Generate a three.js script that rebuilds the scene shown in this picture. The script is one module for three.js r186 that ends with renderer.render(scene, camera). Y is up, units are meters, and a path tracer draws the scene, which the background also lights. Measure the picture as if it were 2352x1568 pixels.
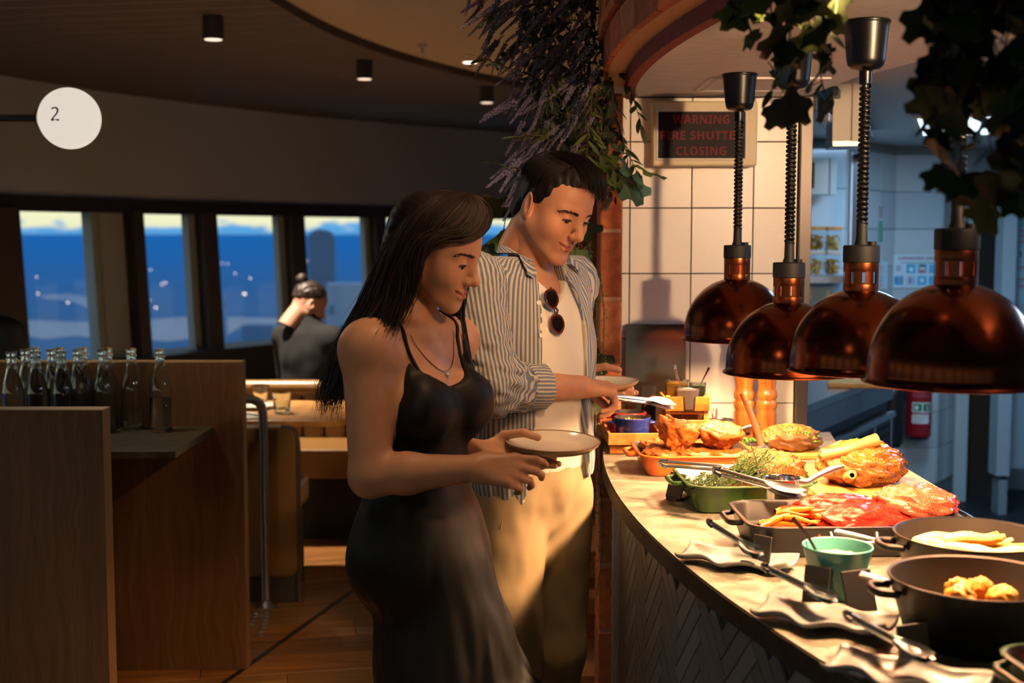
import * as THREE from 'three';
import { mergeGeometries, mergeVertices } from 'three/addons/utils/BufferGeometryUtils.js';
import { RectAreaLightUniformsLib } from 'three/addons/lights/RectAreaLightUniformsLib.js';
import { TextGeometry } from 'three/addons/geometries/TextGeometry.js';
import { FontLoader } from 'three/addons/loaders/FontLoader.js';
import { createNoise3D } from 'simplex-noise';

// ---------------------------------------------------------------- camera, sky, exposure, large lights
const scene = new THREE.Scene();
const camera = new THREE.PerspectiveCamera(30.256, 2352 / 1568, 0.05, 60000);
camera.position.set(0, 1.55, 0);
camera.rotation.x = -4.79 * Math.PI / 180;
camera.focus = 2.95;
camera.userData.fStop = 3.4;
const renderer = new THREE.WebGLRenderer();
renderer.toneMapping = THREE.LinearToneMapping;
renderer.toneMappingExposure = 1.0;
renderer.shadowMap.enabled = true;
RectAreaLightUniformsLib.init();

let seedState = 7;
const rnd = () => { seedState = (seedState * 1664525 + 1013904223) >>> 0; return seedState / 4294967296; };
const rr = (a, b) => a + (b - a) * rnd();
const n3 = createNoise3D(() => 0.371);
const n3b = (() => { let s = 11; return createNoise3D(() => { s = (s * 16807) % 2147483647; return s / 2147483647; }); })();
const fbm = (x, y, z, o = 4) => { let a = 0, k = 0.5, f = 1; for (let i = 0; i < o; i++) { a += k * n3b(x * f, y * f, z * f); k *= 0.5; f *= 2.03; } return a; };
const clamp = (x, a = 0, b = 1) => Math.min(b, Math.max(a, x));
const mix = (a, b, t) => a + (b - a) * t;
const sm = (a, b, x) => { const t = clamp((x - a) / (b - a)); return t * t * (3 - 2 * t); };
const D2R = Math.PI / 180;

{ // dusk sky: pale cream above a bank of blue cloud low on the horizon, blue-grey overhead
  const W = 2048, H = 2048, d = new Float32Array(W * H * 4);
  for (let j = 0; j < H; j++) for (let i = 0; i < W; i++) {
    const el = ((j + 0.5) / H - 0.5) * 180, az = i / W * 360;
    const band = el > -1.5 && el < 3; // the cloud bank lies just over the horizon
    const nb = band ? fbm(az * 0.55, el * 1.6, 3, 4) : 0, nc = band ? fbm(az * 1.3, el * 2.5, 9, 3) : 0;
    const hi = el > 1.5 ? clamp(0.5 + 0.9 * fbm(Math.cos(az * D2R) * 2, Math.sin(az * D2R) * 2, el * 0.05, 3)) : 0.5, t2 = sm(1.5, 30, el); let c = [mix(0.86, mix(0.13, 0.26, hi), t2), mix(0.85, mix(0.36, 0.52, hi), t2), mix(0.52, mix(0.78, 0.92, hi), t2)];
    const bank = sm(0.10, -0.10, el - 0.40 - nb * 0.5 - nc * 0.15);
    const cl = [mix(0.06, 0.12, clamp(0.5 + nc)), mix(0.30, 0.42, clamp(0.5 + nc)), mix(0.66, 0.78, clamp(0.5 + nc))];
    const low = sm(0.45, -0.15, el + 0.2 * nc);
    const pale = [0.12 + 0.12 * low, 0.42 + 0.12 * low, 0.78 + 0.04 * low];
    const b = cl.map((v, k) => mix(v, pale[k], low * 0.7));
    c = c.map((v, k) => mix(v, b[k], bank));
    const o = (j * W + i) * 4; d[o] = c[0]; d[o + 1] = c[1]; d[o + 2] = c[2]; d[o + 3] = 1;
  }
  const t = new THREE.DataTexture(d, W, H, THREE.RGBAFormat, THREE.FloatType);
  t.mapping = THREE.EquirectangularReflectionMapping; t.magFilter = THREE.LinearFilter; t.needsUpdate = true;
  scene.background = t; scene.backgroundIntensity = 1.15;
}
// kitchen ceiling panel (its glowing face is built with the kitchen)
const HAZE = 0.00016;
const SOFFIT_A = 8.5, SOFFIT_B = 15, TRACK_A = 9, DOWN_A = 4, DOWN_B = 4, DOWN_C = 5, DOWN_D = 4;
const LAMP_CD = 6.2, KITCHEN_L = 21;
function areaLight(w, h, color, intensity, pos, target) {
  const l = new THREE.RectAreaLight(color, intensity, w, h); l.position.set(...pos); l.lookAt(...target); scene.add(l); return l;
}

// ---------------------------------------------------------------- helpers
const taken = {};
function numbered(n) { if (!(n in taken)) { taken[n] = 0; return n; } taken[n]++; return n + '_' + String(taken[n]).padStart(3, '0'); }
function shade(o) { o.castShadow = o.receiveShadow = true; return o; }
function mesh(name, geo, mat, parent) { const g = Array.isArray(geo) ? merge(geo) : geo; const m = shade(new THREE.Mesh(g, mat)); m.name = name; parent.add(m); return m; }
function thing(name, label, category, pos = [0, 0, 0], turn = 0, group) {
  const o = new THREE.Group(); o.name = numbered(name); o.position.set(...pos); o.rotation.y = turn; o.userData = { label, category };
  if (group) o.userData.group = group; scene.add(o); return o;
}
function solo(name, label, category, geo, mat, pos = [0, 0, 0], turn = 0, group) {
  const m = mesh(numbered(name), geo, mat, scene); m.position.set(...pos); m.rotation.y = turn; m.userData = { label, category }; if (group) m.userData.group = group; return m;
}
function struct(name, label, category, geo, mat) {
  let o; if (geo) o = mesh(name, geo, mat, scene); else { o = new THREE.Group(); o.name = name; scene.add(o); }
  o.userData = { kind: 'structure', label, category }; return o;
}
function copyOf(o, pos, turn, label, group) { const c = o.clone(); c.name = numbered(o.name.replace(/_\d{3}$/, '')); c.userData = { ...o.userData, label }; if (group) c.userData.group = group; c.position.set(...pos); if (turn !== undefined) c.rotation.y = turn; scene.add(c); return c; }
function clean(g) {
  if (g.index) g = g.toNonIndexed(); else g = g.clone();
  if (!g.attributes.normal) g.computeVertexNormals();
  if (!g.attributes.uv) g.setAttribute('uv', new THREE.BufferAttribute(new Float32Array(g.attributes.position.count * 2), 2));
  for (const k of Object.keys(g.attributes)) if (!['position', 'normal', 'uv', 'color'].includes(k)) g.deleteAttribute(k);
  g.morphAttributes = {}; return g;
}
function merge(list) {
  const L = list.map(clean); const anyC = L.some(g => g.attributes.color);
  if (anyC) for (const g of L) if (!g.attributes.color) g.setAttribute('color', new THREE.BufferAttribute(new Float32Array(g.attributes.position.count * 3).fill(1), 3));
  return mergeGeometries(L, false);
}
function xf(g, { p = [0, 0, 0], r = [0, 0, 0], s = [1, 1, 1] } = {}) {
  const m = new THREE.Matrix4().compose(new THREE.Vector3(...p), new THREE.Quaternion().setFromEuler(new THREE.Euler(...r)), new THREE.Vector3(...(Array.isArray(s) ? s : [s, s, s]))); return g.clone().applyMatrix4(m);
}
function uvBox(g, s = 1, off = [0, 0]) { // uv in metres by the dominant direction of the face
  const p = g.attributes.position, n = g.attributes.normal, u = new Float32Array(p.count * 2);
  for (let i = 0; i < p.count; i++) {
    const x = Math.abs(n.getX(i)), y = Math.abs(n.getY(i)), z = Math.abs(n.getZ(i)); let a, b;
    if (y >= x && y >= z) { a = p.getX(i); b = p.getZ(i); } else if (x >= z) { a = p.getZ(i); b = p.getY(i); } else { a = p.getX(i); b = p.getY(i); }
    u[2 * i] = a * s + off[0]; u[2 * i + 1] = b * s + off[1];
  }
  g.setAttribute('uv', new THREE.BufferAttribute(u, 2)); return g;
}
function cbox(w, h, d, c = 0.002, at = [0, 0, 0], uvs = 1) { // box with chamfered edges, 44 triangles
  const H = [w / 2, h / 2, d / 2]; c = Math.min(c, ...H.map(v => v * 0.9)); const pos = [], nor = [];
  const v = (s, a) => { const r = [0, 1, 2].map(k => s[k] * (k === a ? H[k] : H[k] - c)); return r; };
  const poly = pts => {
    const n = [0, 0, 0], A = pts[0], B = pts[1], C = pts[2], e = B.map((q, k) => q - A[k]), f = C.map((q, k) => q - A[k]);
    n[0] = e[1] * f[2] - e[2] * f[1]; n[1] = e[2] * f[0] - e[0] * f[2]; n[2] = e[0] * f[1] - e[1] * f[0];
    const l = Math.hypot(...n) || 1; const cen = [0, 1, 2].map(k => pts.reduce((q, t) => q + t[k], 0));
    if (n[0] * cen[0] + n[1] * cen[1] + n[2] * cen[2] < 0) { pts = pts.slice().reverse(); n.forEach((q, k) => n[k] = -q); }
    for (let i = 1; i < pts.length - 1; i++) for (const q of [pts[0], pts[i], pts[i + 1]]) { pos.push(...q); nor.push(n[0] / l, n[1] / l, n[2] / l); }
  };
  for (let a = 0; a < 3; a++) for (const s of [-1, 1]) { const b = (a + 1) % 3, e = (a + 2) % 3; const S = (x, y) => { const r = [0, 0, 0]; r[a] = s; r[b] = x; r[e] = y; return r; }; poly([v(S(-1, -1), a), v(S(1, -1), a), v(S(1, 1), a), v(S(-1, 1), a)]); }
  for (let a = 0; a < 3; a++) { const b = (a + 1) % 3, e = (a + 2) % 3; for (const s of [-1, 1]) for (const t of [-1, 1]) { const S = q => { const r = [0, 0, 0]; r[a] = s; r[b] = t; r[e] = q; return r; }; poly([v(S(-1), a), v(S(1), a), v(S(1), b), v(S(-1), b)]); } }
  for (const x of [-1, 1]) for (const y of [-1, 1]) for (const z of [-1, 1]) poly([v([x, y, z], 0), v([x, y, z], 1), v([x, y, z], 2)]);
  const g = new THREE.BufferGeometry(); g.setAttribute('position', new THREE.Float32BufferAttribute(pos, 3)); g.setAttribute('normal', new THREE.Float32BufferAttribute(nor, 3));
  uvBox(g, uvs); g.translate(...at); return g;
}
const V = (a) => new THREE.Vector3(...a);
function tube(pts, r, seg = 24, rad = 8, closed = false) { const c = new THREE.CatmullRomCurve3(pts.map(V), closed, 'centripetal'); return new THREE.TubeGeometry(c, seg, r, rad, closed); }
function taper(pts, radii, seg = 16, rad = 6) { // tube whose radius follows a list
  const c = new THREE.CatmullRomCurve3(pts.map(V), false, 'centripetal'); const fr = c.computeFrenetFrames(seg, false);
  const pos = [], uv = [], idx = [];
  for (let i = 0; i <= seg; i++) {
    const t = i / seg, P = c.getPointAt(t), k = t * (radii.length - 1), a = Math.floor(Math.min(k, radii.length - 2)), R = mix(radii[a], radii[a + 1], k - a);
    for (let j = 0; j <= rad; j++) { const w = j / rad * Math.PI * 2, N = fr.normals[i], B = fr.binormals[i]; pos.push(P.x + R * (Math.cos(w) * N.x + Math.sin(w) * B.x), P.y + R * (Math.cos(w) * N.y + Math.sin(w) * B.y), P.z + R * (Math.cos(w) * N.z + Math.sin(w) * B.z)); uv.push(j / rad, t); }
  }
  const s = rad + 1; for (let i = 0; i < seg; i++) for (let j = 0; j < rad; j++) { const a = i * s + j; idx.push(a, a + s, a + 1, a + 1, a + s, a + s + 1); }
  const g = new THREE.BufferGeometry(); g.setAttribute('position', new THREE.Float32BufferAttribute(pos, 3)); g.setAttribute('uv', new THREE.Float32BufferAttribute(uv, 2)); g.setIndex(idx); g.computeVertexNormals(); return g;
}
function lathe(pts, seg = 32) { return new THREE.LatheGeometry(pts.map(p => new THREE.Vector2(p[0], p[1])), seg); }
function cyl(r1, r2, h, seg = 24, at = [0, 0, 0]) { const g = new THREE.CylinderGeometry(r1, r2, h, seg); g.translate(...at); return g; }
function extrude(pts, depth, bevel = 0, holes = []) { const s = new THREE.Shape(pts.map(p => new THREE.Vector2(...p))); for (const h of holes) s.holes.push(new THREE.Path(h.map(p => new THREE.Vector2(...p)))); const g = new THREE.ExtrudeGeometry(s, { depth, bevelEnabled: bevel > 0, bevelSize: bevel, bevelThickness: bevel, bevelSegments: 2, steps: 1 }); return g; }
function blob(rx, ry, rz, amp, freq, seed, detail = 24, shape) { // lumpy closed form
  const g = mergeVertices(new THREE.SphereGeometry(1, detail * 2, detail).deleteAttribute('uv').deleteAttribute('normal'), 1e-4), p = g.attributes.position, uv = [];
  for (let i = 0; i < p.count; i++) {
    let x = p.getX(i), y = p.getY(i), z = p.getZ(i); uv.push(Math.atan2(z, x) * 0.05, y * 0.06);
    const k = 1 + amp * (fbm(x * freq + seed, y * freq, z * freq, 3) * 1.4 + 0.35 * fbm(x * freq * 4, y * freq * 4 + seed, z * freq * 4, 2));
    let q = [x * rx * k, y * ry * k, z * rz * k]; if (shape) q = shape(q, [x, y, z]); p.setXYZ(i, ...q);
  }
  g.setAttribute('uv', new THREE.Float32BufferAttribute(uv, 2)); g.computeVertexNormals(); return g;
}
function tex(w, h, fn, srgb = true, rep = [1, 1]) {
  const d = new Uint8Array(w * h * 4); for (let j = 0; j < h; j++) for (let i = 0; i < w; i++) { const c = fn(i / w, j / h); const o = (j * w + i) * 4; for (let k = 0; k < 3; k++) d[o + k] = clamp(c[k]) * 255; d[o + 3] = 255; }
  const t = new THREE.DataTexture(d, w, h); t.wrapS = t.wrapT = THREE.RepeatWrapping; t.magFilter = THREE.LinearFilter; t.minFilter = THREE.LinearMipmapLinearFilter; t.generateMipmaps = true; if (srgb) t.colorSpace = THREE.SRGBColorSpace; t.repeat.set(...rep); t.needsUpdate = true; return t;
}
const tn = (u, v, f, s, o = 4) => { // noise that repeats without a seam
  const a = u * 2 * Math.PI, b = v * 2 * Math.PI; return fbm(Math.cos(a) * f + s, Math.sin(a) * f + Math.cos(b) * f * 1.3, Math.sin(b) * f * 1.3 - s, o);
};
const hex = h => { const c = new THREE.Color(h); c.convertLinearToSRGB(); return [c.r, c.g, c.b]; };
const lerp3 = (a, b, t) => a.map((v, i) => mix(v, b[i], t));
const mat = (color, roughness = 0.6, o = {}) => new THREE.MeshPhysicalMaterial({ color, roughness, ...o });
function signTex(w, h, draw) { const c = document.createElement('canvas'); c.width = w; c.height = h; draw(c.getContext('2d'), w, h); const t = new THREE.CanvasTexture(c); t.colorSpace = THREE.SRGBColorSpace; return t; }

// ---------------------------------------------------------------- shared materials
const woodTex = (a, b, s, fu = 0.6, fv = 14) => tex(256, 512, (u, v) => { const n = tn(u, v, 0.5, s, 3) * 0.9; const g = fbm((u + n * 0.05) * fv * 2.2, v * fu * 2.4, s, 4), r = fbm(u * fv * 9, v * 6, s + 4, 2); return lerp3(a, b, clamp(0.5 + g * 0.8 + r * 0.25)); });
const T = {
  oak: woodTex(hex('#7a5736'), hex('#5d3f25'), 1), floor: woodTex(hex('#a87c42'), hex('#745228'), 5, 1.2, 5), lightWood: woodTex(hex('#d29a4c'), hex('#a86f2e'), 9, 0.8, 8),
  walnut: woodTex(hex('#b5702c'), hex('#6d3a14'), 12, 0.8, 6),
  stone: tex(512, 512, (u, v) => { const n = tn(u, v, 1.4, 2, 5), w = Math.abs(tn(u, v, 2.2, 8, 4)), f = tn(u, v, 9, 4, 2); return lerp3(lerp3(hex('#8b8575'), hex('#686253'), clamp(0.5 + n)), hex('#38342c'), sm(0.06, 0.0, w) * 0.75 + 0.12 * clamp(f)); }),
  terra: tex(256, 256, (u, v) => { const n = tn(u, v, 2, 3, 4), f = tn(u, v, 14, 9, 2); return lerp3(hex('#c98558'), hex('#a5653e'), clamp(0.5 + n * 0.8 + f * 0.35)); }),
  plaster: tex(256, 256, (u, v) => { const n = tn(u, v, 3, 1, 4); const k = 0.95 + n * 0.04; return [k, k * 0.985, k * 0.95]; }),
  grain: tex(256, 256, (u, v) => { const k = 0.5 + 0.5 * tn(u, v, 24, 5, 3); return [k, k, k]; }, false),
  leatherB: tex(256, 256, (u, v) => { const k = 0.5 + 0.5 * Math.abs(tn(u, v, 18, 6, 2)); return [k, k, k]; }, false),
  brush: tex(64, 512, (u, v) => { const k = 0.5 + 0.35 * fbm(u * 2, v * 120, 3, 2); return [k, k, k]; }, false),
};
const M = {
  oak: mat('#ffffff', 0.5, { map: T.oak }), oakEdge: mat('#b08d62', 0.5), floor: mat('#ffffff', 0.38, { map: T.floor }),
  plank2: mat('#d8cfc4', 0.42, { map: T.floor }), plank3: mat('#ffe9d0', 0.36, { map: T.floor }),
  stone: mat('#ffffff', 0.42, { map: T.stone }), terra: mat('#ffffff', 0.82, { map: T.terra, bumpMap: T.grain, bumpScale: 0.0006 }), terra2: mat('#d9c2b6', 0.85, { map: T.terra }), terra3: mat('#ffdcc4', 0.8, { map: T.terra }), mortar: mat('#bd9678', 0.95),
  plaster: mat('#ffffff', 0.8, { map: T.plaster }), wallGrey: mat('#96a2b4', 0.9), ceil: mat('#a8a29a', 0.9), slat: mat('#4c4a4a', 0.7), slatGap: mat('#c9c2bc', 0.8), dark: mat('#17120f', 0.8), black: mat('#0d0d0f', 0.5),
  steel: mat('#c9ccd0', 0.24, { metalness: 1 }), steelDull: mat('#9ea3a8', 0.38, { metalness: 1 }), chrome: mat('#e6e8ea', 0.1, { metalness: 1 }),
  copper: mat('#5e2d1a', 0.2, { metalness: 1 }), copperIn: mat('#d98a5a', 0.35, { metalness: 1 }), blackGloss: mat('#050505', 0.32), blackMatte: mat('#121113', 0.6), rubber: mat('#060606', 0.36),
  tile: mat('#e9e4da', 0.32), tile2: mat('#e2ddd3', 0.34), grout: mat('#4e473f', 0.95), groutPale: mat('#747e82', 0.95), whitePaint: mat('#d9d2c0', 0.5), cream: mat('#d6c8a4', 0.5),
  leather: mat('#7d5a2c', 0.36, { bumpMap: T.leatherB, bumpScale: 0.0006 }), leather2: mat('#846030', 0.36, { bumpMap: T.leatherB, bumpScale: 0.0006 }),
  glass: mat('#ffffff', 0.02, { transmission: 1, thickness: 0, ior: 1.5 }), pane: mat('#ffffff', 0.02, { transmission: 1, thickness: 0, ior: 1.22 }), bottleGlass: mat('#f4fbfb', 0.02, { transmission: 1, thickness: 0.004, ior: 1.5 }), water: mat('#ffffff', 0.0, { transmission: 1, thickness: 0.05, ior: 1.33 }),
  lightWood: mat('#ffffff', 0.4, { map: T.lightWood }), walnut: mat('#ffffff', 0.3, { map: T.walnut, clearcoat: 0.3 }), crate: mat('#ffffff', 0.55, { map: T.lightWood }), crate2: mat('#f0cfae', 0.55, { map: T.lightWood }),
  leafDark: mat('#2c3a1c', 0.55), leafMid: mat('#3d4d22', 0.55), leafTeal: mat('#3c5a48', 0.6), leafOlive: mat('#4b5326', 0.55), lavender: mat('#6f6880', 0.85), lavender2: mat('#5b5568', 0.85), stem: mat('#3b3a1e', 0.7),
};

// ---------------------------------------------------------------- the turret room: ring centre, floor, ceilings, window wall
const C = [6.25, -5.75], RO = 10.52, RS = 7.45;
const ring = (r, a) => [C[0] + r * Math.cos(a), C[1] + r * Math.sin(a)]; // angle in the plan: x right, z towards the viewer
function ringSector(r0, r1, a0, a1, y0, y1, n = 64) { // solid sector of a ring
  const s = [], g = []; const sh = new THREE.Shape();
  for (let i = 0; i <= n; i++) { const [x, z] = ring(r1, mix(a0, a1, i / n)); s.push([x, -z]); }
  for (let i = n; i >= 0; i--) { const [x, z] = ring(r0, mix(a0, a1, i / n)); s.push([x, -z]); }
  const e = extrude(s, y1 - y0); e.rotateX(-Math.PI / 2); e.translate(0, y0, 0); return uvBox(e, 1);
}
function slabDisc(r, y0, y1, n = 96) { const g = cyl(r, r, y1 - y0, n); g.translate(C[0], (y0 + y1) / 2, C[1]); return g; }

// floor: subfloor slab and single boards where the photograph shows them
const floor = struct('floor', 'warm brown timber board floor of the dining room', 'floor');
mesh('subfloor', slabDisc(RO + 0.3, -0.3, -0.012), mat('#2a1a0d', 0.9), floor);
{
  const bw = 0.19, ang = -11 * D2R, ca = Math.cos(ang), sa = Math.sin(ang), L = [1.9, 1.45, 2.2, 1.2];
  const geos = L.map((l, i) => { const g = cbox(l - 0.003, 0.012, bw - 0.003, 0.0012); const p = g.attributes.position, u = g.attributes.uv; for (let k = 0; k < p.count; k++) u.setXY(k, p.getZ(k) * 1.4 + i * 0.31, p.getX(k) * 0.55 + i * 0.17); return g; });
  const mats = [M.floor, M.plank2, M.plank3]; const far = [];
  for (let row = 0; row < 62; row++) {
    let x = -4.2 - rnd() * 1.5; const z = -1.2 - row * bw;
    while (x < 2.6) {
      const k = Math.floor(rnd() * 4), cx = x + L[k] / 2, X = cx * ca - (z + 4) * sa, Z = cx * sa + (z + 4) * ca - 4; x += L[k];
      const vis = Z < -3.7 && Z > -8 && X > -2.6 && X < 1.2;
      if (vis) { const m = mesh('board', geos[k], mats[Math.floor(rnd() * 3)], floor); m.position.set(X, -0.006, Z); m.rotation.y = -ang; }
      else far.push(xf(geos[k], { p: [X, -0.006, Z], r: [0, -ang, 0] }));
    }
  }
  const m = mesh('outer_boards', far, M.floor, floor); m.userData.kind = 'stuff';
}
// the dark joint between the still floor and the turning ring
solo('floor_joint_strip', 'dark narrow metal strip running across the timber floor', 'floor strip', xf(cbox(0.02, 0.0025, 5.4, 0.0005, [0, 0.00125, 0]), { p: [-0.335, 0, -6.79], r: [0, -0.2593, 0] }), mat('#1a1613', 0.5));

// ceilings
const ceilA = struct('ceiling', 'plain warm grey plaster ceiling of the dining room', 'ceiling', slabDisc(RO + 0.3, 2.74, 3.0), M.ceil);
const slatCeil = struct('ceiling_slatted', 'dark boarded ring ceiling above the window booths', 'ceiling');
{ // boards run across the ring; each is cut where it meets the inner and outer circles
  mesh('backing', ringSector(RS, RO, Math.PI - 0.7, Math.PI + 1.35, 2.6965, 2.738, 90), M.slatGap, slatCeil);
  const bw = 0.18, pitch = 0.2, ang = 11 * D2R, dx = Math.cos(ang), dz = Math.sin(ang);
  const far = [];
  for (let k = -6; k < 66; k++) {
    const off = k * pitch, ox = -1.5 - dz * -off * 0 , pz = -3.2 - off; // a point of the board's middle line
    // intersect the line (ox,pz)+t(dx,dz) with both circles
    const cut = (r, e) => { const px = ox - C[0], pzz = pz + e - C[1], b = px * dx + pzz * dz, c = px * px + pzz * pzz - r * r, q = b * b - c; return q < 0 ? null : [-b - Math.sqrt(q), -b + Math.sqrt(q)]; };
    const A = [-bw / 2, bw / 2].map(e => [cut(RO - 0.02, e), cut(RS + 0.004, e)]);
    if (A.some(a => !a[0] || !a[1])) continue;
    const P = e => A[e].map(c => c[0]);
    const q = [0, 1].map(e => { const [t0, t1] = P(e); const o = e ? bw / 2 : -bw / 2; return [[ox + t0 * dx, pz + o + t0 * dz], [ox + t1 * dx, pz + o + t1 * dz]]; });
    const pts = [q[0][0], q[0][1], q[1][1], q[1][0]]; if (Math.hypot(q[0][1][0] - q[0][0][0], q[0][1][1] - q[0][0][1]) < 0.1) continue;
    const g = extrude(pts.map(p => [p[0], -p[1]]), 0.016); g.rotateX(-Math.PI / 2); g.translate(0, 2.694, 0);
    mesh('board', uvBox(g), M.slat, slatCeil);
  }
  mesh('edge_trim', ringSector(RS - 0.012, RS, Math.PI - 0.7, Math.PI + 1.35, 2.69, 2.74, 90), mat('#4a4038', 0.7), slatCeil);
}
// outer wall: bulkhead over the windows, dark head band, sill wall, leaning posts and panes
const WT = 1.735, WB = 0.55, lean = 0.055;
const wallO = struct('wall_outer', 'grey curved bulkhead above the window band', 'wall', ringSector(RO, RO + 0.25, 0, Math.PI * 2, 1.85, 2.74, 160), M.wallGrey);
struct('trim_1', 'dark band along the head of the windows', 'trim', ringSector(RO - 0.03, RO + 0.25, 0, Math.PI * 2, WT, 1.85, 160), mat('#191416', 0.6));
struct('wall_sill', 'dark low wall under the windows', 'wall', ringSector(RO - 0.2, RO + 0.25, 0, Math.PI * 2, -0.3, WB, 160), mat('#2b231c', 0.7));
{
  // window openings as angles around the ring, read from the photograph, then repeated round the turret
  const A = (x, z) => Math.atan2(z - C[1], x - C[0]);
  const seen = [[3.4854, 3.5655], [3.6159, 3.674], [3.6994, 3.7795], [3.8048, 3.8868], [3.9077, 3.9972]];
  const wins = seen.map(w => [w[0], w[1]]);
  let a = seen[seen.length - 1][1] + 0.025; const start = seen[0][0];
  while (a + 0.075 < start + Math.PI * 2 - 0.03) { wins.push([a, a + 0.07]); a += 0.095; }
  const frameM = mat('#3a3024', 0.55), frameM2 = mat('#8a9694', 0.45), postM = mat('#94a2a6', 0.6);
  const paneG = (a0, a1) => { // leaning pane of real thickness
    const g = new THREE.BufferGeometry(), pos = [], R0 = RO + 0.06 - lean * (WT - WB), R1 = RO + 0.06;
    const pt = (a, y, o) => { const [x, z] = ring(mix(R0, R1, (y - WB) / (WT - WB)) + o, a); return [x, y, z]; };
    const Q = (p, q, r, s) => pos.push(...p, ...q, ...r, ...p, ...r, ...s);
    Q(pt(a0, WB, 0), pt(a1, WB, 0), pt(a1, WT, 0), pt(a0, WT, 0));
    g.setAttribute('position', new THREE.Float32BufferAttribute(pos, 3)); g.computeVertexNormals(); return clean(g);
  };
  const post = (a0, a1, depth, inset) => { // leaning post between two panes
    const pts = [], R = y => RO + 0.06 - lean * (WT - y); const pos = [];
    const pt = (a, y, o) => { const [x, z] = ring(R(y) + o, a); return [x, y, z]; };
    const Q = (p, q, r, s) => pos.push(...p, ...q, ...r, ...p, ...r, ...s);
    const y0 = WB - 0.02, y1 = WT + 0.02, i0 = -depth, o = inset;
    Q(pt(a0, y0, i0), pt(a1, y0, i0), pt(a1, y1, i0), pt(a0, y1, i0)); Q(pt(a0, y0, o), pt(a0, y0, i0), pt(a0, y1, i0), pt(a0, y1, o));
    Q(pt(a1, y0, i0), pt(a1, y0, o), pt(a1, y1, o), pt(a1, y1, i0)); Q(pt(a1, y0, o), pt(a0, y0, o), pt(a0, y1, o), pt(a1, y1, o));
    const g = new THREE.BufferGeometry(); g.setAttribute('position', new THREE.Float32BufferAttribute(pos, 3)); g.computeVertexNormals(); return clean(g);
  };
  wins.forEach((w, i) => {
    const s = struct('window_' + (i + 1), i < seen.length ? ['leftmost wide window pane over the harbour', 'narrow window right of the wide grey pillar', 'window between two slim posts above the booth', 'window showing the tall tower behind the seated man', 'window partly hidden by the dark haired woman'][i] : 'window pane of the turret outside the view', 'window');
    mesh('pane', paneG(w[0], w[1]), M.pane, s);
    const nx = i + 1 < wins.length ? wins[i + 1][0] : start + Math.PI * 2;
    const gap = nx - w[1], wide = i === 0;
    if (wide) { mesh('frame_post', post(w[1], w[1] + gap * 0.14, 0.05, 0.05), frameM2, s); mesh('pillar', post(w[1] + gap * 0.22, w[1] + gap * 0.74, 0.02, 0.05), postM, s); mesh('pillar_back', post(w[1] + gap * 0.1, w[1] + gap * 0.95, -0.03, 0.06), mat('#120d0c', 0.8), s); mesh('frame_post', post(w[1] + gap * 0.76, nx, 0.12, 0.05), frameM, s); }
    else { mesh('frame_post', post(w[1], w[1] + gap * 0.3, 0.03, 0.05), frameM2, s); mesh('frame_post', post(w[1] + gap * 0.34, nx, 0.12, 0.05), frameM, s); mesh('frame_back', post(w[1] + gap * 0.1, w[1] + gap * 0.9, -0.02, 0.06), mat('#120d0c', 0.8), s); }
  });
  if (seen[0][0]) { const s = scene.getObjectByName('window_1'); mesh('frame_post', post(start - 0.012, start, 0.12, 0.05), frameM, s); }
}

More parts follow.
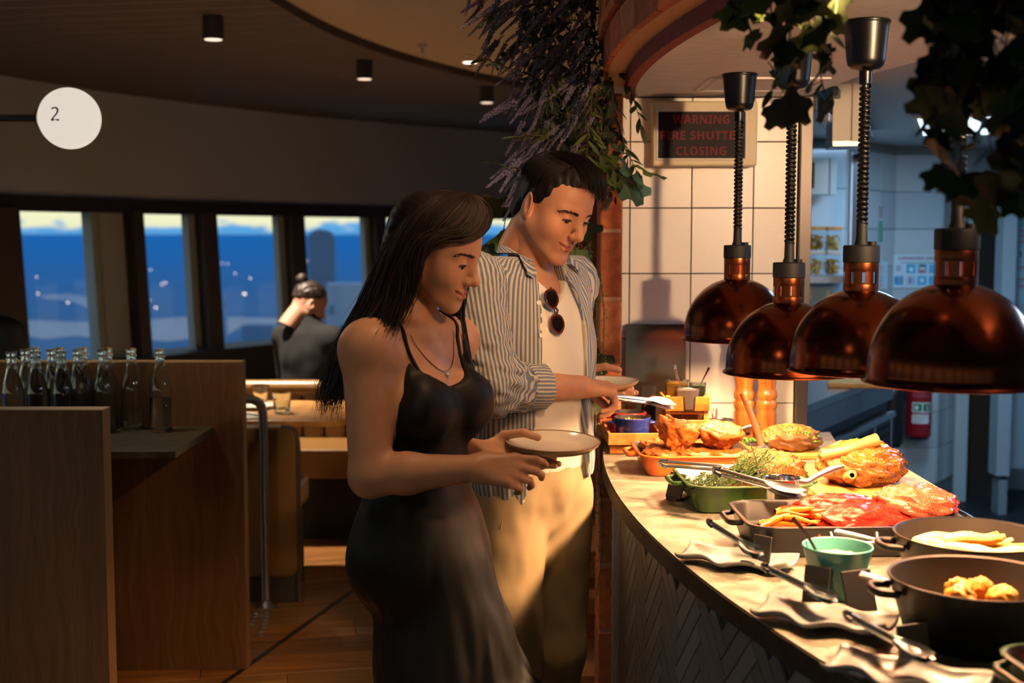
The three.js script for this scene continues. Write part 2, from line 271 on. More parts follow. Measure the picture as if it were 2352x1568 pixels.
// ---------------------------------------------------------------- the city far below
{
  scene.fog = new THREE.FogExp2(new THREE.Color(0.06, 0.42, 1.0), HAZE); // evening air over the city
  // land: one wide disc with broad patches of roofs and trees
  const pos = [], col = [], idx = [], NR = 90, NA = 220;
  for (let i = 0; i <= NR; i++) for (let j = 0; j <= NA; j++) {
    const r = 300 * Math.pow(120, i / NR), a = j / NA * Math.PI * 2, x = r * Math.cos(a), z = r * Math.sin(a);
    pos.push(x, -250, z);
    const n = fbm(x / 900, z / 900, 2, 4), f = fbm(x / 220, z / 220, 7, 3), k = clamp(0.5 + n * 0.6 + f * 0.45);
    col.push(mix(0.05, 0.16, k), mix(0.06, 0.17, k), mix(0.055, 0.16, k));
  }
  for (let i = 0; i < NR; i++) for (let j = 0; j < NA; j++) { const a = i * (NA + 1) + j; idx.push(a, a + 1, a + NA + 1, a + 1, a + NA + 2, a + NA + 1); }
  const g = new THREE.BufferGeometry(); g.setAttribute('position', new THREE.Float32BufferAttribute(pos, 3)); g.setAttribute('color', new THREE.Float32BufferAttribute(col, 3)); g.setIndex(idx); g.computeVertexNormals();
  struct('ground', 'dusky blue suburbs spread out far below the windows', 'land', g, mat('#ffffff', 1, { vertexColors: true }));
  // harbour water: irregular sheets lying just over the land
  const waterM = mat('#2c3a40', 0.25);
  const sheet = (label, pts) => { const s = extrude(pts.map(p => [p[0], -p[1]]), 1); s.rotateX(-Math.PI / 2); s.translate(0, -249.5, 0); const w = struct('water', label, 'water', s, waterM); w.name = numbered('harbour_water'); };
    sheet('wide pale harbour reach below the windows', [[-1917, -3758], [-1543, -3797], [-1350, -3701], [-1148, -3627], [-1018, -3900], [-884, -3900], [-711, -3838], [-621, -3778], [-662, -3573], [-757, -3555], [-715, -3153], [-760, -3112], [-822, -2984], [-892, -3047], [-1006, -3072], [-1097, -3153], [-1134, -3047], [-1217, -3153], [-1250, -3072], [-1556, -3047]]);
  sheet('thin pale inlet among the left suburbs', [[-1972, -5253], [-1971, -5410], [-1910, -5450], [-1732, -5142], [-1450, -4966], [-1246, -4266], [-1319, -4168], [-1465, -4369], [-1598, -4649], [-1735, -4899], [-1827, -4966]]);
  sheet('near pale water at the foot of the windows', [[-823, -2810], [-785, -2746], [-727, -2777], [-677, -2810], [-598, -2551], [-633, -2481], [-737, -2516]]);
  // towers standing among the suburbs
  const towM = mat('#5c6066', 0.6), towM2 = mat('#8d9298', 0.6), towWin = mat('#5f6a74', 0.2);
  const tower = (label, x, z, w, d, y1, m, rows, cols, cap) => {
    const t = thing('office_tower', label, 'tower', [x, -250, z], Math.atan2(x, z));
    const h = y1 + 250; mesh('shaft', cbox(w, h, d, 0.4, [0, h / 2, 0]), m, t);
    if (cap) { const c = extrude([[-w / 2, 0], [w / 2, 0], [w * 0.42, cap * 0.6], [w * 0.1, cap], [-w * 0.36, cap * 0.75]], d); c.translate(0, h, -d / 2); mesh('roof', c, m, t); }
    const pg = cbox(w / cols * 0.6, 5, 0.6, 0.05); for (let r = 0; r < rows; r++) for (let c = 0; c < cols; c++) { if (rnd() < 0.35) continue; const p = mesh('window_pane', pg, towWin, t); p.position.set((c - (cols - 1) / 2) * w / cols, h - 14 - r * 11, -d / 2 - 0.2); }
    return t;
  };
    tower('tall dark tower rising to the skyline in the fourth window', -135.5, -900.0, 19.2, 15.4, -0.6, towM, 14, 4, 7);
  tower('broad blue office block below the tall tower', -89.3, -700.0, 26.6, 21.2, -24.7, towM2, 9, 5, 0);
  tower('low blue block beside the near water in the third window', -324.1, -1600.0, 38.6, 30.9, -110.9, towM, 2, 5, 0);
  tower('pale blue mid rise block on the far suburb', -691.5, -3000.0, 26.9, 21.5, -146.0, towM2, 1, 2, 0);
  tower('slim blue block left of the tall tower', -164.0, -1000.0, 9.0, 7.2, -32.4, towM2, 8, 2, 0);
  const lampG = new THREE.SphereGeometry(2.6, 8, 6), lm = mat('#ffffff', 0.5, { emissive: '#ffe3c4', emissiveIntensity: 9 });
  const spots = [[-2836, -7537, 1.67], [-2017, -5370, 1.19], [-2037, -5179, 1.15], [-1637, -4649, 1.03], [-2784, -9626, 2.14], [-2614, -9143, 2.03], [-1777, -6410, 1.42], [-1823, -6644, 1.48], [-1404, -4802, 1.07], [-1382, -4802, 1.07], [-1219, -4317, 0.96], [-2581, -11258, 2.5], [-2493, -11087, 2.46], [-1514, -7311, 1.62], [-1141, -5370, 1.19], [-1127, -5330, 1.18], [-2007, -12405, 2.76], [-1923, -12198, 2.71], [-1800, -8217, 1.83]];
  spots.forEach(([x, z, s], i) => { const l = solo('street_light', 'tiny lit lamp far off among the dusky suburbs', 'street light', lampG, lm, [x, -244, z], 0, 'city lights below the horizon'); l.scale.setScalar(s); });
}

// ---------------------------------------------------------------- ceiling fittings
function downlight(x, z, y, label, round, power, aim, angle = 0.75, pen = 0.7, color = '#ffe8d0') {
  const t = thing('ceiling_downlight', label, 'downlight', [x, 0, z], 0, 'ceiling downlights');
  if (round) { mesh('housing', lathe([[0.0, y], [0.052, y], [0.054, y - 0.002], [0.054, y - 0.118], [0.048, y - 0.12], [0.046, y - 0.116], [0, y - 0.116]], 28), mat('#3a3430', 0.6), t); }
  else mesh('trim_ring', lathe([[0.046, y + 0.02], [0.046, y - 0.001], [0.058, y - 0.004], [0.062, y], [0.046, y]], 28), M.whitePaint, t);
  const yb = round ? y - 0.12 : y - 0.0015;
  const lens = cyl(0.045, 0.045, 0.004, 24); lens.translate(0, yb, 0); mesh('lens', lens, mat('#fff1d8', 0.5, { emissive: color, emissiveIntensity: round ? 1.3 : 4 }), t);
  if (power > 0) { const l = new THREE.SpotLight(color, power, 0, angle, pen, 2); l.position.set(0, yb - 0.03, 0); l.target.position.set(...(aim || [0, 0, 0])); t.add(l); t.add(l.target); l.castShadow = true; l.shadow.radius = 2; l.name = 'lamp_light'; l.target.name = 'lamp_aim'; }
  return t;
}
downlight(-1.566, -6.728, 2.694, 'surface mounted cylinder downlight nearest on the boarded ceiling', true, 48);
downlight(-0.969, -8.407, 2.694, 'middle cylinder downlight on the boarded ceiling', true, 48);
downlight(-0.195, -9.888, 2.694, 'farthest cylinder downlight on the boarded ceiling', true, 44);
downlight(-0.291, -8.831, 2.74, 'recessed downlight in the plain ceiling beside the leaves', false, 15);
downlight(0.2, -2.3, 2.74, 'recessed downlight above the counter front, outside the frame', false, DOWN_A, [-0.25, 1.4, -0.25], 0.5, 0.8, '#ffc890');
downlight(0.52, -1.93, 1.99, 'recessed spotlight in the cream soffit, outside the frame', false, SOFFIT_A, [-0.56, 1.5, -0.78], 0.42, 0.65, '#ffc48a');
downlight(1.2, -1.5, 1.99, 'recessed spotlight at the kitchen side of the cream soffit, outside the frame', false, SOFFIT_B, [-0.62, 1.5, -2.55], 0.55, 0.8, '#ffd0a0');
downlight(-1.3, 0.6, 2.74, 'recessed accent spotlight behind the viewer aimed at the carvery', false, TRACK_A, [1.6, 1.45, -4.4], 0.27, 0.6, '#ffd9ae');
downlight(-0.8, -1.75, 2.74, 'recessed downlight above the aisle, outside the frame', false, DOWN_B, [0.2, 0, -0.7], 0.6, 0.8, '#ffdcb8');
downlight(-0.35, -3.4, 2.74, 'recessed downlight behind the two guests, hidden by the ceiling edge', false, DOWN_C, [0, 0, 0.1], 0.55, 0.8, '#ffdcb8');
downlight(-2.3, -4.3, 2.74, 'recessed downlight above the drinks station, outside the frame', false, DOWN_D, [0, 0, 0], 0.8, 0.8, '#ffdcb8');
{ // sprinkler head
  const t = thing('sprinkler_head', 'small metal sprinkler head on the plain ceiling', 'sprinkler', [-0.562, 2.74, -8.034]);
  mesh('rose', lathe([[0, 0], [0.035, 0], [0.03, -0.008], [0.012, -0.012], [0, -0.012]], 20), M.steelDull, t);
  mesh('deflector', [cyl(0.005, 0.005, 0.04, 8, [0, -0.03, 0]), cyl(0.018, 0.018, 0.003, 12, [0, -0.05, 0])], M.steelDull, t);
}
{ // table number globe on its brass arm
  const p = [-1.455, 1.934, -4.200];
  const t = thing('globe_lamp', 'round white globe light marked with a black 2', 'lamp', p);
  mesh('globe', new THREE.SphereGeometry(0.1, 48, 32), mat('#f4efe2', 0.25, { emissive: '#fff4e4', emissiveIntensity: 0.72 }), t);
  const arm = cyl(0.0135, 0.0135, 0.9, 20); arm.rotateZ(Math.PI / 2); arm.translate(-0.55, 0, 0); mesh('arm', arm, mat('#8f8468', 0.25, { metalness: 1 }), t);
  const cup = lathe([[0, 0], [0.03, 0.0], [0.034, 0.006], [0.03, 0.012], [0, 0.012]], 24); cup.rotateZ(Math.PI / 2); cup.translate(-0.094, 0, 0); mesh('cup', cup, mat('#8f8468', 0.25, { metalness: 1 }), t);
  const font = await new FontLoader().loadAsync('fonts/droid/droid_sans_regular.typeface.json');
  const tg = new TextGeometry('2', { font, size: 0.044, depth: 0.02, curveSegments: 6, bevelEnabled: false }); tg.computeBoundingBox(); const bb = tg.boundingBox; tg.translate(-(bb.min.x + bb.max.x) / 2, -(bb.min.y + bb.max.y) / 2, 0);
  { const q = tg.attributes.position; for (let i = 0; i < q.count; i++) { const x = q.getX(i) - 0.013, y = q.getY(i) + 0.006, zb = Math.sqrt(0.01 - x * x - y * y); q.setXYZ(i, x, y, zb + (q.getZ(i) > 0.01 ? 0.0006 : -0.001)); } tg.computeVertexNormals(); }
  mesh('numeral', tg, M.black, t);
  const l = new THREE.PointLight('#fff0d6', 0.9); l.position.set(0, 0, 0); l.shadow.radius = 4; l.castShadow = true; l.name = 'globe_light'; t.add(l);
  const post = cyl(0.0135, 0.0135, 1.0, 16); post.translate(-1.0, 0.48, 0); mesh('stem', post, mat('#8f8468', 0.25, { metalness: 1 }), t);
}

// ---------------------------------------------------------------- waiters' station: two oak end panels, stone shelf, bottles
{
  const panel = (label, x0, x1, y1, z0, z1) => {
    const t = thing('drinks_station_divider', label, 'divider', [(x0 + x1) / 2, 0, (z0 + z1) / 2]); const w = x1 - x0, d = z0 - z1;
    const b = cbox(w - 0.003, y1 - 0.004, d, 0.001, [-0.0015, (y1 - 0.004) / 2, 0]); { const p = b.attributes.position, u = b.attributes.uv; for (let i = 0; i < p.count; i++) u.setXY(i, (p.getX(i) + p.getZ(i)) * 1.3, p.getY(i) * 0.7); } mesh('board', b, M.oak, t);
    mesh('top_edge', cbox(w, 0.004, d, 0.0008, [0, y1 - 0.002, 0]), M.oakEdge, t);
    const e = cbox(0.003, y1 - 0.004, d, 0.0006, [w / 2 - 0.0015, (y1 - 0.004) / 2, 0]); mesh('side_edge', e, mat('#7d5c38', 0.5), t);
    return t;
  };
  panel('near oak panel of the drinks station, cut off by the frame', -2.9, -1.04, 1.11, -3.18, -3.24);
  panel('far oak panel of the drinks station behind the bottles', -2.9, -0.948, 1.11, -4.41, -4.47);
  const s = cbox(1.84, 0.024, 0.509, 0.002, [-1.972, 0.868, -4.155], 1.6); solo('stone_shelf', 'grey speckled stone shelf of the drinks station', 'shelf', s, mat('#b9b4aa', 0.4, { map: T.stone }));
  const c = thing('station_cabinet', 'dark oak cabinet under the stone shelf', 'cabinet', [-2.2, 0, -4.15]);
  mesh('carcass', cbox(1.3, 0.78, 0.48, 0.002, [0, 0.466, 0]), M.oak, c); mesh('plinth', cbox(1.26, 0.075, 0.44, 0.002, [0, 0.0375, 0]), M.black, c);
  mesh('door', cbox(0.62, 0.7, 0.018, 0.002, [0.32, 0.47, 0.25]), M.oak, c); mesh('door', cbox(0.62, 0.7, 0.018, 0.002, [-0.32, 0.47, 0.25]), M.oak, c);
  mesh('brace', cbox(0.02, 0.84, 0.48, 0.002, [0.64, 0.436, 0]), M.oak, c);

  // bottles
  const out = [[0, 0], [0.033, 0], [0.0365, 0.004], [0.0375, 0.012], [0.0375, 0.135], [0.0362, 0.152], [0.031, 0.176], [0.024, 0.2], [0.0185, 0.222], [0.0158, 0.24], [0.0152, 0.252], [0.0172, 0.2535], [0.0185, 0.2575], [0.0172, 0.2615], [0.0154, 0.263], [0.0154, 0.271], [0.0172, 0.273], [0.0176, 0.281], [0.0162, 0.284]];
  const inn = [[0.0128, 0.284], [0.0122, 0.27], [0.0124, 0.24], [0.0152, 0.222], [0.0208, 0.2], [0.0278, 0.176], [0.033, 0.152], [0.0345, 0.134], [0.0345, 0.012], [0.0325, 0.008], [0, 0.007]];
  const glassG = lathe([...out, ...inn], 32);
  const fillG = h => { const w = inn.slice().reverse().map(p => [Math.max(0, p[0] - 0.0004), p[1] + 0.0002]).filter(p => p[1] < h); const rl = w[w.length - 1][0]; return lathe([...w, [rl, h], [0, h]], 28); };
  const full = fillG(0.226), half = fillG(0.118);
  const spots = [[362, 4.3, 'rightmost clear glass bottle, half full of water', half], [296, 4.34, 'second clear glass bottle from the right with vertical lettering', full, 1], [241, 4.36, 'clear bottle in the back row with vertical lettering, third neck from the right', full, 1], [230, 4.27, 'clear bottle in the front row, fourth neck from the right', full], [185, 4.36, 'clear bottle in the back row, fifth neck from the right', full], [172, 4.28, 'clear bottle in the front row, sixth neck from the right', full], [134, 4.21, 'clear bottle in the front row, seventh neck from the right', full], [129, 4.36, 'clear bottle in the back row behind the seventh neck', full], [112, 4.285, 'clear bottle in the middle row, ninth neck from the right', full], [75, 4.21, 'clear bottle in the front row, tenth neck from the right', full], [73, 4.36, 'clear bottle in the back row behind the tenth neck', full], [52, 4.29, 'clear bottle second from the left in the middle row', full], [19, 4.21, 'leftmost clear bottle with a pale label', full]];
  const txt = signTex(64, 256, (g, w, h) => { g.clearRect(0, 0, w, h); g.fillStyle = '#15130f'; g.translate(w / 2, h / 2); g.rotate(-Math.PI / 2); g.font = 'bold 46px sans-serif'; g.textAlign = 'center'; g.textBaseline = 'middle'; g.fillText('PUREZZA', 0, 2, 240); });
  const txtA = tex(64, 256, () => [0, 0, 0], false);
  const printM = mat('#ffffff', 0.6, { map: txt, transparent: true, alphaTest: 0.3 });
  spots.forEach(([px, z, label, fill, print], i) => {
    const x = (px - 1176) * z / 2905;
    const t = thing('glass_bottle', label, 'bottle', [x, 0.8805, -z], 0, 'bottles on the stone shelf');
    mesh('glass', glassG, M.bottleGlass, t); mesh('drink', fill, M.water, t);
    if (print) { const g = new THREE.CylinderGeometry(0.03775, 0.03775, 0.085, 8, 1, true, -0.17, 0.34); g.rotateY(0.35); g.translate(0, 0.06, 0); mesh('print', g, printM, t); }
    if (i === spots.length - 1) { const g = new THREE.CylinderGeometry(0.0377, 0.0377, 0.06, 24, 1, true); g.translate(0, 0.065, 0); mesh('paper_label', g, mat('#b9a596', 0.7), t); }
  });
}

// ---------------------------------------------------------------- booth: benches, table, table things, rail, studs
{
  const rb = (w, h, d, r) => { const s = new THREE.Shape(); const x = -w / 2 + r, y = -h / 2 + r; s.moveTo(x, -h / 2); s.lineTo(w / 2 - r, -h / 2); s.absarc(w / 2 - r, y, r, -Math.PI / 2, 0); s.lineTo(w / 2, h / 2 - r); s.absarc(w / 2 - r, h / 2 - r, r, 0, Math.PI / 2); s.lineTo(x, h / 2); s.absarc(x, h / 2 - r, r, Math.PI / 2, Math.PI); s.lineTo(-w / 2, y); s.absarc(x, y, r, Math.PI, Math.PI * 1.5); const g = new THREE.ExtrudeGeometry(s, { depth: d - 0.02, bevelEnabled: true, bevelSize: 0.01, bevelThickness: 0.01, bevelSegments: 3, curveSegments: 6 }); g.translate(0, 0, -d / 2 + 0.01); return g; };
  // near bench, seen from behind
  const b = thing('booth_bench', 'brown leather booth bench end beside the steel rail', 'bench', [-1.45, 0, -5.28]);
  mesh('back_panel', xf(rb(1.07, 0.62, 0.085, 0.035), { p: [0, 0.43, 0] }), M.leather, b);
  mesh('kick_plate', cbox(1.06, 0.12, 0.07, 0.003, [0, 0.06, 0]), mat('#3c342c', 0.5), b);
  mesh('end_trim', tube([[0.548, 0.0, 0.03], [0.548, 0.4, 0.03], [0.546, 0.7, 0.03], [0.53, 0.738, 0.03], [0.48, 0.748, 0.03]], 0.012, 30, 8), mat('#4c3c2c', 0.4), b);
  mesh('seat_cushion', xf(rb(1.05, 0.13, 0.28, 0.04), { p: [0, 0.42, -0.2] }), M.leather2, b); mesh('seat_base', cbox(1.03, 0.35, 0.24, 0.004, [0, 0.175, -0.18]), M.dark, b);
  // far bench with upright channels, facing the viewer
  const f = thing('channelled_booth_bench', 'brown leather booth bench with upright padded channels', 'bench', [-1.35, 0, -6.55]);
  const chG = (() => { const g = new THREE.CapsuleGeometry(0.05, 0.22, 5, 14); g.scale(1.12, 1, 0.55); return g; })();
  for (let i = 0; i < 13; i++) { const m = mesh('channel', chG, i % 2 ? M.leather : M.leather2, f); m.position.set(-0.75 + i * 0.115, 0.575, -0.165); }
  const roll = new THREE.CapsuleGeometry(0.045, 1.44, 6, 16); roll.rotateZ(Math.PI / 2); roll.translate(-0.05, 0.735, -0.18); mesh('top_roll', roll, M.leather2, f);
  mesh('back_board', cbox(1.56, 0.73, 0.05, 0.01, [-0.05, 0.385, -0.235]), M.leather, f);
  mesh('seat_cushion', xf(rb(1.56, 0.13, 0.46, 0.05), { p: [-0.05, 0.4, 0.02] }), M.leather, f); mesh('seat_base', cbox(1.5, 0.33, 0.36, 0.004, [-0.05, 0.165, 0]), M.dark, f);
  // table
  const tb = thing('booth_table', 'light oak booth table with rounded corners', 'table', [-1.3, 0, -5.77]);
  const top = extrude((() => { const p = [], w = 0.57, d = 0.33, r = 0.09; for (const [sx, sy, a0] of [[1, -1, -90], [1, 1, 0], [-1, 1, 90], [-1, -1, 180]]) for (let k = 0; k <= 6; k++) { const a = (a0 + k * 15) * D2R; p.push([sx * (w - r) + r * Math.cos(a), sy * (d - r) + r * Math.sin(a)]); } return p; })(), 0.022, 0.004); top.rotateX(-Math.PI / 2); top.translate(0, 0.724, 0); uvBox(top); mesh('table_top', top, M.lightWood, tb);
  mesh('column', cyl(0.04, 0.04, 0.7, 20, [0, 0.37, 0]), M.black, tb); mesh('foot', lathe([[0, 0], [0.14, 0], [0.14, 0.012], [0.05, 0.03], [0, 0.03]], 28), M.black, tb);
  const tumG = lathe([[0, 0], [0.034, 0], [0.036, 0.004], [0.042, 0.09], [0.0405, 0.0905], [0.0345, 0.014], [0, 0.012]], 28);
  const tm = (p, l) => solo('water_tumbler', l, 'glass', tumG, M.bottleGlass, p, 0, 'tumblers on the booth table');
  tm([-1.045, 0.7505, -5.69], 'clear water tumbler near the middle of the booth table'); tm([-1.2, 0.7505, -5.98], 'clear water tumbler at the back edge of the booth table');
  const pl = lathe([[0, 0], [0.05, 0], [0.085, 0.012], [0.09, 0.016], [0.088, 0.018], [0.05, 0.006], [0, 0.005]], 36);
  solo('side_plate', 'small white side plate on the booth table', 'plate', pl, mat('#e8e4da', 0.2), [-1.19, 0.7505, -5.82]);
  solo('paper_napkin', 'folded white napkin on the booth table', 'napkin', cbox(0.1, 0.006, 0.2, 0.002), mat('#d8d2c4', 0.9), [-1.17, 0.7535, -5.56], 0.5);
  const fk = thing('table_fork', 'steel fork lying on the folded napkin', 'fork', [-1.17, 0.7575, -5.56], 0.9);
  mesh('handle', [taper([[0, 0.002, 0.09], [0, 0.004, 0.02], [0, 0.003, -0.03]], [0.005, 0.003, 0.004], 10, 6)], M.steel, fk); mesh('tines', [-0.006, -0.002, 0.002, 0.006].map(x => cbox(0.002, 0.002, 0.045, 0.0006, [x, 0.005, -0.05])).concat([cbox(0.015, 0.002, 0.014, 0.0008, [0, 0.004, -0.03])]), M.steel, fk);
  // grab rail
  const r = thing('grab_rail', 'bent steel grab rail fixed to the floor by the booth', 'rail', [0, 0, 0]);
  mesh('tube', tube([[-1.03, 0.0, -5.18], [-1.03, 0.4, -5.18], [-1.03, 0.8, -5.18], [-1.035, 0.85, -5.175], [-1.06, 0.878, -5.15], [-1.1, 0.885, -5.11], [-1.25, 0.885, -4.96], [-1.45, 0.885, -4.76], [-1.6, 0.885, -4.61], [-1.71, 0.885, -4.5]], 0.019, 60, 16), M.steel, r);
  mesh('floor_flange', lathe([[0, 0], [0.045, 0], [0.045, 0.006], [0.024, 0.012], [0.022, 0.03], [0, 0.03]], 24).translate(-1.03, 0.0, -5.18), M.steel, r);
  const sg = lathe([[0, 0.006], [0.006, 0.006], [0.0155, 0.001], [0.0175, 0], [0, 0]], 16);
  for (let i = 0; i < 7; i++) for (let j = 0; j < 3; j++) { const x = -1.035 - j * 0.05 + 0.03 + i * 0.004, z = -5.1 + i * 0.05 + j * 0.012; if (x < -1.12) continue; solo('tactile_stud', 'shiny steel tactile stud set in the floor by the rail', 'stud', sg, M.chrome, [x, 0, z], 0, 'tactile studs by the rail'); }
  // direction sticker on the floor
  const st = signTex(256, 256, (g, w, h) => { g.fillStyle = '#2f7fd0'; g.beginPath(); g.arc(128, 128, 127, 0, 7); g.fill(); g.fillStyle = '#e9eef2'; g.beginPath(); g.moveTo(128, 40); g.lineTo(205, 120); g.lineTo(160, 120); g.lineTo(160, 215); g.lineTo(96, 215); g.lineTo(96, 120); g.lineTo(51, 120); g.fill(); });
  const cs = cyl(0.165, 0.165, 0.001, 48); cs.translate(0, 0.0006, 0); solo('floor_sticker', 'round blue floor sticker with a white arrow', 'sticker', cs, mat('#ffffff', 0.4, { map: st }), [0.305, 0, -4.7], 0.4);
}

// ---------------------------------------------------------------- carvery counter, terracotta portal, tiled wall, sign, heat lamps
const K = [5.36, -3.28], RK = 5.107;
const kx = (r, z) => K[0] - Math.sqrt(r * r - (z - K[1]) ** 2);
function kSector(r0, r1, z0, z1, y0, y1, n = 40) { const s = []; for (let i = 0; i <= n; i++) { const z = mix(z0, z1, i / n); s.push([kx(r1, z), -z]); } for (let i = n; i >= 0; i--) { const z = mix(z0, z1, i / n); s.push([kx(r0, z), -z]); } const e = extrude(s, y1 - y0); e.rotateX(-Math.PI / 2); e.translate(0, y0, 0); return uvBox(e, 1); }
const CT = 0.92; // counter top
{
  const c = thing('carvery_counter', 'curved stone topped carvery counter with grey herringbone tiled front', 'counter');
  const top = kSector(4.4, RK, -4.03, -0.55, CT - 0.038, CT, 60); mesh('stone_top', uvBox(top, 1.3), M.stone, c);
  mesh('front_edge', kSector(RK, RK + 0.003, -4.03, -0.55, CT - 0.04, CT - 0.003, 60), mat('#6b6254', 0.8, { map: T.stone }), c);
  mesh('body', kSector(4.5, 5.078, -3.56, -0.55, 0, CT - 0.04, 50), mat('#3a3a3c', 0.9), c);
  mesh('end_body', kSector(4.5, 4.9, -4.03, -3.56, 0, CT - 0.04, 8), M.black, c);
  mesh('niche_shelf', kSector(4.9, 5.07, -3.85, -3.565, 0.42, 0.43, 6), M.steelDull, c);
  // herringbone tiles
  const W = 0.038, L = 5, cl = Math.SQRT1_2, arc0 = -3.555; const tg = cbox(W * L - 0.003, W - 0.003, 0.008, 0.0012); const ms = ['#666a72', '#5c6068', '#70747b', '#62646a'].map(h => mat(h, 0.45));
  const far = []; let n = 0;
  const tiles = [];
  for (let k = -80; k < 120; k++) for (let m = -12; m < 14; m++) for (const v of [0, 1]) {
    let x = v ? k + L + 0.5 : k + L / 2, y = v ? k + 1 - L / 2 : k + 0.5; x += m * L; y -= m * L; x *= W; y *= W;
    const s = (x - y) * cl, t = (x + y) * cl; // rotated by 45 degrees: s along the counter, t up
    tiles.push([s, t, v ? 3 * Math.PI / 4 : Math.PI / 4]);
  }
  const aStart = Math.atan2(arc0 - K[1], -1);
  const half = cbox(W * L / 2 - 0.003, W - 0.003, 0.008, 0.0012);
  for (let [s, t, rot] of tiles) {
    let g = tg; if (t > CT - 0.083 && t < CT - 0.016) { g = half; s -= Math.cos(rot) * L * W / 4; t -= Math.sin(rot) * L * W / 4; }
    if (t < 0.06 || (g === tg && t > CT - 0.083) || s < 0.055 || s > 2.75) continue;
    const th = Math.asin((arc0 - K[1]) / 5.082) + s / 5.082, z = K[1] + 5.082 * Math.sin(th), x = K[0] - 5.082 * Math.cos(th);
    const near = z < -1.55 && t > 0.25;
    const q = new THREE.Quaternion().setFromEuler(new THREE.Euler(0, -Math.PI / 2 + th, 0)).multiply(new THREE.Quaternion().setFromAxisAngle(new THREE.Vector3(0, 0, 1), rot));
    if (near) { const me = mesh('tile', g, ms[n++ % 4], c); me.position.set(x, t, z); me.quaternion.copy(q); }
    else far.push(g.clone().applyMatrix4(new THREE.Matrix4().compose(new THREE.Vector3(x, t, z), q, new THREE.Vector3(1, 1, 1))));
  }
  if (far.length) mesh('lower_tiles', far, ms[0], c).userData.kind = 'stuff';
  // plates in the end niche
  const pg = lathe([[0, 0], [0.045, 0], [0.07, 0.008], [0.072, 0.01], [0.07, 0.011], [0.045, 0.004], [0, 0.004]], 28), pm = mat('#4a4c50', 0.25);
  for (let i = 0; i < 8; i++) solo('stacked_plate', 'dark round plate, number ' + ['one', 'two', 'three', 'four', 'five', 'six', 'seven', 'eight'][i] + ' from the bottom of the stack in the counter niche', 'plate', pg, pm, [kx(5.01, -3.7), 0.4305 + i * 0.012, -3.7], 0, 'plates stacked in the counter end');
}
{ // tiled wall behind the counter end
  const w = struct('wall_carvery', 'white square tiled wall behind the counter end', 'wall', cbox(0.578, 1.99, 0.1, 0.001, [0.637, 0.995, -4.113]), M.grout);
  const xs = [0.351, 0.377, 0.574, 0.771, 0.912], ys = [0.80, 1.0095, 1.219, 1.4285, 1.638, 1.8475, 1.987];
  for (let i = 0; i < 4; i++) for (let j = 0; j < 6; j++) { const wd = xs[i + 1] - xs[i], h = ys[j + 1] - ys[j]; if (wd < 0.03) { mesh('tile', cbox(wd - 0.004, h - 0.004, 0.008, 0.001), M.tile2, w).position.set((xs[i] + xs[i + 1]) / 2, (ys[j] + ys[j + 1]) / 2, -4.061); continue; } const m = mesh('tile', cbox(wd - 0.0035, h - 0.0035, 0.008, 0.0012), (i + j) % 3 ? M.tile : M.tile2, w); m.position.set((xs[i] + xs[i + 1]) / 2, (ys[j] + ys[j + 1]) / 2, -4.061 + rr(-0.0004, 0.0004)); }
  const g = thing('shutter_guide_rail', 'upright steel shutter guide at the end of the tiled wall', 'guide rail', [0.932, 0, -4.08]);
  mesh('channel', [cbox(0.036, 1.985, 0.006, 0.001, [0, 0.9925, 0.05]), cbox(0.006, 1.985, 0.1, 0.001, [-0.015, 0.9925, 0]), cbox(0.006, 1.985, 0.1, 0.001, [0.015, 0.9925, 0])], mat('#5a5654', 0.35, { metalness: 1 }), g);
}
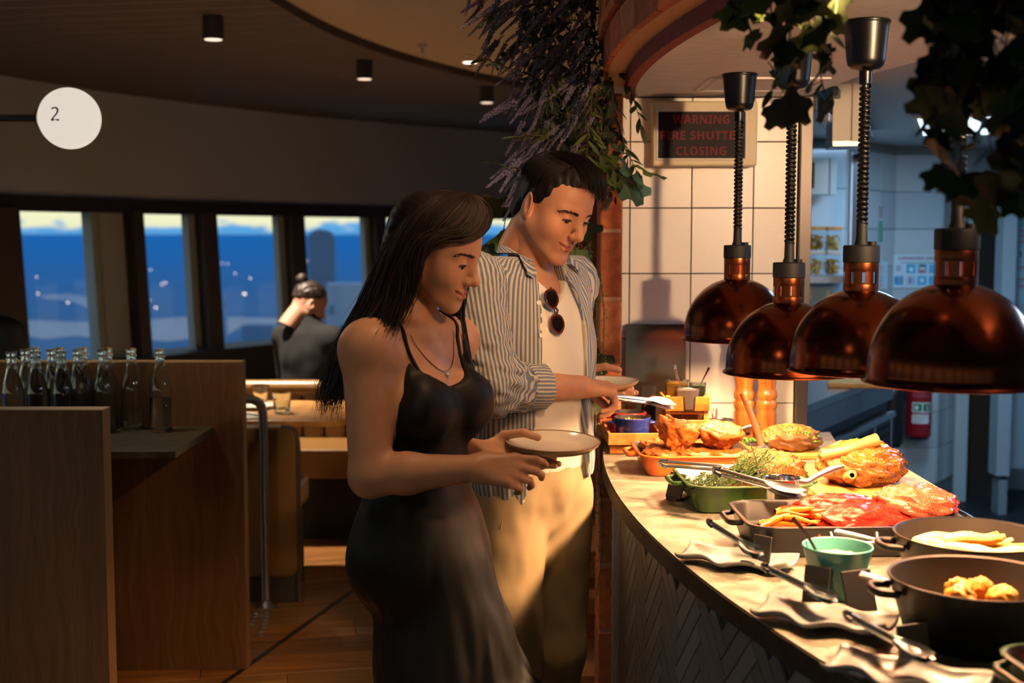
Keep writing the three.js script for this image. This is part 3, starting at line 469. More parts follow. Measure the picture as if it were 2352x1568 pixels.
{ // portal: pillar, fascia, screens
  const p = thing('terracotta_pillar', 'terracotta block pillar at the end of the counter', 'pillar');
  mesh('mortar_core', cbox(0.06, 1.98, 0.15, 0.001, [0.305, 0.99, -3.963]), M.mortar, p);
  const js = [0, 0.1, 0.311, 0.52, 0.729, 0.938, 1.147, 1.356, 1.565, 1.774, 1.983];
  for (let i = 0; i < 10; i++) { const h = js[i + 1] - js[i]; mesh('block', cbox(0.068, h - 0.011, 0.158, 0.004, [0, 0, 0], 1.5), [M.terra, M.terra2, M.terra3][i % 3], p).position.set(0.304, (js[i] + js[i + 1]) / 2, -3.963); }
  mesh('edge_strip', cbox(0.009, 1.98, 0.02, 0.001, [0.3445, 0.99, -4.02]), mat('#6e3f24', 0.6), p);
  const f = thing('terracotta_fascia', 'curved terracotta brick band above the counter front', 'fascia');
  mesh('lip', kSector(5.022, 5.05, -3.88, -0.8, 1.962, 2.0, 50), mat('#9a4a2c', 0.75, { map: T.terra }), f);
  mesh('mortar_core', kSector(5.04, 5.1, -3.88, -0.8, 2.0, 2.088, 50), M.mortar, f);
  const bl = 0.215; for (let i = 0; i < 14; i++) { const th = Math.asin((-3.78 - K[1]) / 5.075) + i * bl / 5.075, z = K[1] + 5.075 * Math.sin(th), x = K[0] - 5.075 * Math.cos(th); const m = mesh('brick', cbox(bl - 0.008, 0.086, 0.075, 0.003, [0, 0, 0], 1.5), [M.terra3, M.terra, M.terra2][i % 3], f); m.position.set(x, 2.044, z); m.rotation.y = -Math.PI / 2 + th; }
  // breeze blocks: open six-sided terracotta frames
  const hx = (r) => [0, 1, 2, 3, 4, 5].map(k => [r * Math.cos(k * Math.PI / 3), r * Math.sin(k * Math.PI / 3)]);
  const hg = extrude(hx(0.118), 0.085, 0.002, [hx(0.099)]); hg.translate(0, 0, -0.0425); uvBox(hg, 1.5);
  const s = thing('breeze_block_screen', 'open terracotta breeze block screen standing behind the pillar', 'screen');
  for (let r = 0; r < 9; r++) for (let c = 0; c < 2; c++) { const m = mesh('block', hg, [M.terra, M.terra2][(r + c) % 2], s); m.rotation.y = -Math.PI / 2; m.position.set(0.245, 0.108 + r * 0.208 + (c ? 0.104 : 0), -4.165 - c * 0.182); }
  const s2 = thing('breeze_block_frieze', 'open terracotta breeze blocks above the curved brick band', 'screen');
  const tri = (r, a) => [0, 1, 2].map(k => [r * Math.cos(a + k * 2.094), r * Math.sin(a + k * 2.094)]);
  for (let r = 0; r < 2; r++) for (let c = 0; c < 15; c++) { const up = (c + r) % 2; const g = s2.userData['g' + up] || (s2.userData['g' + up] = (() => { const e = extrude(tri(0.148, up ? Math.PI / 2 : -Math.PI / 2), 0.1, 0.002, [tri(0.1, up ? Math.PI / 2 : -Math.PI / 2)]); e.translate(0, up ? -0.037 : 0.037, -0.05); return uvBox(e, 1.5); })()); const th = Math.asin((-3.8 - K[1]) / 5.075) + c * 0.132 / 5.075, z = K[1] + 5.075 * Math.sin(th), x = K[0] - 5.075 * Math.cos(th); const m = mesh('block', g, [M.terra, M.terra2, M.terra3][(r + c) % 3], s2); m.position.set(x, 2.203 + r * 0.226, z); m.rotation.y = -Math.PI / 2 + th; }
  delete s2.userData.g0; delete s2.userData.g1;
}
{ // lowered soffit over the counter
  const pts = []; for (let i = 0; i <= 30; i++) { const z = mix(-4.06, -0.8, i / 30); pts.push([kx(5.02, z), -z]); } pts.push([1.75, 0.8], [1.08, 3.0], [0.96, 3.6], [0.93, 4.06]);
  const g = extrude(pts, 0.05); g.rotateX(-Math.PI / 2); g.translate(0, 1.99, 0); struct('ceiling_soffit', 'lowered cream soffit over the carvery counter', 'ceiling', uvBox(g, 1), M.plaster);
  const h = thing('access_hatch', 'square access hatch set flush in the cream soffit', 'hatch', [0.72, 1.99, -3.72]);
  mesh('frame', [cbox(0.34, 0.006, 0.012, 0.001, [0, -0.003, 0.15]), cbox(0.34, 0.006, 0.012, 0.001, [0, -0.003, -0.15]), cbox(0.012, 0.006, 0.3, 0.001, [0.164, -0.003, 0]), cbox(0.012, 0.006, 0.3, 0.001, [-0.164, -0.003, 0])], M.plaster, h); mesh('panel', cbox(0.29, 0.004, 0.262, 0.001, [0, -0.002, 0]), M.plaster, h);
}
{ // fire shutter warning sign
  const t = thing('fire_shutter_sign', 'cream box sign reading warning fire shutter closing', 'sign', [0.604, 1.868, -4.02]);
  mesh('box', [cbox(0.326, 0.2, 0.07, 0.004)], M.cream, t);
  const s = signTex(1024, 540, (g, w, h) => { g.fillStyle = '#120a0d'; g.fillRect(0, 0, w, h); g.fillStyle = '#6a1420'; g.textAlign = 'center'; g.textBaseline = 'middle'; g.font = 'bold 138px sans-serif'; const L = (s, y, mw) => { g.save(); g.translate(w / 2, y); const m = g.measureText(s).width; g.scale(mw / m, 1); g.fillText(s, 0, 0); g.restore(); }; L('WARNING', 90, 680); L('FIRE SHUTTER', 275, 990); L('CLOSING', 455, 610); });
  const pn = new THREE.PlaneGeometry(0.272, 0.144); pn.translate(-0.012, -0.005, 0.0362); mesh('legend_panel', pn, mat('#ffffff', 0.5, { map: s, specularIntensity: 0.3 }), t);
  const fr = (w, h, e) => [cbox(w + 2 * e, e, 0.006, 0.001, [0, h / 2 + e / 2, 0]), cbox(w + 2 * e, e, 0.006, 0.001, [0, -h / 2 - e / 2, 0]), cbox(e, h, 0.006, 0.001, [w / 2 + e / 2, 0, 0]), cbox(e, h, 0.006, 0.001, [-w / 2 - e / 2, 0, 0])];
  mesh('bezel', merge(fr(0.272, 0.144, 0.006)).translate(-0.012, -0.005, 0.0375), M.whitePaint, t);
}
// heat lamps
{
  const R = 0.15; const prof = []; // outside of the dome
  prof.push([0.0355, 0.168]); for (let i = 0; i <= 16; i++) { const a = mix(0.24, 1.5, i / 16) * 1; prof.push([0.143 * Math.sin(a) + 0.001, 0.022 + 0.15 * Math.cos(a)]); } prof.push([0.1445, 0.018], [0.145, 0.006], [0.1505, 0.004], [0.152, 0.0005], [0.1495, -0.001], [0.1435, 0.002]);
  const inn = []; for (let i = 16; i >= 0; i--) { const a = mix(0.24, 1.5, i / 16); inn.push([0.1405 * Math.sin(a), 0.0215 + 0.1475 * Math.cos(a)]); }
  const domeG = lathe(prof, 56), liningG = lathe([[0.1435, 0.002], [0.1425, 0.018], ...inn], 48);
  const neckG = merge([lathe([[0.0355, 0.166], [0.036, 0.17], [0.036, 0.182], [0.0335, 0.182], [0.0335, 0.166]], 32), lathe([[0.0335, 0.207], [0.036, 0.207], [0.036, 0.226], [0.0335, 0.226]], 32), ...[...Array(9).keys()].map(k => { const g = new THREE.CylinderGeometry(0.036, 0.036, 0.027, 5, 1, true, k * 0.698, 0.5); g.translate(0, 0.1945, 0); const h = new THREE.CylinderGeometry(0.0335, 0.0335, 0.027, 5, 1, true, k * 0.698, 0.5); h.translate(0, 0.1945, 0); return merge([g, h]); })]);
  const collarG = merge([lathe([[0, 0.226], [0.036, 0.226], [0.0375, 0.228], [0.0375, 0.259], [0.036, 0.262], [0.016, 0.263], [0, 0.263]], 32), cyl(0.009, 0.009, 0.008, 12, [0.02, 0.266, 0.008])]);
  const bulbG = (() => { const g = new THREE.SphereGeometry(0.042, 24, 16); g.translate(0, 0.082, 0); return g; })(), sockG = cyl(0.02, 0.022, 0.06, 20, [0, 0.14, 0]);
  const cupG = lathe([[0, 0], [0.047, 0], [0.049, -0.002], [0.0485, -0.006], [0.046, -0.008], [0.039, -0.08], [0.036, -0.091], [0.03, -0.097], [0.014, -0.1], [0.013, -0.104], [0.013, -0.128], [0.0105, -0.13], [0, -0.13]], 40);
  const lamp = (x, z, rim, label) => {
    const t = thing('heat_lamp', label, 'lamp', [x, rim, z], 0, 'copper heat lamps over the counter');
    mesh('shade', domeG, M.copper, t); mesh('lining', liningG, M.copperIn, t); mesh('neck', neckG, mat('#8f4a2a', 0.3, { metalness: 1 }), t); mesh('collar', collarG, M.blackMatte, t); mesh('socket', sockG, M.blackMatte, t);
    mesh('bulb', bulbG, mat('#fff0d0', 0.4, { emissive: '#ffb063', emissiveIntensity: 9 }), t);
    const top = 1.99 - rim; const cup = mesh('ceiling_cup', cupG, M.blackGloss, t); cup.position.y = top;
    const y0 = 0.262, y1 = top - 0.128; const n = Math.round((y1 - y0 - 0.05) / 0.0105), pts = []; for (let i = 0; i <= n * 10; i++) { const a = i / 10 * Math.PI * 2; pts.push([0.0085 * Math.cos(a), y0 + 0.045 + (y1 - y0 - 0.05) * i / (n * 10), 0.0085 * Math.sin(a)]); }
    const c = new THREE.CatmullRomCurve3(pts.map(V)); const hg = new THREE.TubeGeometry(c, n * 10, 0.0046, 6, false);
    mesh('coiled_cord', [hg, cyl(0.0065, 0.0065, y1 - y0, 10, [0, (y0 + y1) / 2, 0])], M.rubber, t); mesh('strain_relief', lathe([[0.0145, y0], [0.0145, y0 + 0.005], [0.012, y0 + 0.01], [0.011, y0 + 0.05], [0, y0 + 0.05]], 20), M.blackMatte, t);
    const l = new THREE.PointLight('#ffc690', LAMP_CD); l.position.set(0, 0.082, 0); l.castShadow = true; l.shadow.radius = 2.1; l.name = 'bulb_light'; t.add(l);
    return t;
  };
  lamp(0.623, -3.5, 1.262, 'copper dome heat lamp farthest from the viewer, beside the tiled wall');
  lamp(0.653, -2.98, 1.225, 'copper dome heat lamp hanging lowest, second from the tiled wall');
  lamp(0.729, -2.64, 1.268, 'copper dome heat lamp second nearest the viewer');
  lamp(0.752, -2.14, 1.3, 'largest looking, nearest copper dome heat lamp at the right edge');
}

// ---------------------------------------------------------------- kitchen behind the counter
{
  const KC = 2.045; const wallPaint = mat('#a9b6bc', 0.5), kt = [mat('#b4c0c4', 0.16, { clearcoat: 0.3 }), mat('#aab8bd', 0.18, { clearcoat: 0.3 })];
  // shell: floor, ceiling, walls with thickness
  struct('floor_kitchen', 'dark vinyl kitchen floor behind the counter', 'floor', extrude([[0.97, 0.4], [3.5, 0.4], [3.5, 7.6], [1.3, 7.6], [0.9, 4.2]], 0.006).rotateX(-Math.PI / 2).translate(0, 0.0005, 0), mat('#2a2b2e', 0.5));
  struct('ceiling_kitchen', 'pale flat kitchen ceiling', 'ceiling', extrude([[0.36, 4.06], [0.93, 4.06], [0.96, 3.6], [1.08, 3.0], [1.75, 0.8], [1.75, 0.3], [3.6, 0.3], [3.6, 7.7], [1.0, 7.7], [0.36, 4.3]], 0.1).rotateX(-Math.PI / 2).translate(0, KC, 0), mat('#c3c8c8', 0.85));
  const seg = (name, label, x0, z0, x1, z1, y0 = 0, y1 = KC, tiles = true, th = 0.1, ty0 = 0) => {
    const L = Math.hypot(x1 - x0, z1 - z0), a = Math.atan2(-(z1 - z0), x1 - x0), w = struct(name, label, 'wall'); w.position.set(x0, 0, z0); w.rotation.y = a;
    mesh('backing', cbox(L, y1 - y0, th, 0.001, [L / 2, (y0 + y1) / 2, -th / 2]), tiles ? M.groutPale : wallPaint, w);
    if (tiles) { const n = Math.max(1, Math.round(L / 0.2)), tw = L / n, g = cbox(tw - 0.005, 0.2, 0.008, 0.0012); const top = KC; for (let i = 0; i < n; i++) for (let k = 0; k < 10; k++) { const y = top - 0.1025 - k * 0.2045 - 0.05; if (y < 0.1) continue; const m = mesh('tile', g, kt[(i + k) % 2], w); m.position.set((i + 0.5) * tw, y, 0.002); } }
    return w;
  };
  seg('wall_kitchen_left', 'white tiled kitchen wall beside the steel post', 1.72, -6.55, 2.125, -7.05);
  seg('wall_kitchen_back', 'white tiled kitchen pier with the fire extinguishers', 2.125, -7.05, 2.395, -7.05);
  seg('wall_kitchen_corner', 'white tiled narrow face right of the extinguisher pier', 2.395, -7.05, 2.575, -7.3);
  seg('wall_kitchen_pass', 'white tiled wall behind the jars', 1.25, -6.45, 1.72, -6.55);
  seg('wall_kitchen_right', 'painted side wall of the kitchen', 3.45, -7.6, 3.45, -0.3, 0, KC, false);
  seg('wall_kitchen_rear', 'painted rear wall of the kitchen', 2.62, -7.62, 3.5, -7.62, 0, KC, false);
  seg('wall_kitchen_core', 'plain wall between the dining room and the kitchen', 1.25, -6.5, 0.42, -4.19, 0, 2.74, false);
  seg('wall_kitchen_front', 'plain wall behind the kitchen pass', 3.5, -0.35, 1.75, -0.35, 0, 2.74, false);
  // doorway: white frame, dark leaf, white open door with notices
  const d1 = struct('door_1', 'dark brown kitchen door in a white frame', 'door');
  mesh('frame', [cbox(0.075, KC, 0.08, 0.003, [2.61, KC / 2, -7.3]), cbox(0.42, 0.13, 0.08, 0.003, [2.79, KC - 0.065, -7.34])], mat('#b9c6c9', 0.4), d1);
  mesh('leaf', cbox(0.3, KC - 0.13, 0.04, 0.002, [2.795, (KC - 0.13) / 2, -7.45]), mat('#3a2d22', 0.6), d1);
  const d2 = struct('door_2', 'white tiled kitchen pier with paper notices at the right edge', 'door');
  mesh('leaf', cbox(0.075, KC - 0.25, 0.12, 0.003, [2.712, KC / 2 + 0.1, -6.95]), mat('#a5b4b9', 0.4), d2); mesh('panel', cbox(0.3, KC - 0.25, 0.03, 0.003, [2.885, KC / 2 + 0.12, -7.02]), mat('#93a6ad', 0.35), d2); mesh('foot', cbox(0.05, 0.2, 0.1, 0.003, [2.72, 0.1, -6.95]), mat('#8d9a9d', 0.5), d2);
  const poster = (name, label, w, h, pos, turn, draw, px = 256) => { const t = solo(name, label, 'notice', new THREE.BoxGeometry(w, h, 0.002), mat('#ffffff', 0.6, { map: signTex(px, Math.round(px * h / w), draw) }), pos, turn); return t; };
  const bars = (g, x, y, w, n, c, s = 7) => { g.fillStyle = c; for (let i = 0; i < n; i++) g.fillRect(x, y + i * s, w * (0.7 + 0.3 * ((i * 37) % 10) / 10), s * 0.45); };
  poster('advice_poster', 'white safety poster with a red heading and blue picture squares', 0.31, 0.2, [2.245, 1.345, -7.042], 0, (g, w, h) => {
    g.fillStyle = '#b8d3da'; g.fillRect(0, 0, w, h); g.fillStyle = '#7a2b45'; g.font = 'bold 20px sans-serif'; g.fillText('CORONAVIRUS ADVICE', 48, 24, 190); g.fillStyle = '#43606b'; g.fillRect(60, 36, 180, 3); bars(g, 40, 50, 30, 4, '#6d5a86');
    const sq = (x, y, c) => { g.fillStyle = c; g.fillRect(x, y, 42, 42); }; sq(88, 44, '#3f9fcb'); sq(140, 44, '#4ba6d2'); sq(192, 44, '#4ba6d2'); sq(34, 98, '#3f9fcb'); sq(88, 98, '#9fb4cc'); sq(140, 98, '#4ba6d2'); sq(192, 98, '#4ba6d2');
    g.fillStyle = '#d9c8bd'; g.beginPath(); g.arc(161, 62, 12, 0, 7); g.fill(); g.fillStyle = '#26343e'; g.fillRect(149, 46, 24, 10); g.fillStyle = '#c0563f'; g.fillRect(150, 70, 22, 14); g.fillRect(64, 106, 7, 24); g.fillStyle = '#175f7a'; g.fillRect(37, 106, 7, 24); g.fillStyle = '#cfe2e4'; g.beginPath(); g.arc(110, 68, 10, 0, 7); g.arc(161, 118, 9, 0, 7); g.fill(); g.fillStyle = '#4a4a6a'; g.fillRect(104, 106, 6, 26); g.fillStyle = '#8b9a9f'; g.fillRect(0, h - 14, w, 12);
  });
  const p2 = poster('notice_sheet', 'narrow white notice left of the safety poster', 0.075, 0.15, [2.02, 1.335, -6.91], -0.89, (g, w, h) => { g.fillStyle = '#a9c7d6'; g.fillRect(0, 0, w, h); bars(g, 60, 70, 150, 5, '#c48a6a', 30); bars(g, 60, 250, 140, 6, '#7f9ba5', 26); bars(g, 60, 420, 140, 2, '#c0605f', 30); });
  const p3 = poster('green_chart', 'green and pink wall chart on the kitchen wall', 0.06, 0.2, [1.985, 1.61, -6.868], -0.89, (g, w, h) => { g.fillStyle = '#9fc0c8'; g.fillRect(0, 0, w, h); g.fillStyle = '#8f8d92'; g.fillRect(30, 0, 196, h * 0.34); g.fillStyle = '#5e8f84'; g.fillRect(30, h * 0.4, 196, h * 0.58); }, 128);
  poster('notice_board', 'sheet of printed notices at the right edge of the kitchen', 0.12, 0.52, [2.855, 1.43, -7.0], 0, (g, w, h) => { g.fillStyle = '#9db8c2'; g.fillRect(0, 0, w, h); bars(g, 20, 10, 200, 14, '#6d8894', 14); for (const y of [230, 290, 360, 660, 800, 880]) { g.fillStyle = '#a7604c'; g.fillRect(20, y, 150, 18); bars(g, 20, y + 26, 200, 3, '#7d97a1', 12); } g.fillStyle = '#2c3a40'; g.fillRect(30, 480, 20, 70); g.fillRect(90, 480, 20, 70); });
  poster('yellow_tag_strip', 'narrow strip of yellow and black tags on the door frame', 0.03, 0.26, [2.6, 1.56, -7.258], 0, (g, w, h) => { g.fillStyle = '#93a7ab'; g.fillRect(0, 0, w, h); for (let i = 0; i < 5; i++) { g.fillStyle = i % 2 ? '#4d4327' : '#a8842c'; g.fillRect(4, i * h / 5 + 6, w - 8, h / 5 - 16); } }, 48);
  // extinguishers
  const ex = (name, label, x, z, r, y0, y1, m, red) => {
    const t = thing(name, label, 'fire extinguisher', [x, y0, z]); const h = y1 - y0;
    mesh('cylinder', lathe([[0, 0], [r * 0.9, 0], [r, 0.012], [r, h - r * 0.8], [r * 0.86, h - r * 0.35], [r * 0.5, h - r * 0.08], [r * 0.28, h], [0, h]], 36), m, t); mesh('valve', [cyl(0.018, 0.02, 0.05, 14, [0, h + 0.025, 0]), cbox(0.1, 0.014, 0.02, 0.003, [0.03, h + 0.06, 0]), cbox(0.09, 0.012, 0.018, 0.003, [0.03, h + 0.035, 0])], M.black, t);
    mesh('hose', tube([[0, h + 0.03, 0.015], [-0.06, h + 0.0, 0.05], [-r - 0.015, h - 0.1, 0.03], [-r - 0.01, h * 0.4, 0.02]], 0.009, 30, 8), M.black, t);
    mesh('bracket', cbox(0.05, 0.1, 0.03, 0.003, [0, h * 0.6, -r - 0.01]), M.black, t); mesh('foot_rest', cbox(r * 1.4, 0.012, r * 1.6, 0.003, [0, -0.007, -r * 0.2]), M.black, t);
    if (red) { const s = signTex(256, 420, (g, w, hh) => { g.fillStyle = '#8f1420'; g.fillRect(0, 0, w, hh); g.fillStyle = '#d9c9c4'; g.font = 'bold 34px sans-serif'; g.textAlign = 'center'; g.fillText('CARBON DIOXIDE', w / 2, 46, 220); for (let i = 0; i < 7; i++) { g.fillStyle = '#b65a60'; g.fillRect(34, 78 + i * 20, 180 - (i * 23) % 60, 7); } g.fillStyle = '#d7ded9'; g.fillRect(40, 250, 176, 78); g.fillStyle = '#1f6e48'; g.fillRect(50, 260, 72, 58); g.fillRect(134, 260, 72, 58); g.fillStyle = '#d7ded9'; g.beginPath(); g.arc(78, 290, 18, 0, 7); g.fill(); g.fillRect(166, 272, 12, 36); g.fillRect(40, 342, 156, 72); g.fillStyle = '#8d938c'; for (let i = 0; i < 4; i++) g.fillRect(52, 352 + i * 15, 120 - i * 14, 6); }); const c = new THREE.CylinderGeometry(r + 0.0008, r + 0.0008, 0.3, 20, 1, true, -1.15, 2.3); c.translate(0, 0.225, 0); mesh('label', c, mat('#ffffff', 0.4, { map: s }), t); }
  };
  ex('fire_extinguisher', 'red fire extinguisher with green and white labels on the tiled pier', 2.255, -6.95, 0.07, 0.44, 0.95, mat('#8f1420', 0.3), true);
  ex('fire_extinguisher', 'black fire extinguisher left of the red one', 2.085, -6.87, 0.062, 0.41, 0.74, mat('#17171a', 0.35), false);
  // steel post, shutter beam, white box, light panel
  const sp = thing('steel_post', 'upright steel post at the end of the kitchen pass', 'post', [1.63, 0, -6.05]); mesh('web', cbox(0.03, KC, 0.05, 0.002, [0, KC / 2, 0]), mat('#55575a', 0.4, { metalness: 1 }), sp); mesh('flange', cbox(0.008, KC, 0.052, 0.001, [-0.021, KC / 2, 0.005]), mat('#cfd6d8', 0.35), sp); mesh('flange', cbox(0.008, KC, 0.052, 0.001, [0.021, KC / 2, 0.005]), mat('#cfd6d8', 0.35), sp);
  const bm = thing('shutter_rail', 'long steel shutter rail running back into the kitchen', 'rail'); const ba = Math.atan2(1.95, 0.68);
  const bar = (w, h, y, o, m, n) => { const L = 2.02, g = cbox(L, h, w, 0.003); mesh(n, xf(g, { p: [1.29 + o * 0.94, y, -5.07 + o * 0.33], r: [0, ba, 0] }), m, bm); };
  bar(0.05, 0.06, 1.98, 0, mat('#6c7074', 0.35, { metalness: 1 }), 'rail'); bar(0.03, 0.03, 1.93, 0.05, mat('#a9b1b5', 0.3, { metalness: 1 }), 'lower_rail'); bar(0.02, 0.03, 2.01, 0.08, mat('#4c5054', 0.4, { metalness: 1 }), 'upper_rail');
  const wb = thing('ceiling_duct_box', 'cream boxed duct hanging from the kitchen ceiling edge', 'duct', [1.12, 1.95, -4.25], -0.12); mesh('panel', cbox(0.06, 0.19, 0.16, 0.002, [-0.032, 0, 0]), M.whitePaint, wb); mesh('panel', cbox(0.055, 0.19, 0.16, 0.002, [0.0275, 0, 0.001]), M.whitePaint, wb); mesh('foil_strip', cbox(0.118, 0.02, 0.162, 0.002, [-0.003, -0.1, 0]), M.steelDull, wb);
  const lp = thing('kitchen_ceiling_light', 'bright square light panel in the kitchen ceiling', 'ceiling light', [1.99, KC, -5.72], -0.34);
  mesh('diffuser', cbox(0.3, 0.008, 0.98, 0.001, [0, -0.004, 0]), mat('#f4fbff', 0.5, { emissive: '#d9efff', emissiveIntensity: 3 }), lp); mesh('frame', [cbox(0.34, 0.012, 0.02, 0.001, [0, -0.006, 0.5]), cbox(0.34, 0.012, 0.02, 0.001, [0, -0.006, -0.5]), cbox(0.02, 0.012, 1.02, 0.001, [0.16, -0.006, 0]), cbox(0.02, 0.012, 1.02, 0.001, [-0.16, -0.006, 0])], M.whitePaint, lp);
  areaLight(0.3, 0.95, '#a8d4ff', KITCHEN_L, [1.99, KC - 0.014, -5.72], [1.99, 0, -5.7201]).rotateZ(-0.34);
  const lp2 = thing('kitchen_ceiling_light', 'second square light panel of the kitchen, above the carving side', 'ceiling light', [2.5, KC, -3.4], 0);
  mesh('diffuser', cbox(0.58, 0.008, 0.95, 0.001, [0, -0.004, 0]), mat('#f4fbff', 0.5, { emissive: '#d9efff', emissiveIntensity: 3 }), lp2);
  areaLight(0.58, 0.95, '#a8d4ff', KITCHEN_L * 0.8, [2.5, KC - 0.014, -3.4], [2.5, 0, -3.4001]);
  const vt = thing('ceiling_vent', 'thin slotted hatch in the kitchen ceiling', 'vent', [1.63, KC, -4.6], 0.15); mesh('plate', cbox(0.26, 0.004, 0.3, 0.001, [0, -0.002, 0]), mat('#bcc1c1', 0.8), vt); mesh('slot', cbox(0.012, 0.004, 0.24, 0.001, [-0.1, -0.005, 0]), M.black, vt);
  // grey screen box, shelf, jars
  const mn = thing('wall_monitor_box', 'white boxed panel with a dark square screen above the jars', 'monitor', [1.455, 1.845, -6.4]); mesh('case', cbox(0.22, 0.185, 0.1, 0.004, [0.02, 0, 0]), mat('#b4bdbb', 0.5), mn); mesh('screen', cbox(0.13, 0.13, 0.004, 0.001, [-0.01, 0.005, 0.051]), M.black, mn); mesh('side_plate', cbox(0.035, 0.185, 0.11, 0.003, [0.148, 0, 0]), mat('#a7b6b8', 0.5), mn);
  const sh = thing('steel_wall_shelf', 'steel shelf under the pasta jars', 'shelf', [1.5, 0, -6.3]); mesh('top', cbox(0.34, 0.006, 0.24, 0.001, [0, 1.352, 0]), M.steel, sh); mesh('front_lip', cbox(0.34, 0.035, 0.006, 0.001, [0, 1.336, 0.12]), M.steelDull, sh);
  const shelf2 = thing('steel_back_panel', 'grey steel panel with small yellow stickers under the shelf', 'panel', [1.52, 1.245, -6.38]); mesh('panel', cbox(0.36, 0.15, 0.02, 0.002), mat('#7f9297', 0.5, { metalness: 0.4 }), shelf2); for (const [x, w, h, c] of [[-0.06, 0.016, 0.05, '#b5b84a'], [-0.02, 0.02, 0.05, '#b8b49a'], [0.075, 0.018, 0.045, '#bcb58a']]) mesh('sticker', cbox(w, h, 0.002, 0.0005, [x, 0.01, 0.0115]), mat(c, 0.7), shelf2);
  const pasta = [mat('#a9820f', 0.8), mat('#b79a4c', 0.8), mat('#bf9f55', 0.8), mat('#a8883e', 0.8)];
  const jar = (x, y, z, k, w, label) => { const t = thing('pasta_jar', label, 'jar', [x, y, z], 0, 'pasta jars on the steel shelf'); mesh('glass', cbox(w, 0.1, 0.09, 0.012, [0, 0.05, 0]), M.glass, t); const sg = []; for (let i = 0; i < 90; i++) sg.push(xf(new THREE.CapsuleGeometry(0.005, 0.012, 2, 5), { p: [rr(-w / 2 + 0.008, w / 2 - 0.008), rr(0.008, 0.075), rr(-0.036, 0.036)], r: [rr(0, 6), rr(0, 6), rr(0, 6)] })); const c = mesh('pasta', sg, pasta[k], t); c.userData.kind = 'stuff'; mesh('lid', cbox(w + 0.004, 0.018, 0.096, 0.003, [0, 0.11, 0]), k < 2 ? M.lightWood : mat('#b9b2a0', 0.6), t); };
  jar(1.487, 1.3555, -6.27, 2, 0.105, 'large jar of pale pasta twists on the lower shelf level'); jar(1.585, 1.3555, -6.27, 3, 0.07, 'small jar of pasta on the lower shelf level'); jar(1.487, 1.476, -6.27, 0, 0.105, 'large jar of yellow pasta standing on the lower jars'); jar(1.585, 1.476, -6.27, 1, 0.07, 'small jar of pasta standing on the lower jars');
  const cupG = lathe([[0, 0], [0.022, 0], [0.03, 0.085], [0.032, 0.088], [0.03, 0.09], [0.0, 0.088]], 20); for (let i = 0; i < 2; i++) solo('paper_cup', i ? 'upper blue white paper cup stacked by the jars' : 'lower blue white paper cup stacked by the jars', 'cup', cupG, mat('#9fb9cc', 0.6), [1.412, 1.3555 + i * 0.012, -6.24], 0, 'paper cups by the jars');
  // steel fridge bench with vented front
  const fr = thing('steel_fridge_bench', 'stainless steel under bench fridge with vented front', 'fridge', [1.02, 0, -4.62], Math.atan2(1.02, 0.6));
  // local x runs along the bench, local z out of its front
  mesh('top', cbox(1.5, 0.035, 0.56, 0.003, [0.75, 0.893, -0.26]), M.steel, fr); mesh('splash', cbox(1.5, 0.09, 0.012, 0.002, [0.75, 0.83, 0.012]), M.steelDull, fr); mesh('body', cbox(1.5, 0.8, 0.5, 0.003, [0.75, 0.46, -0.26]), mat('#3c434a', 0.45, { metalness: 0.8 }), fr);
  mesh('handle_rail', cbox(1.48, 0.028, 0.03, 0.004, [0.75, 0.715, 0.02]), M.steel, fr);
  for (let i = 0; i < 5; i++) { const x = 0.16 + i * 0.3; mesh('door', cbox(0.27, 0.18, 0.01, 0.002, [x, 0.6, 0.0]), mat('#4a535b', 0.4, { metalness: 0.9 }), fr); for (let k = 0; k < 4; k++) for (let j = 0; j < 2; j++) mesh('vent_slot', cbox(0.1, 0.014, 0.006, 0.001), M.black, fr).position.set(x - 0.055 + j * 0.12, 0.54 + k * 0.04, 0.006); mesh('door_post', cbox(0.026, 0.19, 0.012, 0.002, [x + 0.15, 0.6, 0.006]), M.steel, fr); }
  mesh('lower_panel', cbox(1.48, 0.12, 0.02, 0.003, [0.75, 0.44, 0.015]), M.steelDull, fr); mesh('leg', cbox(0.05, 0.36, 0.03, 0.003, [0.95, 0.18, 0.0]), M.steel, fr);
  const bc = thing('kitchen_chopping_board', 'pale wooden board on the kitchen bench', 'board', [1.5, 0.911, -5.35], -0.25); mesh('board', cbox(0.3, 0.02, 0.2, 0.004, [0, 0.011, 0]), M.lightWood, bc);
}

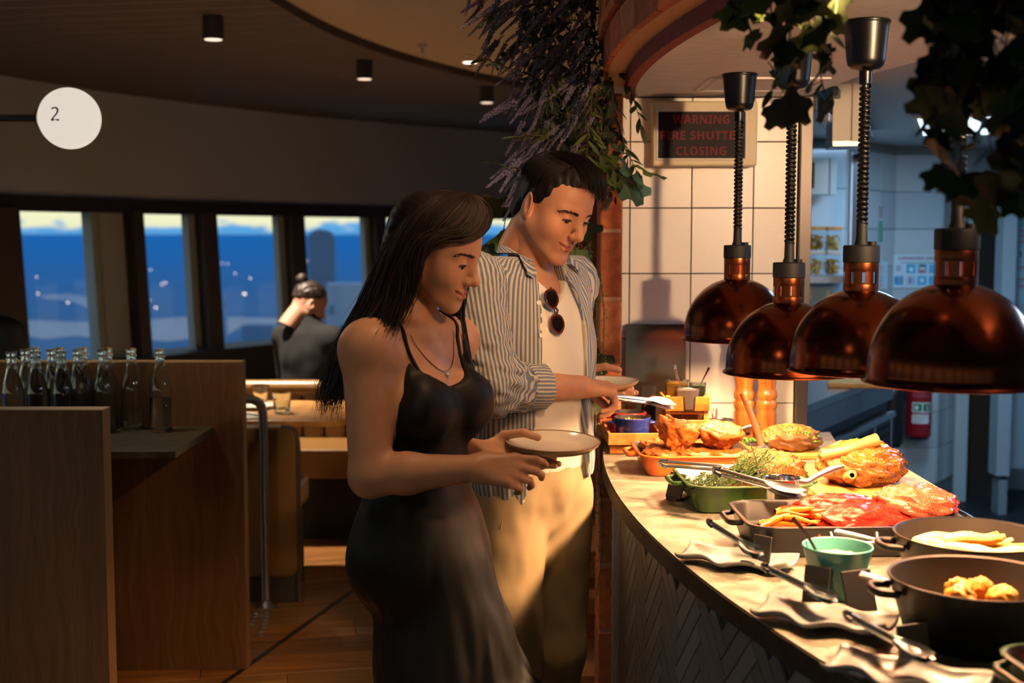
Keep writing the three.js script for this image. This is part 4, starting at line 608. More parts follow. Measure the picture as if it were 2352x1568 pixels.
// ---------------------------------------------------------------- things on the counter
const orient = (o, a, b, roll = 0) => { // local +x from a to b
  const A = V(a), B = V(b), x = B.clone().sub(A).normalize(), y = new THREE.Vector3(0, 1, 0), z = x.clone().cross(y).normalize(), yy = z.clone().cross(x); o.position.copy(A); o.quaternion.setFromRotationMatrix(new THREE.Matrix4().makeBasis(x, yy, z)); o.rotateX(roll); return o;
};
const armG = (() => { // pressed steel strip ending in a shallow scalloped head
  const N = 30, pos = [], idx = []; const W = t => t < 0.62 ? mix(0.006, 0.0075, t) : 0.0075 + 0.0135 * Math.sin(Math.min(1, (t - 0.62) / 0.38) * Math.PI * 0.86) ** 1.1;
  for (let i = 0; i <= N; i++) { const t = i / N, w = W(t); for (const [k, dy] of [[-1, 0], [-0.55, 1], [0, 1.25], [0.55, 1], [1, 0]]) { const cup = t > 0.62 ? -0.007 * (1 - k * k) * Math.sin((t - 0.62) / 0.38 * Math.PI) : 0.0022 * dy; pos.push(t * 0.245, cup, k * w + (t > 0.95 ? 0 : 0)); } }
  for (let i = 0; i < N; i++) for (let k = 0; k < 4; k++) { const a = i * 5 + k; idx.push(a, a + 1, a + 5, a + 1, a + 6, a + 5); }
  const g = new THREE.BufferGeometry(); g.setAttribute('position', new THREE.Float32BufferAttribute(pos, 3)); g.setIndex(idx); g.computeVertexNormals(); const a = clean(g), b = clean(g.clone().translate(0, -0.0012, 0)); return merge([a, b]);
})();
function tongs(label, a, b, gap = 0.1, roll = 0, m = M.steel, open = 0.09) {
  const t = thing('serving_tongs', label, 'tongs'); orient(t, a, b, roll);
  const u = mesh('arm', armG, m, t); u.rotation.z = open; u.position.y = 0.006; const d = mesh('arm', armG, m, t); d.rotation.z = -open; d.rotation.x = Math.PI; d.position.y = -0.006; mesh('spring_bend', tube([[0.012, 0.008, 0], [-0.004, 0.005, 0], [-0.008, 0, 0], [-0.004, -0.005, 0], [0.012, -0.008, 0]], 0.0055, 16, 6), m, t); return t;
}
function dish(name, label, w, d, h, pos, turn, outM, inM, ears = true) { // rectangular cast roasting dish with rounded corners and ear handles
  const t = thing(name, label, 'dish', pos, turn); const ring = (w, d, r, n = 6) => { const p = []; for (const [sx, sy, a0] of [[1, -1, -90], [1, 1, 0], [-1, 1, 90], [-1, -1, 180]]) for (let k = 0; k <= n; k++) { const a = (a0 + k * 90 / n) * D2R; p.push([sx * (w / 2 - r) + r * Math.cos(a), sy * (d / 2 - r) + r * Math.sin(a)]); } return p; };
  const loft = prof => { const pos2 = [], idx = []; let n = 0; prof.forEach(([off, y, cap]) => { const q = ring(w + 2 * off, d + 2 * off, Math.max(0.012, 0.045 + off)); n = q.length; for (const [x, z] of q) pos2.push(x, y, z); }); for (let i = 0; i < prof.length - 1; i++) for (let k = 0; k < n; k++) { const a = i * n + k, b = i * n + (k + 1) % n; idx.push(a, a + n, b, b, a + n, b + n); } const close = (i, y, fl) => { const c = pos2.length / 3; pos2.push(0, y, 0); for (let k = 0; k < n; k++) idx.push(...(fl ? [c, i * n + k, i * n + (k + 1) % n] : [c, i * n + (k + 1) % n, i * n + k])); }; if (prof.closeStart !== undefined) close(0, prof.closeStart, true); if (prof.closeEnd !== undefined) close(prof.length - 1, prof.closeEnd, false); const g = new THREE.BufferGeometry(); g.setAttribute('position', new THREE.Float32BufferAttribute(pos2, 3)); g.setIndex(idx); g.computeVertexNormals(); return g; };
  const po = [[-0.022, 0], [-0.016, 0.004], [-0.006, h * 0.5], [0, h - 0.006], [0.006, h - 0.005], [0.008, h - 0.001], [0.005, h], [-0.001, h]]; po.closeStart = 0; const pi = [[-0.001, h], [-0.006, h - 0.006], [-0.014, h * 0.4], [-0.022, 0.007]]; pi.closeEnd = 0.007;
  mesh('shell', loft(po), outM, t); mesh('lining', loft(pi), inM, t);
  if (ears) for (const s of [-1, 1]) { const e = tube([[s * (w / 2 + 0.004), h - 0.008, -0.05], [s * (w / 2 + 0.026), h - 0.01, -0.04], [s * (w / 2 + 0.03), h - 0.01, 0], [s * (w / 2 + 0.026), h - 0.01, 0.04], [s * (w / 2 + 0.004), h - 0.008, 0.05]], 0.006, 24, 8); mesh('handle', e, outM, t); }
  return t;
}
const enam = (c, r = 0.22) => mat(c, r, { clearcoat: 0.5 });
{ // low wooden tray with two small cocottes
  const t = thing('wooden_tray', 'low wooden tray beside the terracotta pillar', 'tray', [0.355, CT, -3.73]);
  mesh('front_board', cbox(0.155, 0.034, 0.008, 0.001, [0, 0.045, 0.122]), M.crate, t); mesh('lower_board', cbox(0.145, 0.022, 0.008, 0.001, [0, 0.013, 0.118]), M.crate2, t); mesh('back_board', cbox(0.155, 0.05, 0.008, 0.001, [0, 0.033, -0.122]), M.crate, t); for (const s of [-1, 1]) mesh('side_board', cbox(0.008, 0.034, 0.24, 0.001, [s * 0.074, 0.045, 0]), M.crate2, t); mesh('base_board', cbox(0.14, 0.008, 0.23, 0.001, [0, 0.014, 0]), M.crate2, t);
  const pot = (z, c, label) => { const p = thing('mini_cocotte', label, 'pot', [0.353, CT + 0.019, z]); const g = lathe([[0, 0], [0.04, 0], [0.046, 0.006], [0.05, 0.04], [0.0525, 0.074], [0.054, 0.078], [0.053, 0.081], [0.05, 0.081]], 40), i = lathe([[0.05, 0.081], [0.048, 0.07], [0.045, 0.03], [0.03, 0.012], [0, 0.01]], 40); mesh('shell', g, enam(c), p); mesh('lining', i, mat('#2a2a2c', 0.4), p); for (const s of [-1, 1]) mesh('handle', tube([[s * 0.05, 0.066, -0.016], [s * 0.062, 0.066, -0.012], [s * 0.064, 0.066, 0.012], [s * 0.05, 0.066, 0.016]], 0.0045, 14, 7), enam(c), p); return p; };
  pot(-3.675, '#1c2f78', 'small dark blue enamelled pot with yellow grated cheese in the wooden tray'); pot(-3.79, '#b02218', 'small red enamelled pot behind the blue pot');
  const ch = []; for (let i = 0; i < 70; i++) { const a = rr(0, 6.28), r = 0.036 * Math.sqrt(rnd()); ch.push(xf(new THREE.CapsuleGeometry(0.0016, 0.014, 2, 4), { p: [r * Math.cos(a), rr(-0.004, 0.004) + 0.008 * (1 - r / 0.036), r * Math.sin(a)], r: [1.57 + rr(-0.4, 0.4), rr(0, 6), rr(-0.3, 0.3)] })); } ch.push(cyl(0.043, 0.038, 0.05, 24, [0, -0.03, 0]));
  solo('grated_cheese', 'yellow grated cheese in the blue pot', 'cheese', ch, mat('#e8b83a', 0.6), [0.353, CT + 0.085, -3.675]).userData.kind = 'stuff';
  const c = thing('condiment_crate', 'small tall wooden slat crate holding the condiment jars', 'crate', [0.513, CT, -3.73]);
  for (const s of [-1, 1]) for (const u of [-1, 1]) mesh('corner_post', cbox(0.014, 0.163, 0.014, 0.001, [s * 0.056, 0.0815, u * 0.056]), M.crate, c);
  for (const y of [0.03, 0.075, 0.14]) { for (const u of [-1, 1]) { mesh('slat', cbox(0.128, y > 0.1 ? 0.042 : 0.034, 0.007, 0.001, [0, y, u * 0.066]), y > 0.1 ? M.walnut : M.crate2, c); mesh('slat', cbox(0.007, y > 0.1 ? 0.042 : 0.034, 0.112, 0.001, [u * 0.066, y, 0]), M.crate, c); } } mesh('shelf', cbox(0.112, 0.008, 0.112, 0.001, [0, 0.112, 0]), M.crate2, c);
  const jar = (x, z, r, h, fm, fh, label) => { const j = thing('condiment_jar', label, 'jar', [x, CT + 0.1165, z], 0, 'condiment jars in the crate'); mesh('glass', lathe([[0, 0], [r * 0.88, 0], [r * 0.94, 0.003], [r, h - 0.006], [r * 1.06, h - 0.003], [r * 1.05, h], [r * 0.95, h], [r * 0.9, 0.006], [0, 0.005]], 30), M.bottleGlass, j); mesh('sauce', lathe([[0, 0.0055], [r * 0.885, 0.0065], [r * 0.92, fh], [r * 0.6, fh + 0.003], [0, fh + 0.005]], 26), fm, j); return j; };
  jar(0.494, -3.76, 0.034, 0.083, mat('#dfae38', 0.5), 0.074, 'glass jar of yellow mustard at the back of the crate'); jar(0.518, -3.69, 0.036, 0.07, mat('#f1ead8', 0.5), 0.062, 'glass jar of white horseradish cream at the front of the crate'); jar(0.556, -3.755, 0.024, 0.075, mat('#3c5a2c', 0.5), 0.064, 'narrow glass jar of green mint sauce in the crate');
  const spn = (label, a, b, m = M.steel) => { const s = thing('condiment_spoon', label, 'spoon'); orient(s, a, b); mesh('handle', taper([[0, 0, 0], [0.03, 0.001, 0], [0.06, 0, 0], [0.075, 0, 0]], [0.002, 0.0022, 0.004, 0.0065], 12, 6).scale(1, 0.6, 1), m, s); mesh('bowl', xf(new THREE.SphereGeometry(0.009, 12, 8), { p: [-0.008, 0, 0], s: [1.3, 0.4, 1] }), m, s); };
  spn('steel spoon standing in the yellow mustard', [0.497, 1.09, -3.76], [0.489, 1.16, -3.765]); spn('short steel spoon leaning in the white cream', [0.502, 1.092, -3.69], [0.487, 1.135, -3.685]); spn('dark spoon handle leaning out of the mint jar', [0.557, 1.09, -3.755], [0.584, 1.15, -3.745], mat('#3c3833', 0.3, { metalness: 1 }));
  solo('steel_splash_panel', 'thin dark polished panel leaning on the tiles behind the tray', 'panel', cbox(0.195, 0.345, 0.005, 0.001), mat('#6f675d', 0.16, { metalness: 0.85 }), [0.46, 1.095, -4.03]).rotation.x = -0.06;
  const hk = thing('chilli_card', 'black card with a red chilli picture behind the pots', 'sign', [0.425, CT, -3.9]); mesh('card', cbox(0.045, 0.165, 0.004, 0.001, [0, 0.083, 0]), M.black, hk); mesh('chilli', taper([[-0.012, 0.1, 0.004], [0.0, 0.12, 0.005], [0.014, 0.135, 0.004]], [0.001, 0.006, 0.003], 12, 8), enam('#c3241c'), hk); mesh('base', cbox(0.05, 0.008, 0.03, 0.001, [0, 0.004, 0]), M.black, hk);
}
{ // pepper mills, saucepans, herb plate, brush jar
  const mg = lathe([[0, 0], [0.031, 0], [0.0325, 0.003], [0.032, 0.07], [0.0305, 0.085], [0.029, 0.088], [0.0325, 0.094], [0.0335, 0.104], [0.032, 0.113], [0.0285, 0.117], [0.028, 0.12], [0.0318, 0.124], [0.033, 0.134], [0.031, 0.143], [0.027, 0.15], [0.0275, 0.165], [0.0318, 0.19], [0.0325, 0.24], [0.03, 0.28], [0.024, 0.3], [0.0225, 0.304], [0.029, 0.316], [0.031, 0.335], [0.027, 0.356], [0.014, 0.37], [0, 0.374]], 40);
  { const p = mg.attributes.position, u = mg.attributes.uv; for (let i = 0; i < p.count; i++) u.setXY(i, u.getX(i) * 0.5, p.getY(i)); }
  const mill = (x, label) => { const t = thing('pepper_mill', label, 'pepper mill', [x, CT, -3.925], rr(0, 6), 'tall wooden pepper mills'); mesh('turned_body', mg, M.walnut, t); mesh('knob', lathe([[0, 0.374], [0.009, 0.376], [0.011, 0.384], [0.007, 0.392], [0, 0.393]], 20), M.steel, t); };
  mill(0.727, 'left of the two tall turned wooden pepper mills'); mill(0.797, 'right of the two tall turned wooden pepper mills');
  const sauce = (name, label, pos, r, h, hd, turn, m = M.steel) => { const t = thing(name, label, 'saucepan', pos, turn); mesh('body', lathe([[0, 0], [r * 0.95, 0], [r, 0.004], [r, h - 0.003], [r * 1.05, h], [r * 1.03, h + 0.001], [r * 0.97, h - 0.003], [r * 0.965, 0.006], [0, 0.005]], 40), m, t); mesh('handle', taper(hd, [0.006, 0.0055, 0.007, 0.008, 0.006], 22, 8).scale(1, 0.75, 1), m, t); return t; };
  sauce('small_saucepan', 'small steel saucepan with twigs behind the puddings', [0.645, CT, -3.88], 0.043, 0.062, [[0.043, 0.048, 0], [0.065, 0.046, 0.005], [0.09, 0.056, 0.008], [0.125, 0.062, 0.01]], 0.1);
  for (let i = 0; i < 6; i++) solo('dried_twig', 'thin dried twig standing in the small steel saucepan', 'twig', taper([[0, 0, 0], [rr(-0.004, 0.004), 0.04, rr(-0.004, 0.004)], [rr(-0.012, 0.012), 0.09, rr(-0.01, 0.01)]], [0.0022, 0.002, 0.001], 8, 5), mat('#6d4425', 0.8), [0.625 + rr(-0.01, 0.01), CT + 0.006, -3.885 + rr(-0.01, 0.01)], 0, 'twigs in the saucepan');
  sauce('gravy_pan', 'low saucepan with a dark curved handle behind the puddings', [0.565, CT, -3.605], 0.04, 0.05, [[0.04, 0.042, 0], [0.06, 0.05, 0], [0.09, 0.07, 0.0], [0.13, 0.074, 0]], 0.25, mat('#4a4541', 0.25, { metalness: 1 }));
  solo('gravy', 'dark gravy in the low saucepan', 'gravy', cyl(0.037, 0.037, 0.03, 30, [0, 0.0205, 0]), mat('#2b1609', 0.15), [0.565, CT, -3.605]);
  const hp = thing('herb_saucer', 'small dark saucer holding chopped parsley', 'saucer', [0.722, CT, -3.79]); mesh('saucer', lathe([[0, 0], [0.02, 0], [0.036, 0.012], [0.038, 0.014], [0.036, 0.015], [0.02, 0.005], [0, 0.004]], 30), mat('#3f3a33', 0.3), hp);
  const pars = (n, r, h) => { const L = []; for (let i = 0; i < n; i++) { const a = rr(0, 6.28), q = r * Math.sqrt(rnd()); L.push(xf(new THREE.IcosahedronGeometry(rr(0.002, 0.0042), 0), { p: [q * Math.cos(a), h * (1 - (q / r) ** 2) * rnd(), q * Math.sin(a)], r: [rr(0, 6), rr(0, 6), 0], s: [1, 0.45, 1.3] })); } return merge(L); };
  solo('chopped_parsley', 'bright green chopped parsley on the dark saucer', 'parsley', pars(120, 0.027, 0.014), mat('#4f9a1e', 0.6), [0.722, CT + 0.005, -3.79]).userData.kind = 'stuff';
  solo('parsley_sprig', 'curly pale green parsley sprig beside the puddings', 'parsley', pars(260, 0.022, 0.05), mat('#6d9a3c', 0.6), [0.672, CT + 0.002, -3.6]).userData.kind = 'stuff';
  const bj = thing('brush_pot', 'small steel pot standing between the puddings and the herb roast', 'pot', [0.684, CT, -3.47]); mesh('body', lathe([[0, 0], [0.026, 0], [0.028, 0.003], [0.03, 0.05], [0.031, 0.052], [0.029, 0.051], [0.026, 0.006], [0, 0.005]], 32), M.steel, bj);
  const bh = thing('wooden_brush', 'basting brush with a long wooden handle leaning in the steel pot', 'brush', [0.684, CT + 0.01, -3.47]); mesh('handle', taper([[0.01, 0.035, 0], [0.0, 0.07, -0.005], [-0.022, 0.13, -0.01], [-0.046, 0.185, -0.015]], [0.0095, 0.0098, 0.0085, 0.0075], 20, 12), mat('#b5673a', 0.45), bh); mesh('bristles', cyl(0.012, 0.009, 0.03, 14, [0.011, 0.02, 0]), mat('#d2b48a', 0.9), bh);
}
// puddings
const T_pud = tex(256, 128, (u, v) => { const n = tn(u, v, 1.4, 21, 4), f = tn(u, v, 6, 8, 3); return lerp3(lerp3(hex('#d99a50'), hex('#b3702e'), clamp(0.45 + n * 1.2)), hex('#6e3816'), sm(0.16, 0.5, n + 0.6 * f)); });
const pudM = mat('#d8b08c', 0.42, { map: T_pud, clearcoat: 0.15 });
{
  const od = dish('roasting_dish', 'orange enamelled cast roasting dish full of puddings', 0.3, 0.26, 0.057, [0.488, CT, -3.385], 0.02, enam('#d5631a', 0.3), mat('#3a332c', 0.5));
  const pud = (x, y, z, s, seed, label, tall = 1, turn = 0) => {
    const g = blob(0.05, 0.042 * tall, 0.05, 0.19, 1.5, seed, 26, (q, d) => { const up = d[1]; const cup = up > 0.35 ? -0.03 * tall * (1 - (d[0] ** 2 + d[2] ** 2) / 0.88) : 0; const fl = up > 0 ? 1.12 : 0.78 + 0.25 * (1 + up); return [q[0] * fl, q[1] + cup, q[2] * fl]; });
    { const u = g.attributes.uv; for (let i = 0; i < u.count; i++) u.setXY(i, u.getX(i) * 6 + seed * 0.37, u.getY(i) * 12 + seed * 0.21); }
    const m = solo('yorkshire_pudding', label, 'pudding', g, pudM, [x, y, z], turn, 'puddings in the orange dish'); m.scale.setScalar(s * 1.08); return m;
  };
  pud(0.4, CT + 0.045, -3.33, 0.92, 3, 'brown pudding at the front left of the orange dish', 0.85); pud(0.405, CT + 0.05, -3.45, 0.9, 5, 'pudding at the back left of the orange dish', 0.9); pud(0.487, CT + 0.045, -3.325, 0.92, 8, 'low pudding at the front middle of the orange dish', 0.8); pud(0.575, CT + 0.045, -3.325, 0.95, 11, 'low pudding at the front right of the orange dish', 0.8); pud(0.55, CT + 0.05, -3.45, 0.95, 14, 'pudding at the back right of the orange dish', 0.9);
  const a = pud(0.45, CT + 0.108, -3.375, 1.0, 17, 'tall torn pudding on top, touched by the tongs', 1.35, 0.6); a.rotation.z = -0.35; const b = pud(0.562, CT + 0.1, -3.375, 1.02, 23, 'cup shaped pudding on top at the right', 1.0, 1.9); b.rotation.z = 0.12;
}
// herb roast, meats, greens
const T_meat = (a, b, c, s) => tex(256, 256, (u, v) => { const n = tn(u, v, 1.6, s, 5), f = tn(u, v, 7, s + 3, 3); return lerp3(lerp3(hex(a), hex(b), clamp(0.5 + n * 1.1)), hex(c), sm(0.12, 0.45, f + n * 0.4)); });
const uvMul = (g, a, b) => { const u = g.attributes.uv; for (let i = 0; i < u.count; i++) u.setXY(i, u.getX(i) * a, u.getY(i) * b); return g; };
{
  const wb = thing('carving_board', 'round edged wooden carving board under the lamb', 'board', [0.865, CT, -3.12]); mesh('board', extrude((() => { const p = [], w = 0.165, d = 0.2, r = 0.05; for (const [sx, sy, a0] of [[1, -1, -90], [1, 1, 0], [-1, 1, 90], [-1, -1, 180]]) for (let k = 0; k <= 6; k++) { const q = (a0 + k * 15) * D2R; p.push([sx * (w - r) + r * Math.cos(q), sy * (d - r) + r * Math.sin(q)]); } return p; })(), 0.018, 0.003).rotateX(-Math.PI / 2).translate(0, 0.003, 0), M.lightWood, wb);
  const lamb = thing('roast_lamb', 'glazed roast leg of lamb with bones on the carving board', 'roast', [0.855, CT + 0.0245, -3.06]);
  const lg = uvMul(blob(0.108, 0.058, 0.088, 0.13, 1.9, 40, 36, (q, d) => [q[0], Math.max(-0.046, q[1]) + 0.046, q[2]]), 10, 10); mesh('meat', lg, mat('#ffffff', 0.2, { map: T_meat('#8f4d1f', '#55280f', '#b9803a', 31), clearcoat: 0.7, clearcoatRoughness: 0.15 }), lamb);
  mesh('shank_bone', taper([[-0.1, 0.075, 0.03], [-0.05, 0.09, 0.045], [0.0, 0.105, 0.035], [0.03, 0.112, 0.03]], [0.014, 0.012, 0.013, 0.017], 18, 12), mat('#a86c38', 0.45), lamb); mesh('hollow_bone', merge([lathe([[0.006, 0], [0.013, 0], [0.014, 0.004], [0.0125, 0.035], [0.006, 0.035]], 16).rotateX(1.2).translate(-0.05, 0.028, 0.075)]), mat('#a97a42', 0.5), lamb);
  const crumb = (n, f, m, name, label, pos) => { const L = []; for (let i = 0; i < n; i++) { const p = f(); L.push(xf(new THREE.IcosahedronGeometry(rr(0.0016, 0.0036), 0), { p, r: [rr(0, 6), rr(0, 6), 0], s: [1, 0.5, 1.4] })); } const o = solo(name, label, 'herbs', L, m, pos); o.userData.kind = 'stuff'; return o; };
  crumb(260, () => { const x = rr(-0.06, 0.08), z = rr(-0.04, 0.03); return [x, 0.102 * Math.sqrt(Math.max(0, 1 - (x / 0.108) ** 2 - (z / 0.088) ** 2)) + 0.006, z]; }, mat('#5d9a22', 0.6), 'herb_scatter', 'chopped green herbs on top of the lamb', [0.855, CT + 0.0245, -3.06]);
  const bd2 = thing('carving_board', 'small wooden board under the herb crusted roast', 'board', [0.8, CT, -3.6]); mesh('board', cbox(0.2, 0.016, 0.16, 0.004, [0, 0.008, 0]), M.lightWood, bd2);
  const pork = solo('herb_roast', 'herb crusted roast at the back of the counter', 'roast', uvMul(blob(0.088, 0.042, 0.06, 0.16, 2.2, 52, 30, (q) => [q[0], Math.max(-0.03, q[1]) + 0.03, q[2]]), 10, 10), mat('#b8a184', 0.5, { map: T_meat('#b08a4c', '#7e5529', '#76803a', 44) }), [0.8, CT + 0.0165, -3.6]);
  crumb(420, () => { const x = rr(-0.08, 0.08), z = rr(-0.05, 0.05), q = 1 - (x / 0.088) ** 2 - (z / 0.06) ** 2; return [x * 0.97, q > 0 ? 0.031 + 0.041 * Math.sqrt(q) : 0.03, z]; }, mat('#5f8a2a', 0.6), 'herb_crust', 'green and gold herb crust on the back roast', [0.8, CT + 0.0165, -3.6]);
  // green dish
  dish('roasting_dish', 'dark green enamelled cast dish with greens and a dark roast', 0.28, 0.26, 0.066, [0.54, CT, -2.945], 0.05, enam('#2c4a1a', 0.25), mat('#b8b09a', 0.35));
  const rs = solo('rosemary_roast', 'dark glazed roast covered with rosemary in the green dish', 'roast', uvMul(blob(0.105, 0.058, 0.072, 0.14, 2.1, 61, 34, (q) => [q[0], Math.max(-0.04, q[1]) + 0.04, q[2]]), 10, 10), mat('#ffffff', 0.22, { map: T_meat('#8a4a1c', '#4a220c', '#c08a44', 57), clearcoat: 0.6, clearcoatRoughness: 0.2 }), [0.605, CT + 0.02, -2.98], 0.2); rs.rotation.z = 0.2;
  const needles = (n, base, dir, spread) => { const L = []; for (let s = 0; s < n; s++) { const p0 = [base[0] + rr(-1, 1) * spread[0], base[1] + rr(-0.3, 1) * spread[1], base[2] + rr(-1, 1) * spread[2]], d = [dir[0] + rr(-0.35, 0.35), dir[1] + rr(-0.2, 0.3), dir[2] + rr(-0.4, 0.4)], l = rr(0.06, 0.1); const e = p0.map((v, k) => v + d[k] * l); L.push(taper([p0, p0.map((v, k) => mix(v, e[k], 0.5)), e], [0.0014, 0.0012, 0.0006], 6, 4)); for (let i = 0; i < 26; i++) { const t = i / 26, q = p0.map((v, k) => mix(v, e[k], t)); L.push(xf(new THREE.ConeGeometry(0.0013, rr(0.012, 0.02), 4), { p: [q[0] + rr(-0.004, 0.004), q[1] + rr(-0.002, 0.006), q[2] + rr(-0.004, 0.004)], r: [rr(-1.2, 1.2), 0, rr(-1.5, 0.4)] })); } } return merge(L); };
  const nm = mat('#3f5a1f', 0.55), nm2 = mat('#2b4016', 0.6);
  solo('rosemary_bunch', 'bunch of green rosemary lying over the dark roast', 'rosemary', needles(26, [0, 0, 0], [0.75, 0.5, -0.1], [0.035, 0.025, 0.03]), nm, [0.535, CT + 0.06, -2.905]).userData.kind = 'stuff';
  solo('leafy_greens', 'dark leafy greens in the near corner of the green dish', 'greens', needles(26, [0, 0, 0], [0.2, 0.05, 0.1], [0.04, 0.015, 0.04]), nm2, [0.45, CT + 0.045, -2.9]).userData.kind = 'stuff';
  tongs('steel tongs resting across the green dish with their handle to the left', [0.362, 1.005, -3.0], [0.53, 0.988, -2.935], 0, 0.3);
  // sauce pan on a wooden rest
  const rb = thing('wooden_rest', 'small wooden block raising the steel sauce pan', 'block', [0.592, CT, -2.735]); mesh('block', cbox(0.09, 0.042, 0.09, 0.003, [0, 0.021, 0]), M.crate, rb);
  const sp = thing('sauce_pan', 'bright steel sauce pan with its handle raised to the right', 'saucepan', [0.592, CT + 0.043, -2.735], 0.12); mesh('body', lathe([[0, 0], [0.036, 0], [0.038, 0.004], [0.0385, 0.055], [0.041, 0.058], [0.04, 0.059], [0.037, 0.055], [0.0365, 0.006], [0, 0.005]], 40), M.chrome, sp); mesh('handle', taper([[0.038, 0.05, 0], [0.055, 0.048, 0], [0.08, 0.06, 0.0], [0.115, 0.075, 0.0], [0.14, 0.08, 0]], [0.007, 0.0065, 0.007, 0.0085, 0.006], 22, 8), M.steel, sp);
  const sk = solo('meat_fork', 'thin steel skewer standing in the green dish', 'skewer', taper([[0, 0, 0], [-0.012, 0.045, 0.004], [-0.03, 0.1, 0.008]], [0.0012, 0.0014, 0.0016], 10, 5), M.steel, [0.572, CT + 0.065, -2.86]);
  // black dish: carrots and glazed ribs
  dish('roasting_dish', 'black cast dish with carrots and red glazed ribs', 0.44, 0.25, 0.066, [0.685, CT, -2.545], 0.02, mat('#0a0a0a', 0.3, { clearcoat: 0.3 }), mat('#1a1816', 0.4));
  const hb = thing('wire_handle', 'looped wire handle on the front of the black dish', 'handle', [0.66, CT + 0.05, -2.402]); mesh('loop', tube([[-0.045, 0.008, 0], [-0.04, -0.006, 0.014], [0, -0.008, 0.018], [0.04, -0.006, 0.014], [0.045, 0.008, 0]], 0.004, 24, 8), M.steelDull, hb);
  const ribM = mat('#ffffff', 0.16, { map: T_meat('#961c14', '#620f0d', '#bd4520', 71), clearcoat: 0.9, clearcoatRoughness: 0.12 });
  const rib = (p, s, r, seed, label, m = ribM) => { const o = solo('glazed_rib', label, 'meat', uvMul(blob(0.1, 0.046, 0.07, 0.13, 1.7, seed, 32, (q) => [q[0], Math.max(-0.036, q[1]) + 0.036, q[2]]), 10, 10), m, p, r, 'glazed ribs in the black dish'); o.scale.set(...s); return o; };
  rib([0.735, CT + 0.02, -2.575], [1.25, 0.72, 1.0], 0.3, 80, 'large dark red glazed rib joint in the middle of the black dish'); rib([0.845, CT + 0.035, -2.6], [0.85, 0.95, 0.95], -0.4, 87, 'pale pink glazed joint at the right end of the black dish', mat('#ffffff', 0.2, { map: T_meat('#b8472e', '#94281c', '#d0805a', 78), clearcoat: 0.8, clearcoatRoughness: 0.15 })); rib([0.69, CT + 0.03, -2.625], [1.0, 0.7, 0.7], 0.1, 93, 'thin red glazed slice at the back of the black dish');
  const cg = [0, 1, 2].map(k => taper([[0, 0, 0], [0.03, 0.002 * k, 0.001], [0.06, 0, 0.002 * k], [0.085, -0.001, 0]], [0.008, 0.0085, 0.006, 0.002], 10, 8)), cm = [mat('#e0641a', 0.28, { clearcoat: 0.4 }), mat('#ee7c28', 0.28, { clearcoat: 0.4 }), mat('#d4560f', 0.3, { clearcoat: 0.4 })];
  for (let i = 0; i < 34; i++) { const o = solo('roast_carrot', 'roasted orange carrot piece in the black dish', 'carrot', cg[i % 3], cm[i % 3], [0.485 + rnd() * 0.115, CT + 0.03 + 0.03 * rnd() + (i > 20 ? 0.012 : 0), -2.47 - rnd() * 0.12], rr(-0.9, 0.9), 'carrots in the black dish'); o.rotation.z = rr(-0.25, 0.3); o.scale.setScalar(rr(0.6, 0.95)); }
  tongs('steel tongs lying over the carrots with blue tinted handle', [0.455, 1.028, -2.78], [0.62, 0.99, -2.57], 0, 0.2);
}
